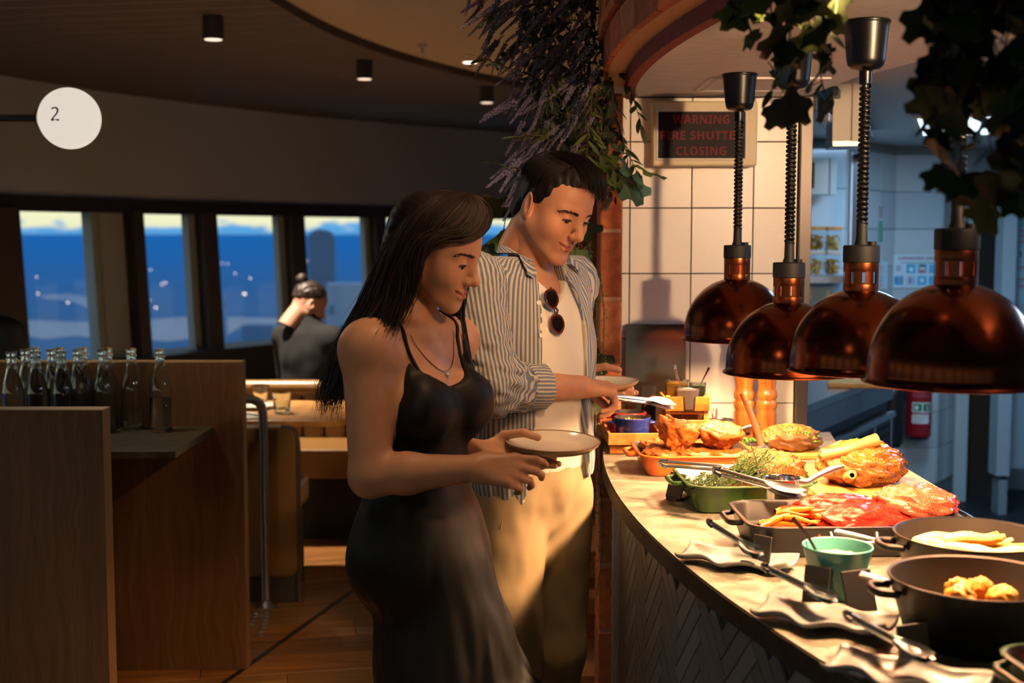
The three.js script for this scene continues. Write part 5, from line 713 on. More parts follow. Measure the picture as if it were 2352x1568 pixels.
{ // round pans, cup, spoon rests, cards in the foreground
  const panG = [lathe([[0, 0], [0.1, 0], [0.108, 0.006], [0.13, 0.08], [0.1345, 0.098], [0.137, 0.101], [0.135, 0.103], [0.131, 0.1]], 64), lathe([[0.131, 0.1], [0.126, 0.08], [0.104, 0.012], [0.09, 0.007], [0, 0.007]], 64)];
  const pan = (label, x, z, turn) => { const t = thing('cast_iron_pan', label, 'pan', [x, CT, z], turn, 'round black pans'); mesh('shell', panG[0], mat('#0c0b0b', 0.36), t); mesh('lining', panG[1], mat('#2b2824', 0.34), t); for (const s of [-1, 1]) mesh('handle', tube([[s * 0.13, 0.082, -0.03], [s * 0.16, 0.084, -0.024], [s * 0.163, 0.084, 0.024], [s * 0.13, 0.082, 0.03]], 0.0065, 18, 8), mat('#0c0b0b', 0.36), t); return t; };
  pan('far round black pan with roast parsnips', 0.82, -2.21, 0); pan('near round black pan with golden potatoes', 0.725, -1.925, 0);
  const pm = [mat('#eec06a', 0.4), mat('#f4d68c', 0.4), mat('#e0a64a', 0.4)], pg = [0, 1].map(k => taper([[0, 0, 0], [0.03, 0.003, 0], [0.07, -0.002, 0.004], [0.1, 0, 0]], [0.011, 0.012, 0.009, 0.005], 12, 10)), cap = new THREE.SphereGeometry(0.011, 10, 8);
  for (let i = 0; i < 34; i++) { const a = rr(0, 6.28), r = 0.075 * Math.sqrt(rnd()); const o = solo('roast_parsnip', 'pale roast parsnip baton in the far round pan', 'parsnip', merge([pg[i % 2], cap]), pm[i % 3], [0.82 + r * Math.cos(a) - 0.04, CT + 0.045 + 0.045 * rnd() * (1 - r / 0.1) + (i > 12 ? 0.015 : 0), -2.21 + r * Math.sin(a)], rr(-0.7, 0.7), 'parsnips in the far pan'); o.rotation.z = rr(-0.1, 0.25); }
  const tm = [mat('#e89a34', 0.38), mat('#d98422', 0.38), mat('#f0ae4a', 0.4)];
  for (let i = 0; i < 11; i++) { const a = i * 2.4, r = i < 7 ? 0.068 * Math.sqrt((i + 0.6) / 7) : 0.035; solo('roast_potato', 'golden roast potato in the near round pan', 'potato', blob(0.026, 0.021, 0.023, 0.25, 1.5, 100 + i * 3, 12), tm[i % 3], [0.725 + r * Math.cos(a), CT + (i < 7 ? 0.045 : 0.07), -1.925 + r * Math.sin(a)], rr(0, 6), 'potatoes in the near pan'); }
  const sl = (label, a, b) => { const s = thing('serving_spoon', label, 'spoon'); orient(s, a, b); mesh('handle', taper([[0, 0, 0], [0.06, 0.004, 0], [0.13, 0.004, 0], [0.16, 0, 0]], [0.012, 0.008, 0.004, 0.005], 16, 8).scale(1, 0.35, 1.2), M.steel, s); mesh('bowl', xf(new THREE.SphereGeometry(0.024, 16, 10), { p: [0.185, 0, 0], s: [1.35, 0.35, 1] }), M.steel, s); };
  sl('steel serving spoon reaching into the far round pan', [0.6, 1.005, -2.3], [0.76, 0.985, -2.2]); sl('steel serving spoon reaching into the near round pan', [0.57, 1.0, -2.02], [0.66, 0.985, -1.96]);
  dish('roasting_dish', 'small dark green dish at the right front edge of the frame', 0.3, 0.2, 0.066, [0.825, CT, -1.62], 0.1, enam('#1f4a26', 0.25), mat('#4b4640', 0.4));
  for (let i = 0; i < 7; i++) solo('pumpkin_piece', 'orange roast pumpkin piece in the front green dish', 'pumpkin', blob(0.028, 0.02, 0.024, 0.2, 1.6, 200 + i * 5, 12), mat(i % 2 ? '#d5601c' : '#e07a2a', 0.35), [0.745 + (i % 4) * 0.045, CT + 0.03, -1.66 + Math.floor(i / 4) * 0.055], i, 'pumpkin in the green dish');
  const tc = thing('teal_cup', 'teal ceramic cup of creamy sauce', 'cup', [0.568, CT, -2.165]); mesh('body', lathe([[0, 0], [0.036, 0], [0.039, 0.003], [0.05, 0.05], [0.0585, 0.086], [0.061, 0.09], [0.0605, 0.093], [0.057, 0.091], [0.046, 0.05], [0.035, 0.008], [0, 0.006]], 48), enam('#4f9a94', 0.3), tc);
  const sc = solo('creamy_sauce', 'thick cream coloured sauce inside the teal cup', 'sauce', blob(0.0505, 0.012, 0.0505, 0.12, 2.6, 140, 20, (q, d) => [q[0] * (d[1] < 0 ? 0.96 : 1), q[1] * (d[1] < 0 ? 2.2 : 1), q[2] * (d[1] < 0 ? 0.96 : 1)]), mat('#e6d9a0', 0.5), [0.568, CT + 0.066, -2.165]);
  solo('cup_spoon', 'dark spoon handle standing beside the teal cup', 'spoon', taper([[0, 0.06, 0], [-0.02, 0.095, -0.004], [-0.045, 0.125, -0.006]], [0.003, 0.003, 0.005], 10, 6), mat('#5b3d38', 0.3, { metalness: 1 }), [0.541, CT + 0.008, -2.19]);
  // spoon rests: wavy grey trays
  const restG = (() => { const NX = 40, NZ = 16, pos = [], idx = []; const ht = (u, v) => 0.01 + 0.005 * Math.sin(u * 8) * (0.5 + 0.5 * v) + 0.012 * Math.pow(Math.abs(v), 3) + 0.006 * Math.pow(Math.abs(u), 4); for (const s of [1, 0]) for (let i = 0; i <= NX; i++) for (let j = 0; j <= NZ; j++) { const u = i / NX * 2 - 1, v = j / NZ * 2 - 1, k = Math.sqrt(Math.max(0.05, 1 - u * u * 0.55)); pos.push(u * 0.11, s ? Math.max(0.005, ht(u, v)) : Math.max(0, ht(u, v) - 0.006), v * 0.066 * (0.82 + 0.18 * Math.cos(u * 7)) * k); } const n = (NX + 1) * (NZ + 1); for (let i = 0; i < NX; i++) for (let j = 0; j < NZ; j++) { const a = i * (NZ + 1) + j; idx.push(a, a + 1, a + NZ + 1, a + 1, a + NZ + 2, a + NZ + 1); const b = a + n; idx.push(b, b + NZ + 1, b + 1, b + 1, b + NZ + 1, b + NZ + 2); } const edge = (a, b) => idx.push(a, a + n, b, b, a + n, b + n); for (let i = 0; i < NX; i++) { edge((i + 1) * (NZ + 1), i * (NZ + 1)); edge(i * (NZ + 1) + NZ, (i + 1) * (NZ + 1) + NZ); } for (let j = 0; j < NZ; j++) { edge(j, j + 1); edge(NX * (NZ + 1) + j + 1, NX * (NZ + 1) + j); } const g = new THREE.BufferGeometry(); g.setAttribute('position', new THREE.Float32BufferAttribute(pos, 3)); g.setIndex(idx); g.computeVertexNormals(); return g; })();
  const rm = mat('#8d8e8b', 0.35, { clearcoat: 0.2 }); const rest = (x, z, a, l) => solo('spoon_rest', l, 'spoon rest', restG, rm, [x, CT, z], a, 'wavy spoon rests');
  rest(0.43, -2.375, -0.5, 'wavy grey spoon rest farthest from the viewer along the counter edge'); rest(0.505, -2.0, -0.55, 'wavy grey spoon rest below the teal cup'); rest(0.555, -1.735, -0.6, 'wavy grey spoon rest nearest the viewer');
  tongs('dark tongs lying on the farthest spoon rest', [0.39, 0.985, -2.46], [0.475, 0.948, -2.27], 0, 0.2, mat('#9fb2ba', 0.2, { metalness: 1 }), 0.04).scale.setScalar(0.72); tongs('blue tinted tongs lying on the spoon rest below the teal cup', [0.44, 0.975, -2.16], [0.55, 0.948, -1.955], 0, 0.2, mat('#9fb2ba', 0.2, { metalness: 1 }), 0.04).scale.setScalar(0.72); tongs('blue tinted tongs lying on the nearest spoon rest', [0.51, 0.975, -1.88], [0.61, 0.948, -1.67], 0, 0.2, mat('#9fb2ba', 0.2, { metalness: 1 }), 0.04).scale.setScalar(0.72);
  // small black cards on stands
  const card = (label, x, z, w, h, turn, lean, tex0) => { const t = thing('food_card', label, 'sign', [x, CT, z], turn); mesh('card', xf(cbox(w, h, 0.004, 0.0008), { p: [0, h / 2 * Math.cos(lean) + 0.004, -h / 2 * Math.sin(lean)], r: [-lean, 0, 0] }), tex0 || M.black, t); mesh('stand', cbox(w * 0.7, 0.006, 0.03, 0.001, [0, 0.003, -0.008]), M.black, t); return t; };
  card('small chalkboard card leaning beside the green dish', 0.385, -2.975, 0.05, 0.062, -0.9, 0.3, mat('#2a2624', 0.8)); card('black square card in front of the teal cup', 0.585, -2.06, 0.058, 0.07, 0.35, 0.35); card('grey arrow shaped card behind the middle spoon rest', 0.515, -2.105, 0.045, 0.065, -0.6, 0.2, mat('#4a463e', 0.5, { metalness: 0.5 })); card('grey card between the near pan and the nearest spoon rest', 0.592, -1.8, 0.055, 0.06, 0.4, 0.25, mat('#4a463e', 0.5, { metalness: 0.5 })); card('dark card beside the black dish', 0.475, -2.37, 0.04, 0.055, -0.8, 0.15, mat('#2a2624', 0.5));
}

// ---------------------------------------------------------------- people: distance fields meshed into continuous surfaces
const smin = (a, b, k) => { if (k <= 0) return Math.min(a, b); const h = Math.max(k - Math.abs(a - b), 0) / k; return Math.min(a, b) - h * h * k * 0.25; };
const smax = (a, b, k) => -smin(-a, -b, k);
const cap = (a, b, r1, r2 = r1) => { const bx = b[0] - a[0], by = b[1] - a[1], bz = b[2] - a[2], l2 = bx * bx + by * by + bz * bz || 1e-9; return (x, y, z) => { const px = x - a[0], py = y - a[1], pz = z - a[2], t = clamp((px * bx + py * by + pz * bz) / l2); return Math.hypot(px - bx * t, py - by * t, pz - bz * t) - (r1 + (r2 - r1) * t); }; };
const sph = (c, r) => (x, y, z) => Math.hypot(x - c[0], y - c[1], z - c[2]) - r;
const ell = (c, r, m) => { const q = m ? new THREE.Matrix3().setFromMatrix4(m.clone().transpose()).elements : null; return (x, y, z) => { let px = x - c[0], py = y - c[1], pz = z - c[2]; if (q) { const a = q[0] * px + q[3] * py + q[6] * pz, b = q[1] * px + q[4] * py + q[7] * pz, d = q[2] * px + q[5] * py + q[8] * pz; px = a; py = b; pz = d; } const k0 = Math.hypot(px / r[0], py / r[1], pz / r[2]), k1 = Math.hypot(px / r[0] ** 2, py / r[1] ** 2, pz / r[2] ** 2); return k1 < 1e-6 ? -Math.min(...r) : k0 * (k0 - 1) / k1; }; };
const field = list => (x, y, z) => { let d = 1e3; for (const [f, k, op] of list) { const v = f(x, y, z); d = op ? smax(d, -v, k) : smin(d, v, k); } return d; };
function polygonise(f, lo, hi, cell, opt = {}) {
  const n = lo.map((v, i) => Math.ceil((hi[i] - v) / cell) + 1), [nx, ny, nz] = n, D = new Float32Array(nx * ny * nz), id = (i, j, k) => (k * ny + j) * nx + i, B = 6;
  for (let k0 = 0; k0 < nz; k0 += B) for (let j0 = 0; j0 < ny; j0 += B) for (let i0 = 0; i0 < nx; i0 += B) {
    const c = f(lo[0] + (i0 + B / 2) * cell, lo[1] + (j0 + B / 2) * cell, lo[2] + (k0 + B / 2) * cell), far = Math.abs(c) > B * cell * 1.25;
    for (let k = k0; k < Math.min(nz, k0 + B); k++) for (let j = j0; j < Math.min(ny, j0 + B); j++) for (let i = i0; i < Math.min(nx, i0 + B); i++) D[id(i, j, k)] = far ? c : f(lo[0] + i * cell, lo[1] + j * cell, lo[2] + k * cell);
  }
  const vid = new Int32Array(nx * ny * nz).fill(-1), pos = [], idx = [];
  for (let k = 0; k < nz - 1; k++) for (let j = 0; j < ny - 1; j++) for (let i = 0; i < nx - 1; i++) {
    const c = []; let s = 0; for (let q = 0; q < 8; q++) { const v = D[id(i + (q & 1), j + (q >> 1 & 1), k + (q >> 2))]; c.push(v); if (v < 0) s++; } if (s === 0 || s === 8) continue;
    let x = 0, y = 0, z = 0, m = 0; for (const [a, b] of EDGES) if ((c[a] < 0) !== (c[b] < 0)) { const t = c[a] / (c[a] - c[b]); x += (a & 1) + ((b & 1) - (a & 1)) * t; y += (a >> 1 & 1) + ((b >> 1 & 1) - (a >> 1 & 1)) * t; z += (a >> 2) + ((b >> 2) - (a >> 2)) * t; m++; }
    vid[id(i, j, k)] = pos.length / 3; pos.push(lo[0] + (i + x / m) * cell, lo[1] + (j + y / m) * cell, lo[2] + (k + z / m) * cell);
  }
  const quad = (a, b, c, d, fl) => { if (a < 0 || b < 0 || c < 0 || d < 0) return; if (fl) idx.push(a, c, b, a, d, c); else idx.push(a, b, c, a, c, d); };
  for (let k = 1; k < nz - 1; k++) for (let j = 1; j < ny - 1; j++) for (let i = 1; i < nx - 1; i++) {
    const s = D[id(i, j, k)] < 0;
    if (s !== (D[id(i + 1, j, k)] < 0)) quad(vid[id(i, j - 1, k - 1)], vid[id(i, j, k - 1)], vid[id(i, j, k)], vid[id(i, j - 1, k)], !s);
    if (s !== (D[id(i, j + 1, k)] < 0)) quad(vid[id(i - 1, j, k - 1)], vid[id(i, j, k - 1)], vid[id(i, j, k)], vid[id(i - 1, j, k)], s);
    if (s !== (D[id(i, j, k + 1)] < 0)) quad(vid[id(i - 1, j - 1, k)], vid[id(i, j - 1, k)], vid[id(i, j, k)], vid[id(i - 1, j, k)], !s);
  }
  const P = new Float32Array(pos), N = new Float32Array(pos.length), e = cell * (opt.soft || 0.5);
  for (let i = 0; i < P.length; i += 3) { const x = P[i], y = P[i + 1], z = P[i + 2]; let a = f(x + e, y, z) - f(x - e, y, z), b = f(x, y + e, z) - f(x, y - e, z), c = f(x, y, z + e) - f(x, y, z - e); const l = Math.hypot(a, b, c) || 1; N[i] = a / l; N[i + 1] = b / l; N[i + 2] = c / l; const d = clamp(f(x, y, z), -cell, cell) * 0.8; P[i] -= d * N[i]; P[i + 1] -= d * N[i + 1]; P[i + 2] -= d * N[i + 2]; }
  const g = new THREE.BufferGeometry(); g.setAttribute('position', new THREE.BufferAttribute(P, 3)); g.setAttribute('normal', new THREE.BufferAttribute(N, 3)); g.setIndex(idx);
  const uv = new Float32Array(P.length / 3 * 2); if (opt.uv) for (let i = 0; i < P.length / 3; i++) { const q = opt.uv(P[3 * i], P[3 * i + 1], P[3 * i + 2], N[3 * i], N[3 * i + 1], N[3 * i + 2]); uv[2 * i] = q[0]; uv[2 * i + 1] = q[1]; } g.setAttribute('uv', new THREE.BufferAttribute(uv, 2));
  if (opt.color) { const C4 = new Float32Array(P.length); for (let i = 0; i < P.length; i += 3) { const q = opt.color(P[i], P[i + 1], P[i + 2]); C4[i] = q[0]; C4[i + 1] = q[1]; C4[i + 2] = q[2]; } g.setAttribute('color', new THREE.BufferAttribute(C4, 3)); }
  return g;
}
const EDGES = []; for (let a = 0; a < 8; a++) for (let b = a + 1; b < 8; b++) { const x = a ^ b; if (x === 1 || x === 2 || x === 4) EDGES.push([a, b]); }
const project = (f, p, off = 0) => { let [x, y, z] = p; for (let i = 0; i < 6; i++) { const e = 1e-3, d = f(x, y, z) - off; let a = f(x + e, y, z) - f(x - e, y, z), b = f(x, y + e, z) - f(x, y - e, z), c = f(x, y, z + e) - f(x, y, z - e); const l = Math.hypot(a, b, c) || 1; x -= d * a / l; y -= d * b / l; z -= d * c / l; } return [x, y, z]; };
function frame(origin, yaw, pitch, roll, s = 1) { return new THREE.Matrix4().compose(V(origin), new THREE.Quaternion().setFromEuler(new THREE.Euler(pitch, yaw, roll, 'YXZ')), new THREE.Vector3(s, s, s)); }
const apply = (m, p) => V(p).applyMatrix4(m).toArray();

function headField(o) { // head in its own axes: x to the person's left, y up, z forwards; eyes near y = 0
  const L = [], w = o.jaw, S = (f) => { for (const s of [-1, 1]) f(s); };
  L.push([ell([0, 0.036, -0.014], [0.073, 0.08, 0.094]), 0]); L.push([ell([0, 0.034, 0.032], [0.06, 0.056, 0.056]), 0.03]); L.push([ell([0, -0.03, 0.03], [0.06 * w, 0.072, 0.051]), 0.03]);
  S(s => { L.push([cap([s * 0.05 * w, -0.05, 0.0], [s * 0.016 * w, -0.1 * o.chin, 0.064], 0.019, 0.013), 0.03]); }); L.push([ell([0, -0.101 * o.chin, 0.071], [0.019 * w, 0.014, 0.013]), 0.02]);
  S(s => L.push([sph([s * 0.038, -0.032, 0.053], 0.0255), 0.03])); S(s => L.push([cap([s * 0.012, 0.0185, 0.081], [s * 0.043, 0.017, 0.066], o.brow, o.brow * 0.9), 0.016]));
  S(s => L.push([sph([s * 0.031, -0.001, 0.1], 0.0185), 0.014, 1])); S(s => L.push([sph([s * 0.031, -0.002, 0.0705], 0.0146), 0.004])); S(s => L.push([ell([s * 0.0315, o.slit, 0.0845], [0.0158, 0.0036, 0.0095]), 0.0012, 1]));
  L.push([cap([0, 0.014, 0.079], [0, -0.03, o.nose - 0.002], 0.0085, 0.0098), 0.018]); L.push([sph([0, -0.034, o.nose - 0.001], 0.009), 0.01]); S(s => L.push([sph([s * 0.0105, -0.0385, o.nose - 0.0125], 0.0076), 0.01])); S(s => L.push([sph([s * 0.0062, -0.0465, o.nose - 0.006], 0.0036), 0.003, 1]));
  L.push([ell([0, -0.066, 0.07], [0.026, 0.021, 0.0185]), 0.02]);
  const cy = -0.0675 + o.smile, cz = 0.0775, cx = 0.0255;
  S(s => { L.push([cap([0, -0.0612, 0.0895], [s * 0.012, -0.0618, 0.0868], 0.0045, 0.0042), 0.004]); L.push([cap([s * 0.012, -0.0618, 0.0868], [s * cx, cy + 0.001, cz], 0.0042, 0.0018), 0.004]); L.push([cap([0, -0.0735, 0.0868], [s * 0.012, -0.0725, 0.085], o.lip, o.lip * 0.85), 0.004]); L.push([cap([s * 0.012, -0.0725, 0.085], [s * cx, cy - 0.001, cz], o.lip * 0.85, 0.0018), 0.004]); });
  S(s => { L.push([cap([0, -0.0675, 0.0945], [s * 0.012, -0.0677, 0.0918], 0.0019), 0.0018, 1]); L.push([cap([s * 0.012, -0.0677, 0.0918], [s * (cx + 0.003), cy + 0.0006, cz + 0.0015], 0.0019, 0.002), 0.002, 1]); });
  L.push([sph([0, -0.0855, 0.0895], 0.0075), 0.008, 1]);
  S(s => { const m = new THREE.Matrix4().makeRotationFromEuler(new THREE.Euler(-0.22, s * 0.45, 0)); L.push([ell([s * 0.0745, -0.008, -0.014], [0.0065, 0.031, 0.0185], m), 0.006]); L.push([ell([s * 0.0825, -0.005, -0.009], [0.006, 0.02, 0.0105], m), 0.004, 1]); L.push([cap([s * 0.0735, -0.033, -0.006], [s * 0.073, -0.03, -0.008], 0.0068), 0.006]); });
  const f = field(L); f.mouth = [cx, cy, cz]; return f;
}
function headColor(o, base) { // lips and warm cheeks, in linear colour
  const lip = o.lipColor; return (x, y, z) => { const ax = Math.abs(x); const up = cap([0, -0.062, 0.089], [0.024, -0.0665 + o.smile, 0.078], 0.0045, 0.0022), lo = cap([0, -0.0735, 0.0868], [0.023, -0.069 + o.smile, 0.078], o.lip * 1.05, 0.0022); const l = z > 0.07 ? sm(0.0042, 0.0012, Math.min(up(ax, y, z), lo(ax, y, z))) : 0; const ch = 0.3 * Math.exp(-(((ax - 0.042) / 0.02) ** 2 + ((y + 0.03) / 0.02) ** 2)) * (z > 0.02 ? 1 : 0); const nz = 0.0; const beard = o.beard ? o.beard * sm(-0.035, -0.06, y) * sm(-0.02, 0.01, z) * (1 - l) : 0; let c = base.map((v, k) => mix(v, v * [1.08, 0.82, 0.78][k], ch)); c = c.map((v, k) => mix(v, v * [0.62, 0.6, 0.62][k], beard)); return c.map((v, k) => mix(v, lip[k], l)); };
}
function faceDetails(person, hf, m, o, hairM) { // eyes, lashes, brows; each follows the face surface
  for (const s of [-1, 1]) {
    const e = new THREE.SphereGeometry(0.0132, 20, 14); e.translate(s * 0.031, -0.002, 0.0705); const eye = mesh('eye', e.applyMatrix4(m), mat('#cfc4ba', 0.2), person);
    const iris = new THREE.SphereGeometry(0.0068, 16, 10); iris.scale(1, 1, 0.5); iris.rotateX(0.55); iris.translate(s * 0.031 , -0.0076, 0.0807); mesh('iris', iris.applyMatrix4(m), mat(o.iris, 0.15), eye);
    const arc = []; for (let i = 0; i <= 8; i++) { const t = i / 8 * 2 - 1, X = s * (0.0318 + t * 0.0155), Y = o.slit + 0.0036 * (1 - t * t) - (s * t * s > 0.6 ? 0.0004 : 0); arc.push(project(hf, [X, Y, 0.087 - 0.006 * t * t], 0.0002)); }
    mesh('lash_line', taper(arc, [0.0008, 0.0017, 0.0022, 0.0016], 16, 5).applyMatrix4(m), mat('#120b08', 0.7), person);
    const L = []; for (let i = 0; i < 54; i++) { const t = rnd(), X = 0.0125 + 0.036 * t, Y = mix(0.0185, 0.0255, Math.sin(t * 2.1)) - 0.008 * t * t + rr(-0.0028, 0.0028) * (1 - t * 0.6) + o.browY, a = project(hf, [s * X, Y, 0.09 - 0.026 * t], 0.0004), b = project(hf, [s * (X + 0.007), Y + 0.003 * (1 - 2 * t), 0.088 - 0.026 * t], 0.0012); L.push(taper([a, a.map((v, k) => (v + b[k]) / 2), b], [0.0007, 0.0008, 0.0003], 3, 4)); }
    mesh('eyebrow', merge(L).applyMatrix4(m), hairM, person);
  }
}
function handParts(o) { // wrist, dir, palm (the way the palm faces), thumb (towards the thumb side); returns field list
  const d = V(o.dir).normalize(), n = V(o.palm).addScaledVector(d, -V(o.palm).dot(d)).normalize(), t = V(o.thumb).addScaledVector(d, -V(o.thumb).dot(d)).addScaledVector(n, -V(o.thumb).dot(n)).normalize(), W = V(o.wrist), s = o.s || 1, L = [];
  const P = (a, b, c) => W.clone().addScaledVector(d, a * s).addScaledVector(t, b * s).addScaledVector(n, c * s).toArray();
  const side = [0.028, 0.0095, -0.009, -0.0265], len = [0.087, 0.09, 0.085, 0.077], ph = [[0.043, 0.025, 0.02], [0.047, 0.029, 0.021], [0.044, 0.027, 0.021], [0.034, 0.02, 0.019]], rad = [0.0092, 0.0094, 0.0088, 0.0078];
  for (let i = 0; i < 4; i++) L.push([cap(P(0.005, side[i] * 0.55, 0), P(len[i] - 0.006, side[i], 0.001), 0.0165 * s, 0.0112 * s), i ? 0.012 : 0]); L.push([cap(P(0.0, 0.0, 0), P(-0.03, 0, 0), 0.024 * s, 0.025 * s), 0.02]); L.push([cap(P(0.02, 0.022, 0.008), P(0.05, 0.024, 0.012), 0.016 * s, 0.013 * s), 0.015]);
  const tips = [];
  for (let i = 0; i < 4; i++) { let p = P(len[i] - 0.006, side[i], 0.001), ang = 0; const c = o.curl[i], sp = (o.spread || 0) * (1.5 - i) * 0.35; let q = p; for (let j = 0; j < 3; j++) { ang += c[j] * D2R; const dir = d.clone().multiplyScalar(Math.cos(ang)).addScaledVector(n, Math.sin(ang)).addScaledVector(t, Math.sin(sp) * Math.cos(ang)); q = V(p).addScaledVector(dir, ph[i][j] * s).toArray(); L.push([cap(p, q, rad[i] * s * (1 - j * 0.08), rad[i] * s * (0.94 - j * 0.09)), j === 0 ? 0.009 : 0.003]); p = q; } tips.push(q); }
  { let p = P(0.022, 0.024, 0.01), q; const T = o.thumbPath; for (let j = 0; j < 3; j++) { q = P(...T[j]); L.push([cap(p, q, [0.0145, 0.0112, 0.0098][j] * s, [0.0112, 0.0098, 0.0085][j] * s), j ? 0.004 : 0.012]); p = q; } tips.push(q); }
  const all = [W.toArray(), ...tips]; const lo = [0, 1, 2].map(k => Math.min(...all.map(a => a[k])) - 0.045 * s), hi = [0, 1, 2].map(k => Math.max(...all.map(a => a[k])) + 0.045 * s);
  const e = d.clone().multiplyScalar(-0.035).add(W).toArray(); for (let k = 0; k < 3; k++) { lo[k] = Math.min(lo[k], e[k] - 0.03); hi[k] = Math.max(hi[k], e[k] + 0.03); }
  const F = field(L); F.lo = lo; F.hi = hi; F.tips = tips; return F;
}
function strands(guides, n, r, o = {}) { // hair locks blended between neighbouring guide curves, with waves and loose ends
  const cs = guides.map(g => new THREE.CatmullRomCurve3(g.map(V), false, 'centripetal')), L = [], seg = o.seg || 20;
  for (let i = 0; i < n; i++) {
    const k = rnd() * (cs.length - 1), a = Math.floor(Math.min(k, cs.length - 2)), t = k - a, end = o.ends ? mix(o.ends[0], 1, rnd()) : 1, ph = rr(0, 6.28), w = (o.wave || 0) * rr(0.5, 1.2), off = [rr(-1, 1), rr(-1, 1), rr(-1, 1)], pts = [];
    const st = o.start ? rnd() * o.start : 0;
    for (let j = 0; j <= 10; j++) { const u = st + (end - st) * j / 10, A = cs[a].getPoint(u), B = cs[a + 1].getPoint(u), q = A.lerp(B, t), s = (o.fuzz || 0.006) * (0.35 + 1.1 * u); const wv = w * u * u; pts.push([q.x + off[0] * s + wv * Math.sin(u * (o.freq || 14) + ph), q.y + off[1] * s * 0.6 + wv * 0.4 * Math.cos(u * (o.freq || 14) + ph), q.z + off[2] * s + wv * Math.cos(u * (o.freq || 14) * 0.9 + ph)]); }
    const R = r * rr(0.6, 1.25); L.push(taper(pts, [R * 0.7, R, R, R * 0.75, R * 0.2], seg, o.rad || 4));
  }
  return merge(L);
}
function bounds(g, pad) { g.computeBoundingBox(); return g; }
const shift = (g, b) => { g.translate(-b[0], -b[1], -b[2]); return g; };

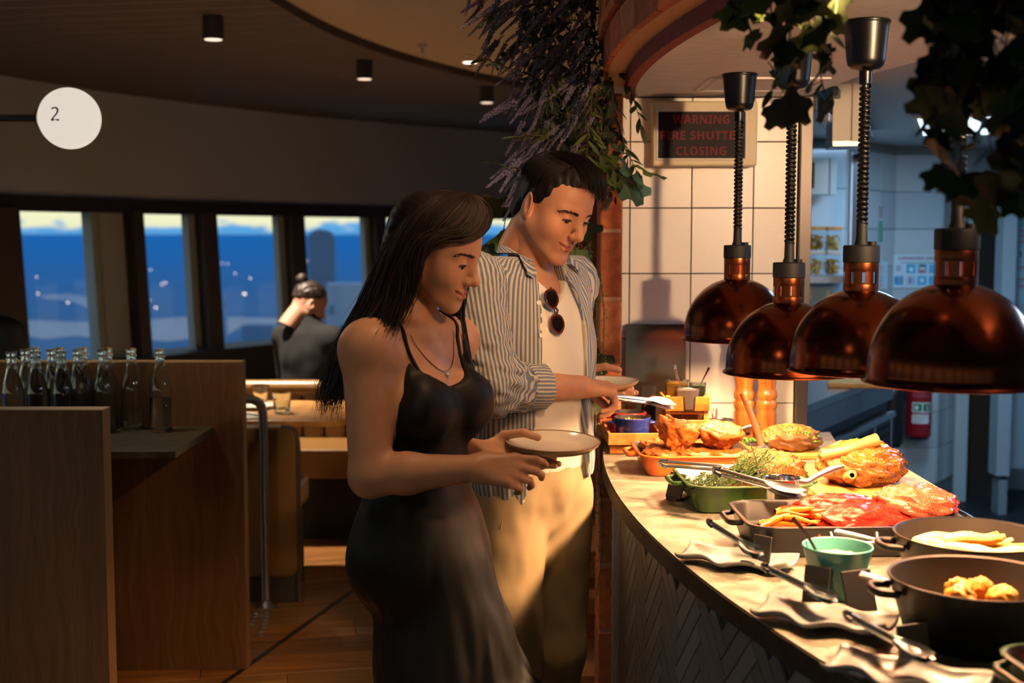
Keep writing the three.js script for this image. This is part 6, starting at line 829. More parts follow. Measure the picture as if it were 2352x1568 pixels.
// ---------------------------------------------------------------- the woman in the black dress
{
  const base = [-0.2, 0, -2.6]; const person = thing('person', 'person with long dark hair in a black strappy dress holding an empty plate', 'person', base);
  const yaw = 55 * D2R, Fw = [Math.sin(yaw), 0, Math.cos(yaw)], Lf = [Math.cos(yaw), 0, -Math.sin(yaw)], ax = (y) => [-0.2 + 0.03 * sm(0.95, 0.5, y), -2.6];
  const P = (l, u, f) => [base[0] + l * Lf[0] + f * Fw[0], u, base[2] + l * Lf[2] + f * Fw[2]];
  const loc = (x, y, z) => { const dx = x - base[0], dz = z - base[2]; return [dx * Lf[0] + dz * Lf[2], y, dx * Fw[0] + dz * Fw[2]]; };
  const skin = [0.42, 0.215, 0.125], skinM = mat('#ffffff', 0.42, { vertexColors: true, sheen: 0.25, sheenRoughness: 0.5, sheenColor: '#c98a68', specularIntensity: 0.45 });
  const hm = frame([-0.156, 1.519, -2.592], 70 * D2R, 19 * D2R, 0.03, 0.965);
  const ho = { jaw: 0.94, chin: 0.97, brow: 0.0078, slit: -0.0055, nose: 0.106, smile: 0.006, lip: 0.0058, lipColor: [0.27, 0.06, 0.05], iris: '#20120a', browY: -0.001 };
  const hf = headField(ho);
  // torso, neck and arms
  const rS = P(-0.142, 1.325, -0.006), lS = P(0.158, 1.325, -0.012), rE = [-0.277, 1.082, -2.437], rW = [-0.07, 1.102, -2.412], lE = [-0.25, 1.085, -2.82], lW = [-0.062, 1.084, -2.702];
  const neckT = apply(hm, [0, -0.055, -0.03]);
  const rot = new THREE.Matrix4().makeRotationY(yaw); const E3 = (c, r) => ell(c, r, rot);
  const torso = [[E3(P(0, 0.9, 0.012), [0.142, 0.12, 0.1]), 0], [sph(P(0.06, 0.88, -0.022), 0.08), 0.05], [sph(P(-0.06, 0.88, -0.022), 0.08), 0.05], [E3(P(0, 1.06, 0.0), [0.113, 0.14, 0.082]), 0.08], [E3(P(0, 1.21, -0.005), [0.132, 0.15, 0.092]), 0.06], [cap(P(-0.115, 1.32, -0.012), P(0.13, 1.32, -0.015), 0.048), 0.06], [cap(P(0, 1.385, -0.03), P(-0.12, 1.345, -0.02), 0.042, 0.032), 0.03], [cap(P(0, 1.385, -0.03), P(0.12, 1.345, -0.02), 0.042, 0.032), 0.03], [E3(P(-0.066, 1.205, 0.075), [0.06, 0.062, 0.055]), 0.035], [E3(P(0.066, 1.205, 0.075), [0.06, 0.062, 0.055]), 0.035], [cap(P(-0.02, 1.352, 0.045), P(-0.12, 1.365, 0.015), 0.009, 0.01), 0.03], [cap(P(0.02, 1.352, 0.045), P(0.12, 1.365, 0.015), 0.009, 0.01), 0.03]];
  const skinL = [...torso, [cap(P(0, 1.34, -0.025), neckT, 0.05, 0.046), 0.04], [cap(apply(hm, [0, -0.03, -0.03]), neckT, 0.05, 0.046), 0.03], [cap(rS, rE, 0.0505, 0.041), 0.035], [sph(rS, 0.051), 0.03], [cap(rE, rW.map((v, k) => mix(rE[k], v, 0.35)), 0.0385, 0.0385), 0.02], [cap(rW.map((v, k) => mix(rE[k], v, 0.35)), rW, 0.0385, 0.0255), 0.02], [cap(lS, lE, 0.049, 0.04), 0.035], [cap(lE, lW, 0.039, 0.0255), 0.02], [cap([-0.2, 0.4, -2.58], [-0.22, 0.1, -2.59], 0.055, 0.036), 0.03], [cap([-0.08, 0.4, -2.6], [-0.05, 0.1, -2.64], 0.055, 0.036), 0.03], [cap([-0.22, 0.05, -2.59], [-0.1, 0.03, -2.55], 0.036, 0.026), 0.03], [cap([-0.05, 0.05, -2.64], [0.08, 0.03, -2.6], 0.036, 0.026), 0.03]];
  const sf = field(skinL); const bodyColor = (x, y, z) => { const n = 1 + 0.06 * n3(x * 30, y * 30, z * 30); return skin.map(v => v * n); };
  const cutHead = (x, y, z) => { const q = V([x, y, z]).applyMatrix4(hmi).toArray(); return q; }; const hmi = hm.clone().invert();
  const bodyF = (x, y, z) => sf(x, y, z);
  const bodyG = polygonise(bodyF, [-0.42, 0.0, -2.95], [0.12, 1.5, -2.3], 0.0085, { color: bodyColor });
  const headAll = field([[hf, 0], [cap([0, -0.03, -0.03], [0, -0.14, -0.045], 0.052, 0.049), 0.035]]);
  const headG = polygonise(headAll, [-0.1, -0.14, -0.125], [0.1, 0.13, 0.135], 0.0027, { color: headColor(ho, skin), soft: 0.7 }).applyMatrix4(hm);
  const rH = handParts({ wrist: rW, dir: [1, -0.06, 0.08], palm: [0.1, -0.55, -1], thumb: [0, 1, -0.3], s: 0.92, curl: [[18, 34, 20], [28, 40, 22], [38, 44, 24], [46, 46, 26]], spread: 0.25, thumbPath: [[0.045, 0.036, 0.026], [0.072, 0.03, 0.042], [0.092, 0.02, 0.05]] });
  const lH = handParts({ wrist: lW, dir: [1, -0.17, 0.02], palm: [0, 1, 0.25], thumb: [0, 0.3, -1], s: 0.92, curl: [[-6, 4, 4], [-6, 4, 4], [-4, 6, 4], [-2, 6, 6]], spread: 0.3, thumbPath: [[0.042, 0.03, 0.038], [0.085, 0.018, 0.058], [0.12, 0.008, 0.056]] });
  const handG = [rH, lH].map(h => polygonise(h, h.lo, h.hi, 0.0032, { color: bodyColor }));
  mesh('body', merge([bodyG, headG, ...handG].map(g => shift(g, base))), skinM, person);
  const nails = []; const nailM = mat('#6e1420', 0.2);
  const hairM = mat('#120a07', 0.5, { specularIntensity: 0.5 }), hairM2 = mat('#281812', 0.55, { specularIntensity: 0.4 });
  const toLocal = new THREE.Matrix4().makeTranslation(-base[0], -base[1], -base[2]); const hmL = toLocal.clone().multiply(hm);
  faceDetails(person, hf, hmL, ho, hairM);
  // dress
  const skirt = field([[cap([-0.188, 0.93, -2.59], [-0.125, 0.44, -2.58], 0.11, 0.162), 0], [E3(P(0, 0.9, 0.012), [0.147, 0.13, 0.105]), 0.06], [cap([-0.13, 0.86, -2.57], [-0.01, 0.55, -2.56], 0.07, 0.075), 0.07], [cap([-0.14, 0.44, -2.58], [-0.12, 0.22, -2.58], 0.175, 0.2), 0.05], [cap([-0.01, 0.55, -2.56], [0.05, 0.22, -2.57], 0.075, 0.085), 0.06]]);
  const tf = field(torso);
  const neckl = (l, f) => { const a = Math.abs(l + 0.004); const fr = a < 0.083 ? 1.246 + (a / 0.083) ** 2 * 0.052 : 1.298 - Math.min(0.095, (a - 0.083) / 0.05 * 0.09); return mix(1.2, fr, sm(-0.04, 0.05, f)); };
  const dressF = (x, y, z) => { const [l, u, f] = loc(x, y, z); const fold = 0.010 * sm(1.0, 0.4, y) * n3(l * 9, y * 1.3 + l * 4, f * 9) + 0.004 * sm(1.0, 0.75, y) * n3(l * 24, y * 4, f * 24) + 0.003 * n3(l * 16, y * 10, f * 14) * sm(0.9, 1.05, y); let d = smin(tf(x, y, z) - 0.0075, skirt(x, y, z), 0.04) + fold; d = smax(d, u - neckl(l, f), 0.004); d = Math.max(d, 0.215 - y); return d; };
  const dressM = mat('#080708', 0.55, { sheen: 0.4, sheenRoughness: 0.45, sheenColor: '#4a3e34', specularIntensity: 0.5 });
  const dress = mesh('dress', shift(polygonise(dressF, [-0.45, 0.2, -2.9], [0.17, 1.32, -2.3], 0.0075, { uv: (x, y, z) => [x, y] }), base), dressM, person);
  for (const s of [-1, 1]) { const pts = []; for (let i = 0; i <= 12; i++) { const t = i / 12; const g = t < 0.55 ? [s * mix(0.083, 0.09, t / 0.55), mix(1.295, 1.4, t / 0.55), mix(0.09, 0.0, t / 0.55)] : [s * mix(0.09, 0.075, (t - 0.55) / 0.45), mix(1.4, 1.21, (t - 0.55) / 0.45), mix(0.0, -0.1, (t - 0.55) / 0.45)]; pts.push(project(sf, P(...g), 0.0022)); } mesh('strap', shift(taper(pts, [0.0042, 0.0038, 0.0038, 0.0042], 36, 6), base), dressM, dress); }
  // hair: scalp cover and long locks
  const hairline = y => y > 0.09 ? 0.2 : y > 0.05 ? mix(0.062, 0.085, (y - 0.05) / 0.04) : y > 0 ? mix(-0.004, 0.062, y / 0.05) : y > -0.06 ? mix(-0.05, -0.004, (y + 0.06) / 0.06) : -0.05;
  const capF = (x, y, z) => { const e = field([[ell([0, 0.038, -0.018], [0.079, 0.086, 0.101]), 0], [ell([0, -0.05, -0.065], [0.06, 0.08, 0.05]), 0.05]])(x, y, z) + 0.001 * n3(x * 20, y * 60, z * 20); return smax(e, z - hairline(y) - 0.004, 0.012); };
  const capG = polygonise(capF, [-0.11, -0.15, -0.14], [0.11, 0.14, 0.12], 0.004).applyMatrix4(hm);
  const px = (x, y, z) => [(x - 1176) * z / 2900 * 0.9985, 1.55 - ((y - 784) / 2900 * 0.99651 + 0.0835) * z / (0.99651 - (y - 784) / 2900 * 0.0835) , -z];
  const near = [[[1090, 450, 2.6], [1120, 478, 2.585], [1120, 514, 2.56], [1085, 547, 2.525], [1042, 552, 2.508], [1002, 543, 2.503], [958, 572, 2.5], [938, 640, 2.505], [905, 735, 2.495], [862, 780, 2.45]], [[1085, 451, 2.585], [1088, 478, 2.55], [1070, 512, 2.525], [1040, 532, 2.51], [1002, 534, 2.504], [952, 572, 2.5], [934, 640, 2.505], [920, 690, 2.51], [880, 745, 2.49], [825, 850, 2.47]], [[1066, 446, 2.58], [1040, 462, 2.54], [1005, 490, 2.515], [975, 530, 2.505], [948, 580, 2.505], [925, 640, 2.51], [895, 700, 2.515], [845, 765, 2.49], [795, 850, 2.53], [765, 930, 2.55]], [[1046, 441, 2.6], [1010, 450, 2.565], [968, 480, 2.54], [930, 535, 2.525], [905, 590, 2.527], [882, 645, 2.535], [850, 710, 2.545], [800, 785, 2.57], [760, 865, 2.6], [750, 965, 2.6]], [[1026, 438, 2.62], [985, 449, 2.6], [940, 480, 2.585], [908, 530, 2.575], [886, 580, 2.577], [865, 635, 2.585], [828, 710, 2.6], [780, 800, 2.62], [746, 880, 2.63], [745, 950, 2.63]], [[1030, 439, 2.65], [990, 449, 2.66], [950, 480, 2.665], [918, 535, 2.67], [900, 590, 2.67], [884, 640, 2.675], [862, 715, 2.68], [825, 800, 2.69], [800, 890, 2.7], [792, 950, 2.7]]];
  const far = [[[1072, 447, 2.6], [1098, 464, 2.63], [1112, 494, 2.67], [1098, 552, 2.69], [1072, 620, 2.7], [1050, 700, 2.7], [1058, 790, 2.69], [1082, 880, 2.67]], [[1066, 446, 2.63], [1090, 480, 2.68], [1080, 560, 2.7], [1055, 640, 2.7], [1042, 720, 2.69], [1052, 800, 2.675], [1072, 870, 2.65], [1098, 945, 2.64]], [[1052, 444, 2.65], [1060, 500, 2.695], [1040, 600, 2.71], [1018, 700, 2.71], [1026, 790, 2.69], [1046, 860, 2.66], [1068, 915, 2.66]]];
  const world = G => G.map(g => g.map(q => { const p = px(...q); return [p[0] - base[0], p[1], p[2] - base[2]]; }));
  const hair = mesh('hair', shift(capG, base), hairM, person);
  mesh('back_locks', strands(world(near), 2300, 0.0014, { wave: 0.017, freq: 12, fuzz: 0.012, ends: [0.7], seg: 20, rad: 3 }), hairM, hair); mesh('light_locks', strands(world(near), 600, 0.0011, { wave: 0.024, freq: 14, fuzz: 0.016, ends: [0.7], seg: 20, rad: 3 }), hairM2, hair);
  mesh('front_locks', strands(world(far), 520, 0.002, { wave: 0.011, freq: 12, fuzz: 0.01, ends: [0.7], seg: 26 }), hairM, hair);
  // earring, necklace
  const er = thing('hoop_earring', 'small silver hoop earring on the dark haired person', 'earring', apply(hm, [-0.084, -0.05, -0.004])); { const g = new THREE.TorusGeometry(0.0105, 0.0042, 10, 28); g.rotateY(0.5); mesh('hoop', g, mat('#d8cba6', 0.12, { metalness: 1 }), er); }
  const nk = []; for (let i = 0; i <= 26; i++) { const t = i / 26 * 2 - 1, a = t * 2.6; nk.push(project(sf, P(0.066 * Math.sin(a), 1.405 - 0.125 * Math.pow(Math.cos(a / 2), 3), -0.02 + 0.11 * Math.cos(a)), 0.0012)); }
  const neck = mesh('necklace', shift(tube(nk, 0.0009, 70, 5), base), mat('#b98a4a', 0.25, { metalness: 1 }), person); const pd = project(sf, P(0.0, 1.278, 0.1), 0.004); mesh('pendant', shift(new THREE.SphereGeometry(0.0042, 12, 8).translate(...pd), base), mat('#e9e2d8', 0.1, { metalness: 0.6 }), neck);
}
// plates held in the hands
const plateG = [lathe([[0, 0], [0.055, 0], [0.06, 0.002], [0.088, 0.009], [0.1, 0.018], [0.103, 0.0225], [0.1025, 0.0245]], 64), lathe([[0.1025, 0.0245], [0.1, 0.0225], [0.084, 0.0125], [0.06, 0.0065], [0.0, 0.0055]], 64), new THREE.TorusGeometry(0.1025, 0.0014, 8, 72).rotateX(Math.PI / 2).translate(0, 0.0238, 0)];
function heldPlate(label, pos, tiltX, tiltZ, s) { const t = thing('dinner_plate', label, 'plate', pos); t.rotation.set(tiltX, 0, tiltZ); t.scale.setScalar(s); mesh('underside', plateG[0], mat('#b39b72', 0.3), t); mesh('face', plateG[1], mat('#cfc3b4', 0.16, { clearcoat: 0.5 }), t); mesh('rim', plateG[2], mat('#7a5426', 0.35), t); }
heldPlate('empty cream stoneware plate held by the person in black', [0.088, 1.083, -2.715], 0.07, -0.02, 1.0);
heldPlate('cream stoneware plate held by the person in the striped shirt', [0.232, 1.146, -3.3], 0.02, 0.03, 0.98);

// ---------------------------------------------------------------- the man in the striped shirt
{
  const base = [0.045, 0, -3.1]; const person = thing('person', 'person with short dark hair in an open striped shirt reaching with tongs', 'person', base);
  const yaw = 45 * D2R, Fw = [Math.sin(yaw), 0, Math.cos(yaw)], Lf = [Math.cos(yaw), 0, -Math.sin(yaw)];
  const P = (l, u, f) => [base[0] + l * Lf[0] + f * Fw[0], u, base[2] + l * Lf[2] + f * Fw[2]];
  const loc = (x, y, z) => { const dx = x - base[0], dz = z - base[2]; return [dx * Lf[0] + dz * Lf[2], y, dx * Fw[0] + dz * Fw[2]]; };
  const skin = [0.42, 0.2, 0.12], skinM = mat('#ffffff', 0.44, { vertexColors: true, specularIntensity: 0.45 });
  const hm = frame([0.101, 1.619, -3.045], 44 * D2R, 24 * D2R, -6 * D2R, 1.0), hmi = hm.clone().invert();
  const ho = { jaw: 1.05, chin: 1.03, brow: 0.0098, slit: -0.0058, nose: 0.109, smile: 0.005, lip: 0.0052, lipColor: [0.24, 0.065, 0.055], iris: '#241409', browY: -0.0035, beard: 0.28 };
  const hf = headField(ho);
  const rS = P(-0.182, 1.43, -0.01), lS = P(0.165, 1.425, -0.015), rE = [-0.05, 1.205, -2.875], rW = [0.172, 1.182, -3.06], lE = [-0.03, 1.15, -3.4], lW = [0.15, 1.165, -3.29];
  const rot = new THREE.Matrix4().makeRotationY(yaw), E3 = (c, r) => ell(c, r, rot), neckT = apply(hm, [0, -0.06, -0.03]);
  const torso = [[E3(P(0, 0.98, -0.005), [0.155, 0.14, 0.105]), 0], [E3(P(0, 1.14, 0), [0.145, 0.16, 0.1]), 0.08], [E3(P(0, 1.3, 0), [0.165, 0.17, 0.11]), 0.08], [cap(P(-0.15, 1.43, -0.015), P(0.15, 1.43, -0.015), 0.055), 0.06], [cap(P(0, 1.5, -0.03), P(-0.14, 1.455, -0.02), 0.045, 0.035), 0.03], [cap(P(0, 1.5, -0.03), P(0.14, 1.455, -0.02), 0.045, 0.035), 0.03]];
  const tf = field(torso);
  const skinL = [[cap(P(0, 1.42, -0.02), neckT, 0.058, 0.054), 0], [cap(apply(hm, [0, -0.03, -0.03]), neckT, 0.055, 0.054), 0.03], [E3(P(0, 1.36, 0.01), [0.1, 0.1, 0.085]), 0.05], [cap(rE, rW.map((v, k) => mix(rE[k], v, 0.35)), 0.042, 0.042), 0.05], [cap(rW.map((v, k) => mix(rE[k], v, 0.35)), rW, 0.042, 0.0285), 0.02], [cap(lE, lW, 0.042, 0.029), 0.02]];
  const bodyColor = (x, y, z) => { const n = 1 + 0.06 * n3(x * 30, y * 30, z * 30); return skin.map(v => v * n); }; const sf = field(skinL);
  const bodyG = polygonise(sf, [-0.2, 1.08, -3.5], [0.3, 1.62, -2.75], 0.007, { color: bodyColor });
  const headG = polygonise(field([[hf, 0], [cap([0, -0.03, -0.03], [0, -0.14, -0.05], 0.058, 0.056), 0.035]]), [-0.1, -0.14, -0.125], [0.1, 0.13, 0.135], 0.0027, { color: headColor(ho, skin), soft: 0.7 }).applyMatrix4(hm);
  const rH = handParts({ wrist: rW, dir: [0.9, -0.1, -0.42], palm: [0.0, -1, -0.25], thumb: [-0.3, -0.2, -1], s: 1.0, curl: [[42, 48, 10], [58, 62, 30], [64, 66, 34], [66, 66, 36]], spread: 0.25, thumbPath: [[0.05, 0.032, 0.03], [0.085, 0.03, 0.05], [0.108, 0.022, 0.066]] });
  const lH = handParts({ wrist: lW, dir: [1, -0.16, 0.06], palm: [0, 1, 0.2], thumb: [0, 0.3, -1], s: 0.98, curl: [[-4, 4, 4], [-4, 4, 4], [-2, 6, 4], [0, 6, 6]], spread: 0.3, thumbPath: [[0.042, 0.03, 0.036], [0.088, 0.02, 0.056], [0.125, 0.01, 0.055]] });
  mesh('body', merge([bodyG, headG, ...[rH, lH].map(h => polygonise(h, h.lo, h.hi, 0.0034, { color: bodyColor }))].map(g => shift(g, base))), skinM, person);
  const hairM = mat('#150d0a', 0.5, { specularIntensity: 0.4 }); const toL = new THREE.Matrix4().makeTranslation(-base[0], 0, -base[2]), hmL = toL.clone().multiply(hm); faceDetails(person, hf, hmL, ho, hairM);
  // white T-shirt
  const teeF = (x, y, z) => { const [l, u, f] = loc(x, y, z); let d = tf(x, y, z) - 0.009 + 0.003 * n3(l * 12, u * 9, f * 12); d = smax(d, u - (1.5 - 1.1 * Math.max(0, 0.1 - Math.abs(l)) * (f > 0 ? 1 : 0.3)), 0.006); return Math.max(d, 0.98 - u, Math.abs(l) - 0.16); };
  mesh('t_shirt', shift(polygonise(teeF, [-0.2, 0.95, -3.35], [0.3, 1.52, -2.85], 0.0075), base), mat('#cfc8bc', 0.85, { sheen: 0.3, sheenColor: '#ffffff' }), person);
  // striped overshirt: body, sleeves, cuffs, collar, buttons
  const stripes = tex(256, 256, (u, v) => { const t = u * 4 % 1, w = t < 0.5 ? 1 : 0, n = 0.06 * tn(u, v, 30, 3, 2); const c = w > 0.5 ? hex('#55647c') : hex('#aaa193'); return c.map(k => k + n); });
  const shirtM = mat('#ffffff', 0.85, { map: stripes, sheen: 0.2, sheenColor: '#c8d0dc' }), SU = 1 / 0.038;
  const open = (u) => { const t = sm(1.5, 1.3, u), b = sm(1.2, 0.95, u); return [-0.05 - 0.035 * t - 0.03 * b, 0.04 + 0.03 * t + 0.02 * b]; };
  const shirtF = (x, y, z) => { const [l, u, f] = loc(x, y, z); const fold = 0.006 * n3(l * 14, u * 2.4, f * 14) + 0.0035 * n3(l * 30, u * 7, f * 30); const flare = 0.012 * sm(1.25, 0.95, u); let d = tf(x, y, z) - 0.021 - flare + fold; const [a, b] = open(u); const cut = Math.max(a - l, l - b, -f); d = smax(d, -cut - 0.0, 0.004); d = smax(d, u - 1.5 + 0.35 * Math.max(0, 0.07 - Math.hypot(l, f + 0.02)), 0.01); return Math.max(d, 0.925 - u + 0.03 * Math.sin(l * 12)); };
  const shirtG = polygonise(shirtF, [-0.24, 0.88, -3.4], [0.33, 1.53, -2.8], 0.0072, { uv: (x, y, z) => { const [l, u, f] = loc(x, y, z); const a = Math.atan2(l, f); return [a * 0.15 * SU, u * 8]; } });
  const shirt = mesh('shirt', shift(shirtG, base), shirtM, person);
  const sleeve = (S, E, r0, r1, extra, fwd) => { const L = [[cap(S, E, r0, r1), 0], [sph(S, r0 * 1.02), 0.03], ...extra]; const f0 = field(L), d = V(E).sub(V(S)).normalize(), n = V([0, 0, 1]).cross(d).normalize(), b = d.clone().cross(n); const F = (x, y, z) => f0(x, y, z) + 0.007 * n3(x * 18 + y * 12, y * 30, z * 18) * sm(0.06, 0.26, Math.hypot(x - S[0], y - S[1], z - S[2])) + 0.0025 * n3(x * 40, y * 40, z * 40); return [F, (x, y, z) => { const q = V([x - S[0], y - S[1], z - S[2]]); return [Math.atan2(q.dot(n), q.dot(b)) * 0.065 * SU, q.dot(d) * 8]; }]; };
  const fM = rW.map((v, k) => mix(rE[k], v, 0.42));
  { const [F, uv] = sleeve(rS, rE, 0.076, 0.064, [[cap(rE, fM.map((v, k) => mix(rE[k], v, 0.75)), 0.062, 0.056), 0.03]], 1); mesh('sleeve', shift(polygonise(F, [-0.24, 1.1, -3.12], [0.12, 1.54, -2.75], 0.0065, { uv }), base), shirtM, shirt); }
  { const d = V(fM).sub(V(rE)).normalize(); const q = new THREE.Quaternion().setFromUnitVectors(new THREE.Vector3(0, 1, 0), d); const g = lathe([[0.044, 0.035], [0.05, 0.036], [0.056, 0.032], [0.058, 0.01], [0.058, -0.022], [0.054, -0.028], [0.05, -0.024]], 40); { const p = g.attributes.position, u = g.attributes.uv; for (let i = 0; i < p.count; i++) { const a = Math.atan2(p.getZ(i), p.getX(i)); const k = 1 + 0.05 * n3(Math.cos(a) * 2, p.getY(i) * 20, Math.sin(a) * 2); p.setX(i, p.getX(i) * k); p.setZ(i, p.getZ(i) * k); u.setXY(i, a * 0.058 * SU, p.getY(i) * 8); } g.computeVertexNormals(); } g.applyQuaternion(q); g.translate(...fM); mesh('cuff', shift(g, base), shirtM, shirt); const bt = cyl(0.0055, 0.0055, 0.003, 12); bt.translate(fM[0] - 0.02, fM[1] - 0.058, fM[2] + 0.01); mesh('cuff_button', shift(bt, base), mat('#15161c', 0.3), shirt); }
  { const [F, uv] = sleeve(lS, lE, 0.064, 0.058, [[cap(lE, lW.map((v, k) => mix(lE[k], v, 0.4)), 0.062, 0.056), 0.03]], 1); mesh('sleeve', shift(polygonise(F, [-0.12, 1.05, -3.52], [0.28, 1.54, -3.1], 0.009, { uv }), base), shirtM, shirt); }
  // collar flaps
  for (const s of [-1, 1]) { const N = 18, pos = [], uv = [], idx = []; for (const o of [0, 0.003]) for (let i = 0; i <= N; i++) { const t = i / N, a = mix(Math.PI, 0.68, t), tip = sm(0.75, 1, t); for (let j = 0; j <= 6; j++) { const v = j / 6, R = mix(0.066, mix(0.082, 0.104, tip), v) + o, y = mix(mix(1.565, 1.492, t), mix(1.522, 1.44, Math.pow(t, 1.4)), v) + 0.006 * Math.sin(Math.PI * v), an = a + v * 0.10 * tip; let q = P(s * R * Math.sin(an), y, R * Math.cos(an) * 0.95 - 0.002); if (v > 0.45) { const w = project(shirtF, q, 0.006 + o), d = shirtF(...q); if (d < 0.006 + o) q = w; } pos.push(...q); uv.push((j * 0.008 + 0.3) * SU, t * 3); } } const n = (N + 1) * 7; for (let i = 0; i < N; i++) for (let j = 0; j < 6; j++) { const a = i * 7 + j; idx.push(a, a + 7, a + 1, a + 1, a + 7, a + 8, a + n, a + n + 1, a + n + 7, a + n + 1, a + n + 8, a + n + 7); } const g = new THREE.BufferGeometry(); g.setAttribute('position', new THREE.Float32BufferAttribute(pos, 3)); g.setAttribute('uv', new THREE.Float32BufferAttribute(uv, 2)); g.setIndex(idx); g.computeVertexNormals(); mesh('collar_flap', shift(g, base), shirtM, shirt); }
  for (let i = 0; i < 6; i++) { const u = 1.4 - i * 0.082, a = open(u)[0] - 0.014; const q = project(shirtF, P(a, u, 0.13), 0.001); const b = cyl(0.0055, 0.0055, 0.0025, 14); b.rotateX(Math.PI / 2); b.rotateY(yaw - 0.5); b.translate(...q); mesh('button', shift(b, base), mat('#d8d2c6', 0.3), shirt); }
  // trousers and shoes
  const legs = [[E3(P(0, 0.97, -0.005), [0.158, 0.12, 0.108]), 0], [cap(P(-0.085, 0.9, 0), P(-0.095, 0.5, 0.02), 0.095, 0.074), 0.04], [cap(P(-0.095, 0.5, 0.02), P(-0.1, 0.1, -0.02), 0.072, 0.06), 0.03], [cap(P(0.085, 0.9, 0), P(0.1, 0.5, -0.01), 0.095, 0.074), 0.04], [cap(P(0.1, 0.5, -0.01), P(0.11, 0.1, -0.06), 0.072, 0.06), 0.03], [cap(P(0, 0.86, 0.05), P(0, 0.94, 0.085), 0.03, 0.03), 0.04]]; const lf = field(legs);
  const trouF = (x, y, z) => { const [l, u, f] = loc(x, y, z); return Math.max(lf(x, y, z) - 0.006 + 0.004 * n3(l * 7, u * 5, f * 7) + 0.002 * n3(l * 18, u * 10, f * 18), 0.055 - u, u - 1.03); };
  const tr = mesh('trousers', shift(polygonise(trouF, [-0.25, 0.03, -3.4], [0.32, 1.06, -2.8], 0.0085), base), mat('#94805e', 0.85), person);
  { const a = project(trouF, P(-0.06, 0.99, 0.12), 0.001), b = project(trouF, P(-0.1, 0.86, 0.12), 0.001), c = project(trouF, P(-0.125, 0.99, 0.06), 0.001), d = project(trouF, P(-0.15, 0.86, 0.05), 0.001); mesh('pocket_seam', shift(tube([c, c.map((v, k) => mix(v, d[k], 0.5)), d], 0.0016, 14, 5), base), mat('#7d6a4c', 0.85), tr); }
  for (const [l, f] of [[-0.1, -0.02], [0.11, -0.06]]) { const F = field([[cap(P(l, 0.05, f - 0.03), P(l, 0.042, f + 0.13), 0.045, 0.036), 0], [cap(P(l, 0.09, f), P(l, 0.06, f + 0.04), 0.05, 0.04), 0.03]]); const G = (x, y, z) => Math.max(F(x, y, z), 0.002 - y); const c = P(l, 0, f); mesh('shoe', shift(polygonise(G, [c[0] - 0.2, -0.01, c[2] - 0.2], [c[0] + 0.25, 0.16, c[2] + 0.25], 0.009), base), mat('#d8d2c8', 0.6), person); }
  // hair: short sides, longer swept top
  const hl = y => y > 0.088 ? 0.2 : y > 0.06 ? mix(0.058, 0.08, (y - 0.06) / 0.028) : y > 0.0 ? mix(0.012, 0.058, y / 0.06) : y > -0.05 ? mix(-0.035, 0.004, (y + 0.05) / 0.05) : -0.035;
  const capF = (x, y, z) => { const e = field([[ell([0, 0.042, -0.016], [0.079, 0.088, 0.101]), 0], [ell([0, -0.035, -0.06], [0.058, 0.05, 0.048]), 0.04], [ell([0.01, 0.092, 0.028], [0.05, 0.034, 0.055]), 0.03]])(x, y, z) + 0.0025 * n3(x * 70, y * 20, z * 30); return smax(smax(e, z - hl(y) - 0.004 - 0.003 * n3(x * 25, 1, y * 12), 0.008), -0.075 - y + 0.2 * (z + 0.06), 0.01); };
  const hair = mesh('hair', shift(polygonise(capF, [-0.11, -0.12, -0.14], [0.11, 0.16, 0.13], 0.0036).applyMatrix4(hm), base), hairM, person);
  const scalp = field([[ell([0, 0.042, -0.016], [0.079, 0.088, 0.101]), 0], [ell([0.01, 0.092, 0.028], [0.05, 0.034, 0.055]), 0.03]]), on = (p, o = 0.001) => project(scalp, p, o);
  const fringe = []; for (let k = 0; k < 5; k++) { const x = -0.05 + k * 0.026; fringe.push([on([x * 0.9 - 0.005, 0.128, -0.05], -0.002), on([x - 0.005, 0.137, 0.005]), on([x + 0.006, 0.132, 0.05], 0.002), on([x + 0.012, 0.112, 0.082], 0.003), [x + 0.022, 0.078 - 0.008 * k, 0.094 - 0.005 * Math.abs(k - 2)]]); }
  mesh('fringe', strands(fringe, 700, 0.0014, { wave: 0.005, freq: 9, fuzz: 0.0065, ends: [0.7], seg: 14 }).applyMatrix4(hmL), hairM, hair);
  const side = s => { const g = []; for (let k = 0; k < 5; k++) { const z = 0.04 - k * 0.035; g.push([on([s * 0.045, 0.122, z], -0.001), on([s * 0.07, 0.098, z - 0.004]), on([s * 0.08, 0.062, z - 0.012]), on([s * 0.08, 0.03, z - 0.02], 0.0)]); } return g; };
  for (const s of [-1, 1]) mesh('side_hair', strands(side(s), 320, 0.0012, { wave: 0.001, freq: 8, fuzz: 0.0025, ends: [0.6], seg: 10 }).applyMatrix4(hmL), hairM, hair);
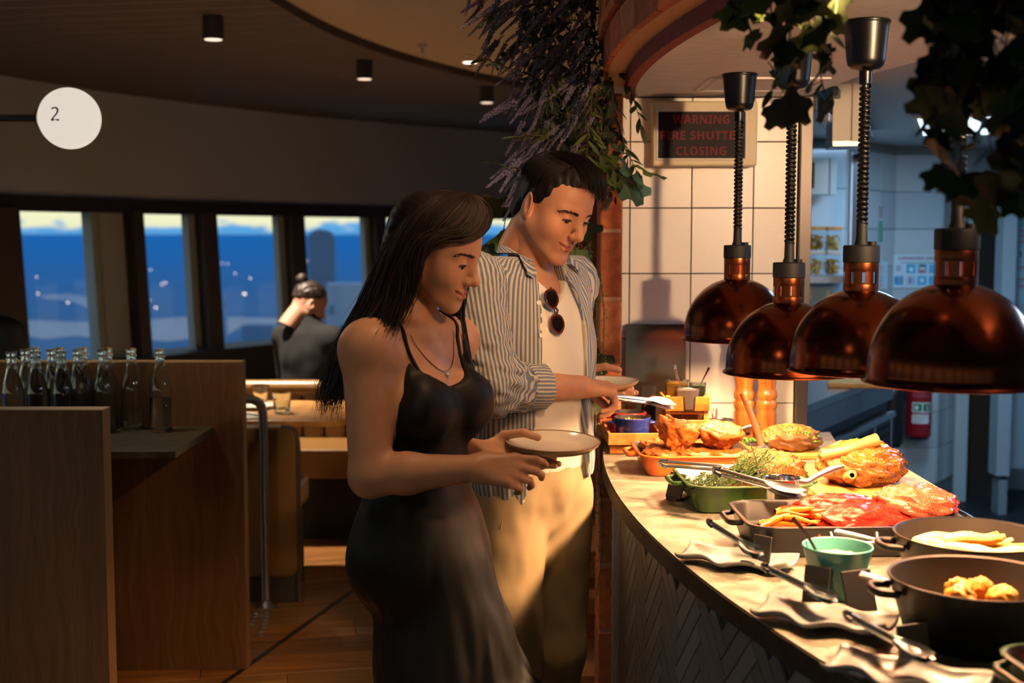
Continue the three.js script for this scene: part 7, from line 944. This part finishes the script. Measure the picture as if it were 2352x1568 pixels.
  // sunglasses hanging from the neckline
  const sg = thing('sunglasses', 'tortoiseshell sunglasses hanging from the white t-shirt neckline', 'sunglasses'); { const c = project(teeF, P(-0.045, 1.375, 0.13), 0.014); sg.position.set(...c); sg.rotation.set(-0.12, yaw - 0.35, -1.32 + 0.0); const lens = s => { const e = []; for (let i = 0; i < 20; i++) { const a = i / 20 * 6.283; e.push([s * 0.031 + 0.024 * Math.cos(a) * (1 + 0.06 * Math.cos(3 * a)), 0.018 * Math.sin(a)]); } return e; }; const fr = s => { const o = lens(s), i2 = o.map(p => [s * 0.031 + (p[0] - s * 0.031) * 0.84, p[1] * 0.82]); const g = extrude(o, 0.003, 0.0008, [i2]); return g; }; const tm = mat('#4a1d0d', 0.15, { clearcoat: 0.8 }); mesh('frame', [fr(-1), fr(1), tube([[-0.008, 0.004, 0.002], [0, 0.008, 0.003], [0.008, 0.004, 0.002]], 0.0026, 10, 6)], tm, sg); for (const s of [-1, 1]) { mesh('lens', extrude(lens(s).map(p => [s * 0.031 + (p[0] - s * 0.031) * 0.85, p[1] * 0.83]), 0.0015).translate(0, 0, 0.0008), mat('#160d0c', 0.04, { clearcoat: 1 }), sg); mesh('temple_arm', tube([[s * 0.055, 0.006, 0], [s * 0.056, 0.007, -0.006], [s * 0.02, 0.006, -0.008], [-s * 0.04, 0.004, -0.008]], 0.0018, 16, 6), tm, sg); } }
  // tongs in the right hand
  const g1 = [0.262, 1.125, -3.165]; tongs('steel tongs held by the person in the striped shirt over the puddings', [0.245, 1.148, -3.15], [0.425, 1.075, -3.335], 0, 0.5, M.steel, 0.12);
}

// ---------------------------------------------------------------- the seated man beyond the booth, and his bench
{
  const b = thing('booth_bench', 'brown leather bench backing onto the channelled bench', 'bench', [-1.25, 0, -7.12]); mesh('seat_cushion', cbox(1.3, 0.12, 0.46, 0.03, [0, 0.4, -0.02]), M.leather, b); mesh('seat_base', cbox(1.26, 0.34, 0.4, 0.004, [0, 0.17, -0.02]), M.dark, b); mesh('back_panel', cbox(1.3, 0.3, 0.06, 0.02, [0, 0.56, 0.24]), M.leather2, b);
  const base = [-1.17, 0, -7.12]; const person = thing('person', 'person in a black top with a hair bun, seated with their back turned', 'person', base);
  const yaw = 152 * D2R, Fw = [Math.sin(yaw), 0, Math.cos(yaw)], Lf = [Math.cos(yaw), 0, -Math.sin(yaw)], P = (l, u, f) => [base[0] + l * Lf[0] + f * Fw[0], u, base[2] + l * Lf[2] + f * Fw[2]];
  const hm = frame([-1.15, 1.165, -7.16], 118 * D2R, 28 * D2R, 0, 1.0); const ho = { jaw: 1.04, chin: 1.0, brow: 0.0095, slit: -0.0058, nose: 0.109, smile: 0, lip: 0.005, lipColor: [0.3, 0.13, 0.1], iris: '#241409', browY: -0.002, beard: 0.4 }, hf = headField(ho), skin = [0.46, 0.24, 0.16];
  const skinM = mat('#ffffff', 0.5, { vertexColors: true });
  const headG = polygonise(field([[hf, 0], [cap([0, -0.03, -0.03], [0, -0.17, -0.06], 0.055, 0.055), 0.035]]), [-0.1, -0.17, -0.125], [0.1, 0.13, 0.135], 0.0045, { color: headColor(ho, skin) }).applyMatrix4(hm);
  const rot = new THREE.Matrix4().makeRotationY(yaw), E3 = (c, r) => ell(c, r, rot); const hands = field([[cap(P(0.1, 0.8, 0.38), P(0.06, 0.79, 0.46), 0.03, 0.024), 0], [cap(P(-0.1, 0.8, 0.38), P(-0.06, 0.79, 0.46), 0.03, 0.024), 0.01]]);
  const handG = polygonise(hands, [-1.5, 0.7, -7.7], [-0.7, 0.9, -7.3], 0.01, { color: () => skin });
  mesh('body', [headG, handG].map(g => shift(g, base)), skinM, person);
  const topF0 = field([[E3(P(0, 0.6, 0), [0.16, 0.14, 0.12]), 0], [E3(P(0, 0.8, 0.01), [0.165, 0.2, 0.115]), 0.08], [E3(P(0, 0.92, 0.03), [0.17, 0.13, 0.115]), 0.08], [cap(P(-0.15, 0.985, 0.03), P(0.15, 0.985, 0.03), 0.062), 0.06], [cap(P(0, 1.1, 0.035), P(0, 1.0, 0.03), 0.062, 0.09), 0.05], [cap(P(-0.185, 0.97, 0.03), P(-0.215, 0.74, 0.1), 0.062, 0.052), 0.04], [cap(P(-0.215, 0.74, 0.1), P(-0.1, 0.8, 0.36), 0.05, 0.036), 0.03], [cap(P(0.185, 0.97, 0.03), P(0.215, 0.74, 0.1), 0.062, 0.052), 0.04], [cap(P(0.215, 0.74, 0.1), P(0.1, 0.8, 0.36), 0.05, 0.036), 0.03]]);
  mesh('top', shift(polygonise((x, y, z) => topF0(x, y, z) + 0.005 * n3(x * 9, y * 6, z * 9), [-1.5, 0.47, -7.6], [-0.8, 1.12, -6.82], 0.012), base), mat('#0b0c0e', 0.9), person);
  const legF = field([[cap(P(-0.09, 0.53, 0.02), P(-0.11, 0.53, 0.42), 0.075, 0.06), 0], [cap(P(-0.11, 0.53, 0.42), P(-0.12, 0.1, 0.42), 0.058, 0.05), 0.03], [cap(P(0.09, 0.53, 0.02), P(0.11, 0.53, 0.42), 0.075, 0.06), 0.02], [cap(P(0.11, 0.53, 0.42), P(0.12, 0.1, 0.42), 0.058, 0.05), 0.03], [cap(P(-0.12, 0.04, 0.4), P(-0.12, 0.04, 0.52), 0.04), 0.03], [cap(P(0.12, 0.04, 0.4), P(0.12, 0.04, 0.52), 0.04), 0.03]]);
  mesh('trousers', shift(polygonise((x, y, z) => Math.max(legF(x, y, z), 0.002 - y), [-1.55, 0, -7.8], [-0.6, 0.65, -6.95], 0.014), base), mat('#1c1d22', 0.85), person);
  const hairM = mat('#22140d', 0.55); const capF = (x, y, z) => { const e = field([[ell([0, 0.044, -0.016], [0.08, 0.086, 0.101]), 0], [sph([0, 0.105, -0.105], 0.033), 0.012], [ell([0, -0.02, -0.07], [0.05, 0.05, 0.035]), 0.03]])(x, y, z) + 0.003 * n3(x * 60, y * 20, z * 20); return smax(smax(e, z - (y > 0.08 ? 0.2 : mix(-0.005, 0.05, clamp(y / 0.08))), 0.008), 0.012 - y + (z + 0.06) * 0.4, 0.01); };
  mesh('hair', shift(polygonise(capF, [-0.11, -0.1, -0.17], [0.11, 0.16, 0.13], 0.005).applyMatrix4(hm), base), hairM, person);
  const ch = thing('lounge_chair', 'dark rounded chair back behind the bottles by the left window', 'chair', [-2.95, 0, -7.3]); mesh('back', xf(new THREE.CapsuleGeometry(0.12, 0.5, 8, 20), { p: [0, 0.72, 0], s: [1.2, 1, 0.5] }), M.black, ch); mesh('seat', cbox(0.45, 0.1, 0.45, 0.03, [0, 0.42, -0.2]), M.black, ch); for (const [x, z] of [[-0.18, -0.02], [0.18, -0.02], [-0.18, -0.38], [0.18, -0.38]]) mesh('leg', cyl(0.015, 0.012, 0.38, 10, [x, 0.19, z]), M.black, ch);
}

// ---------------------------------------------------------------- artificial greenery
{
  const blade = (L, W, n = 6, curl = 0.2) => { const pos = [], uv = [], idx = []; for (let i = 0; i <= n; i++) { const t = i / n, w = W * Math.sin(Math.PI * Math.min(1, t * 0.96 + 0.04)) ** 0.8; for (const k of [-1, 0, 1]) { pos.push(k * w / 2, -curl * L * t * t + (k ? 0.0 : -w * 0.12), t * L); uv.push((k + 1) / 2, t); } } for (let i = 0; i < n; i++) for (let k = 0; k < 2; k++) { const a = i * 3 + k; idx.push(a, a + 3, a + 1, a + 1, a + 3, a + 4); } const g = new THREE.BufferGeometry(); g.setAttribute('position', new THREE.Float32BufferAttribute(pos, 3)); g.setAttribute('uv', new THREE.Float32BufferAttribute(uv, 2)); g.setIndex(idx); g.computeVertexNormals(); return g; };
  const lobed = (R) => { const s = []; const N = 30; for (let i = 0; i < N; i++) { const a = i / N * 6.283, k = 0.62 + 0.38 * Math.abs(Math.cos(a * 2.5 + 0.0)) ** 1.4 + (i % 2 ? 0.05 : -0.03); s.push([R * k * Math.sin(a) * 0.95, R * k * Math.cos(a) + R * 0.5]); } const g = new THREE.ShapeGeometry(new THREE.Shape(s.map(p => new THREE.Vector2(...p)))); g.rotateX(Math.PI / 2); const p = g.attributes.position; for (let i = 0; i < p.count; i++) p.setY(i, -0.25 * Math.abs(p.getX(i)) - 1.6 * p.getZ(i) ** 2 + 0.004 * Math.sin(p.getX(i) * 160)); g.computeVertexNormals(); return g; };
  const leafM = (h, r = 0.55) => mat(h, r, { side: THREE.DoubleSide });
  const LM = { olive: leafM('#3f4a20'), olive2: leafM('#4d5a26'), dark: leafM('#26331a'), teal: leafM('#3d6350'), vine: leafM('#41551f'), vine2: leafM('#566a2c') };
  const lf = [blade(0.052, 0.014), blade(0.044, 0.017, 6, 0.35), blade(0.06, 0.018, 6, 0.1)], vg = [lobed(0.042), lobed(0.055), lobed(0.034)];
  const aim = (o, d, roll) => { const z = V(d).normalize(), up = Math.abs(z.y) > 0.95 ? new THREE.Vector3(1, 0, 0) : new THREE.Vector3(0, 1, 0), x = up.clone().cross(z).normalize(), y = z.clone().cross(x); o.quaternion.setFromRotationMatrix(new THREE.Matrix4().makeBasis(x, y, z)); o.rotateZ(roll || 0); return o; };
  const matOf = (p, d, roll, s = 1) => { const o = new THREE.Object3D(); o.position.set(...p); aim(o, d, roll); o.scale.setScalar(s); o.updateMatrix(); return o.matrix; };
  const curve = (a, d, L, droop) => { const q = []; for (let i = 0; i <= 5; i++) { const t = i / 5 * L; q.push([a[0] + d[0] * t, a[1] + d[1] * t - droop * t * t, a[2] + d[2] * t]); } return q; };
  function leafSprig(parent, a, d, L, m, gi, droop = 1.2, split = true, step = 0.02) { // stem with paired leaves
    const q = curve(a, d, L, droop), st = mesh('sprig', taper(q, [0.0018, 0.0015, 0.0008], 10, 5), M.stem, parent), c = new THREE.CatmullRomCurve3(q.map(V)), list = []; const n = Math.max(4, Math.round(L / step));
    for (let i = 1; i <= n; i++) { const t = i / n, p = c.getPoint(t).toArray(), tg = c.getTangent(t), sd = new THREE.Vector3().crossVectors(tg, new THREE.Vector3(0, 1, 0)).normalize().multiplyScalar((i % 2 ? 1 : -1) * rr(0.6, 1.1)); const dir = [tg.x * 0.8 + sd.x, tg.y * 0.8 + rr(-0.3, 0.5), tg.z * 0.8 + sd.z]; const k = i === n ? tg.toArray() : dir, g = lf[gi], s = rr(0.7, 1.15); if (split) { const l = mesh('leaf', g, m, st); l.position.set(...p); aim(l, k, rr(-0.6, 0.6)); l.scale.setScalar(s); } else list.push(g.clone().applyMatrix4(matOf(p, k, rr(-0.6, 0.6), s))); }
    if (!split) mesh('leaves', list, m, st).userData.kind = 'stuff';
  }
  const flo = [0, 1, 2].map(k => { const L = [], n = 46; for (let i = 0; i < n; i++) { const t = i / n, a = i * 2.4, r = 0.0055 * (1 - 0.6 * t); L.push(xf(new THREE.IcosahedronGeometry(0.0032 * (1 - 0.5 * t), 0), { p: [r * Math.cos(a), r * Math.sin(a), 0.03 + t * 0.1], s: [1, 1, 1.6], r: [0, 0, a] })); } L.push(taper([[0, 0, 0], [0.002 * k, 0.001, 0.06], [0, 0, 0.13]], [0.0013, 0.0011, 0.0005], 6, 4)); return merge(L); });
  const garland = thing('hanging_garland', 'garland of lavender and dark leaves hanging over the terracotta pillar', 'garland');
  for (let i = 0; i < 190; i++) { const t = rnd(), y = mix(2.3, 1.66, t), x = mix(0.27, 0.12, Math.abs(t - 0.4)) - 0.32 * rnd() * (1 - 0.55 * t), z = -3.52 - rnd() * 0.25; const m = mesh('lavender_spike', flo[i % 3], i % 3 ? M.lavender : M.lavender2, garland); m.position.set(x, y, z); aim(m, [-0.7 + rr(-0.4, 0.5), -0.75 + rr(-0.35, 0.3), rr(-0.3, 0.4)], rr(0, 6)); m.scale.setScalar(rr(0.7, 1.25)); }
  const spr = [[[0.06, 1.99, -3.55], [-0.85, 0.22, 0.25], 0.17], [[0.1, 1.72, -3.55], [-0.8, 0.1, 0.3], 0.19], [[0.12, 1.83, -3.55], [-0.7, -0.1, 0.3], 0.14], [[0.2, 1.88, -3.5], [0.1, -0.9, 0.35], 0.2], [[0.26, 2.0, -3.55], [0.25, -0.9, 0.3], 0.22], [[0.3, 2.05, -3.6], [0.3, -0.8, 0.2], 0.2], [[0.22, 1.8, -3.55], [0.5, -0.5, 0.4], 0.17], [[0.27, 1.75, -3.6], [0.5, -0.3, 0.4], 0.15], [[0.15, 1.75, -3.5], [-0.2, -0.8, 0.4], 0.16], [[0.16, 2.1, -3.55], [-0.3, -0.7, 0.4], 0.2], [[0.05, 2.12, -3.6], [-0.6, -0.5, 0.3], 0.16], [[0.22, 1.95, -3.48], [-0.1, -0.95, 0.2], 0.22], [[0.3, 1.85, -3.7], [0.4, -0.7, 0.4], 0.14], [[0.02, 2.2, -3.6], [-0.7, -0.3, 0.3], 0.16], [[0.12, 1.68, -3.6], [-0.6, -0.4, 0.2], 0.15]];
  spr.forEach(([a, d, L], i) => leafSprig(garland, a, d, L, [LM.olive, LM.dark, LM.olive2][i % 3], i % 3, i < 3 ? -0.3 : 0.8, true, 0.017));
  { const L = []; for (let i = 0; i < 1500; i++) { const t = rnd(), w = 0.15 * (1 - 0.4 * t); const p = [mix(0.14, 0.21, t) + rr(-1, 1) * w, mix(2.35, 1.68, t) + rr(-0.04, 0.04), -3.66 + rr(-0.12, 0.1)]; L.push(lf[i % 3].clone().applyMatrix4(matOf(p, [rr(-1, 0.6), rr(-1, 0.3), rr(-0.4, 1)], rr(-1, 1), rr(0.5, 1.0)))); } mesh('foliage_mass', L, LM.dark, garland).userData.kind = 'stuff'; }
  { const L = []; for (let i = 0; i < 900; i++) { const t = rnd(); const p = [mix(0.12, 0.17, t) + rr(-1, 1) * 0.16 * (1 - 0.5 * t), mix(2.35, 1.72, t), -3.55 + rr(-0.08, 0.06)]; L.push(new THREE.ConeGeometry(0.0011, rr(0.02, 0.04), 3).applyMatrix4(matOf(p, [rr(-1, 0.3), rr(-0.8, 0.8), rr(-0.3, 0.5)], 0)).rotateX(0)); } mesh('fine_needles', L, leafM('#575620'), garland).userData.kind = 'stuff'; }
  const vleaf = (parent, p, d, k, m, s = 1) => { const l = mesh('vine_leaf', vg[k], m, parent); l.position.set(...p); aim(l, d, rr(-0.5, 0.5)); l.scale.setScalar(s); };
  for (const [p, d, k, m, s] of [[[0.325, 1.76, -3.62], [0.5, -0.7, 0.5], 1, LM.teal, 1.2], [[0.37, 1.75, -3.65], [0.8, -0.3, 0.4], 1, LM.vine2, 1.05], [[0.3, 1.73, -3.62], [0.2, -0.8, 0.5], 0, LM.vine, 1.1], [[0.34, 1.71, -3.6], [0.3, -0.9, 0.4], 1, LM.teal, 1], [[0.29, 1.8, -3.55], [0.4, -0.3, 0.7], 0, LM.teal, 0.9], [[0.27, 1.77, -3.55], [-0.2, -0.7, 0.6], 0, LM.vine, 0.9], [[0.24, 1.82, -3.52], [0.3, -0.6, 0.7], 2, LM.vine2, 1]]) vleaf(garland, p, d, k, m, s);
  // trailing vines down the left of the pillar
  const trail = thing('trailing_vine', 'green vines trailing down the left side of the terracotta pillar', 'vine');
  for (let v = 0; v < 7; v++) { const x = 0.175 + v * 0.014, z = -3.7 - (v % 3) * 0.08, y0 = 1.65 - (v % 4) * 0.1, L = rr(0.55, 1.0); const q = []; for (let i = 0; i <= 8; i++) q.push([x + 0.012 * Math.sin(i * 1.3 + v), y0 - L * i / 8, z + 0.012 * Math.cos(i * 1.1 + v)]); const st = mesh('stem', taper(q, [0.0016, 0.0014, 0.0008], 24, 4), M.stem, trail); const c = new THREE.CatmullRomCurve3(q.map(V)), list = []; const n = Math.round(L / 0.011); for (let i = 0; i < n; i++) { const p = c.getPoint(i / n).toArray(), a = rr(0, 6.28); if (v % 2) list.push(lf[1].clone().applyMatrix4(matOf(p, [Math.cos(a), rr(-0.8, 0.1), Math.sin(a)], rr(-1, 1), 0.42))); else { list.push(xf(new THREE.IcosahedronGeometry(0.0032, 0), { p: [p[0] + 0.012 * Math.cos(a), p[1] - 0.006, p[2] + 0.012 * Math.sin(a)] })); list.push(taper([p, [p[0] + 0.006 * Math.cos(a), p[1], p[2] + 0.006 * Math.sin(a)], [p[0] + 0.012 * Math.cos(a), p[1] - 0.006, p[2] + 0.012 * Math.sin(a)]], [0.0006, 0.0006, 0.0005], 3, 3)); } } mesh('small_leaves', list, v % 2 ? LM.olive2 : leafM('#5c6e3c'), st).userData.kind = 'stuff'; }
  for (const [p, d, k, m, s] of [[[0.2, 1.5, -3.75], [-0.2, -0.8, 0.6], 1, LM.vine, 1.1], [[0.2, 1.6, -3.8], [0.3, -0.5, 0.7], 1, LM.dark, 1.2], [[0.18, 1.4, -3.8], [0.2, -0.8, 0.5], 1, LM.vine, 1.2], [[0.22, 1.2, -3.8], [0.4, -0.4, 0.7], 1, LM.dark, 1.4], [[0.2, 1.08, -3.8], [0.1, -0.7, 0.6], 1, LM.dark, 1.4], [[0.21, 0.52, -4.02], [-0.6, -0.3, 0.6], 0, LM.vine, 1], [[-0.03, 1.63, -3.85], [-0.5, 0.4, 0.6], 1, LM.dark, 1.3], [[0.0, 1.56, -3.85], [-0.4, -0.4, 0.7], 1, LM.vine, 1.2], [[-0.06, 1.52, -3.85], [-0.6, -0.5, 0.5], 1, LM.dark, 1.3], [[-0.04, 1.42, -3.85], [-0.2, -0.7, 0.6], 1, LM.dark, 1.3], [[0.01, 1.68, -3.85], [0.2, 0.5, 0.7], 0, LM.dark, 1.3], [[-0.02, 1.35, -3.85], [0.2, -0.8, 0.5], 1, LM.dark, 1.2]]) vleaf(trail, p, d, k, m, s);
  { const q = [[0.02, 1.72, -3.86], [-0.02, 1.6, -3.87], [-0.03, 1.48, -3.87], [-0.01, 1.32, -3.87]]; mesh('stem', tube(q, 0.0018, 20, 5), M.stem, trail); const q2 = [[0.2, 1.7, -3.8], [0.21, 1.45, -3.81], [0.205, 1.15, -3.81], [0.21, 0.75, -3.9], [0.215, 0.5, -4.04]]; mesh('stem', tube(q2, 0.0018, 30, 5), M.stem, trail); mesh('stem', tube([[0.02, 1.72, -3.86], [0.1, 1.78, -3.8], [0.18, 1.82, -3.7]], 0.0018, 12, 5), M.stem, trail); }
  // vines hanging from the fascia in the foreground
  const hang = (label, a, n, drop, spread, leaves, sz) => { const t = thing('hanging_vine', label, 'vine'); for (let v = 0; v < n; v++) { const q = [], x = a[0] + rr(-1, 1) * spread, z = a[2] + rr(-1, 1) * spread, L = drop * rr(0.55, 1); for (let i = 0; i <= 6; i++) q.push([x + 0.015 * Math.sin(i * 1.4 + v), a[1] - L * i / 6, z + 0.02 * Math.sin(i + v * 2)]); const st = mesh('stem', taper(q, [0.002, 0.0016, 0.001], 14, 4), M.stem, t); const c = new THREE.CatmullRomCurve3(q.map(V)); for (let i = 0; i < leaves; i++) { const p = c.getPoint(0.15 + 0.85 * (i + 0.5) / leaves).toArray(), g = rr(0, 6.28); const l = mesh('leaf', i % 3 === 2 ? lf[2] : vg[i % 2], [LM.dark, LM.vine, LM.dark][i % 3], st); l.position.set(...p); aim(l, [Math.cos(g), -0.9, Math.sin(g)], rr(-1, 1)); l.scale.setScalar(rr(0.6, 1) * sz); } } return t; };
  hang('leafy vine dangling in front of the second heat lamp cup', [0.45, 2.06, -1.98], 6, 0.35, 0.04, 10, 0.7); hang('short leafy vine hanging left of the second heat lamp cup', [0.375, 2.06, -2.02], 4, 0.26, 0.03, 8, 0.7);
  hang('dense dark vine hanging at the top right corner of the frame', [0.605, 2.06, -1.6], 20, 0.5, 0.065, 11, 0.8); hang('dark vine tips in front of the nearest heat lamp cord', [0.59, 2.06, -1.72], 5, 0.4, 0.025, 8, 0.55);
}

renderer.render(scene, camera);
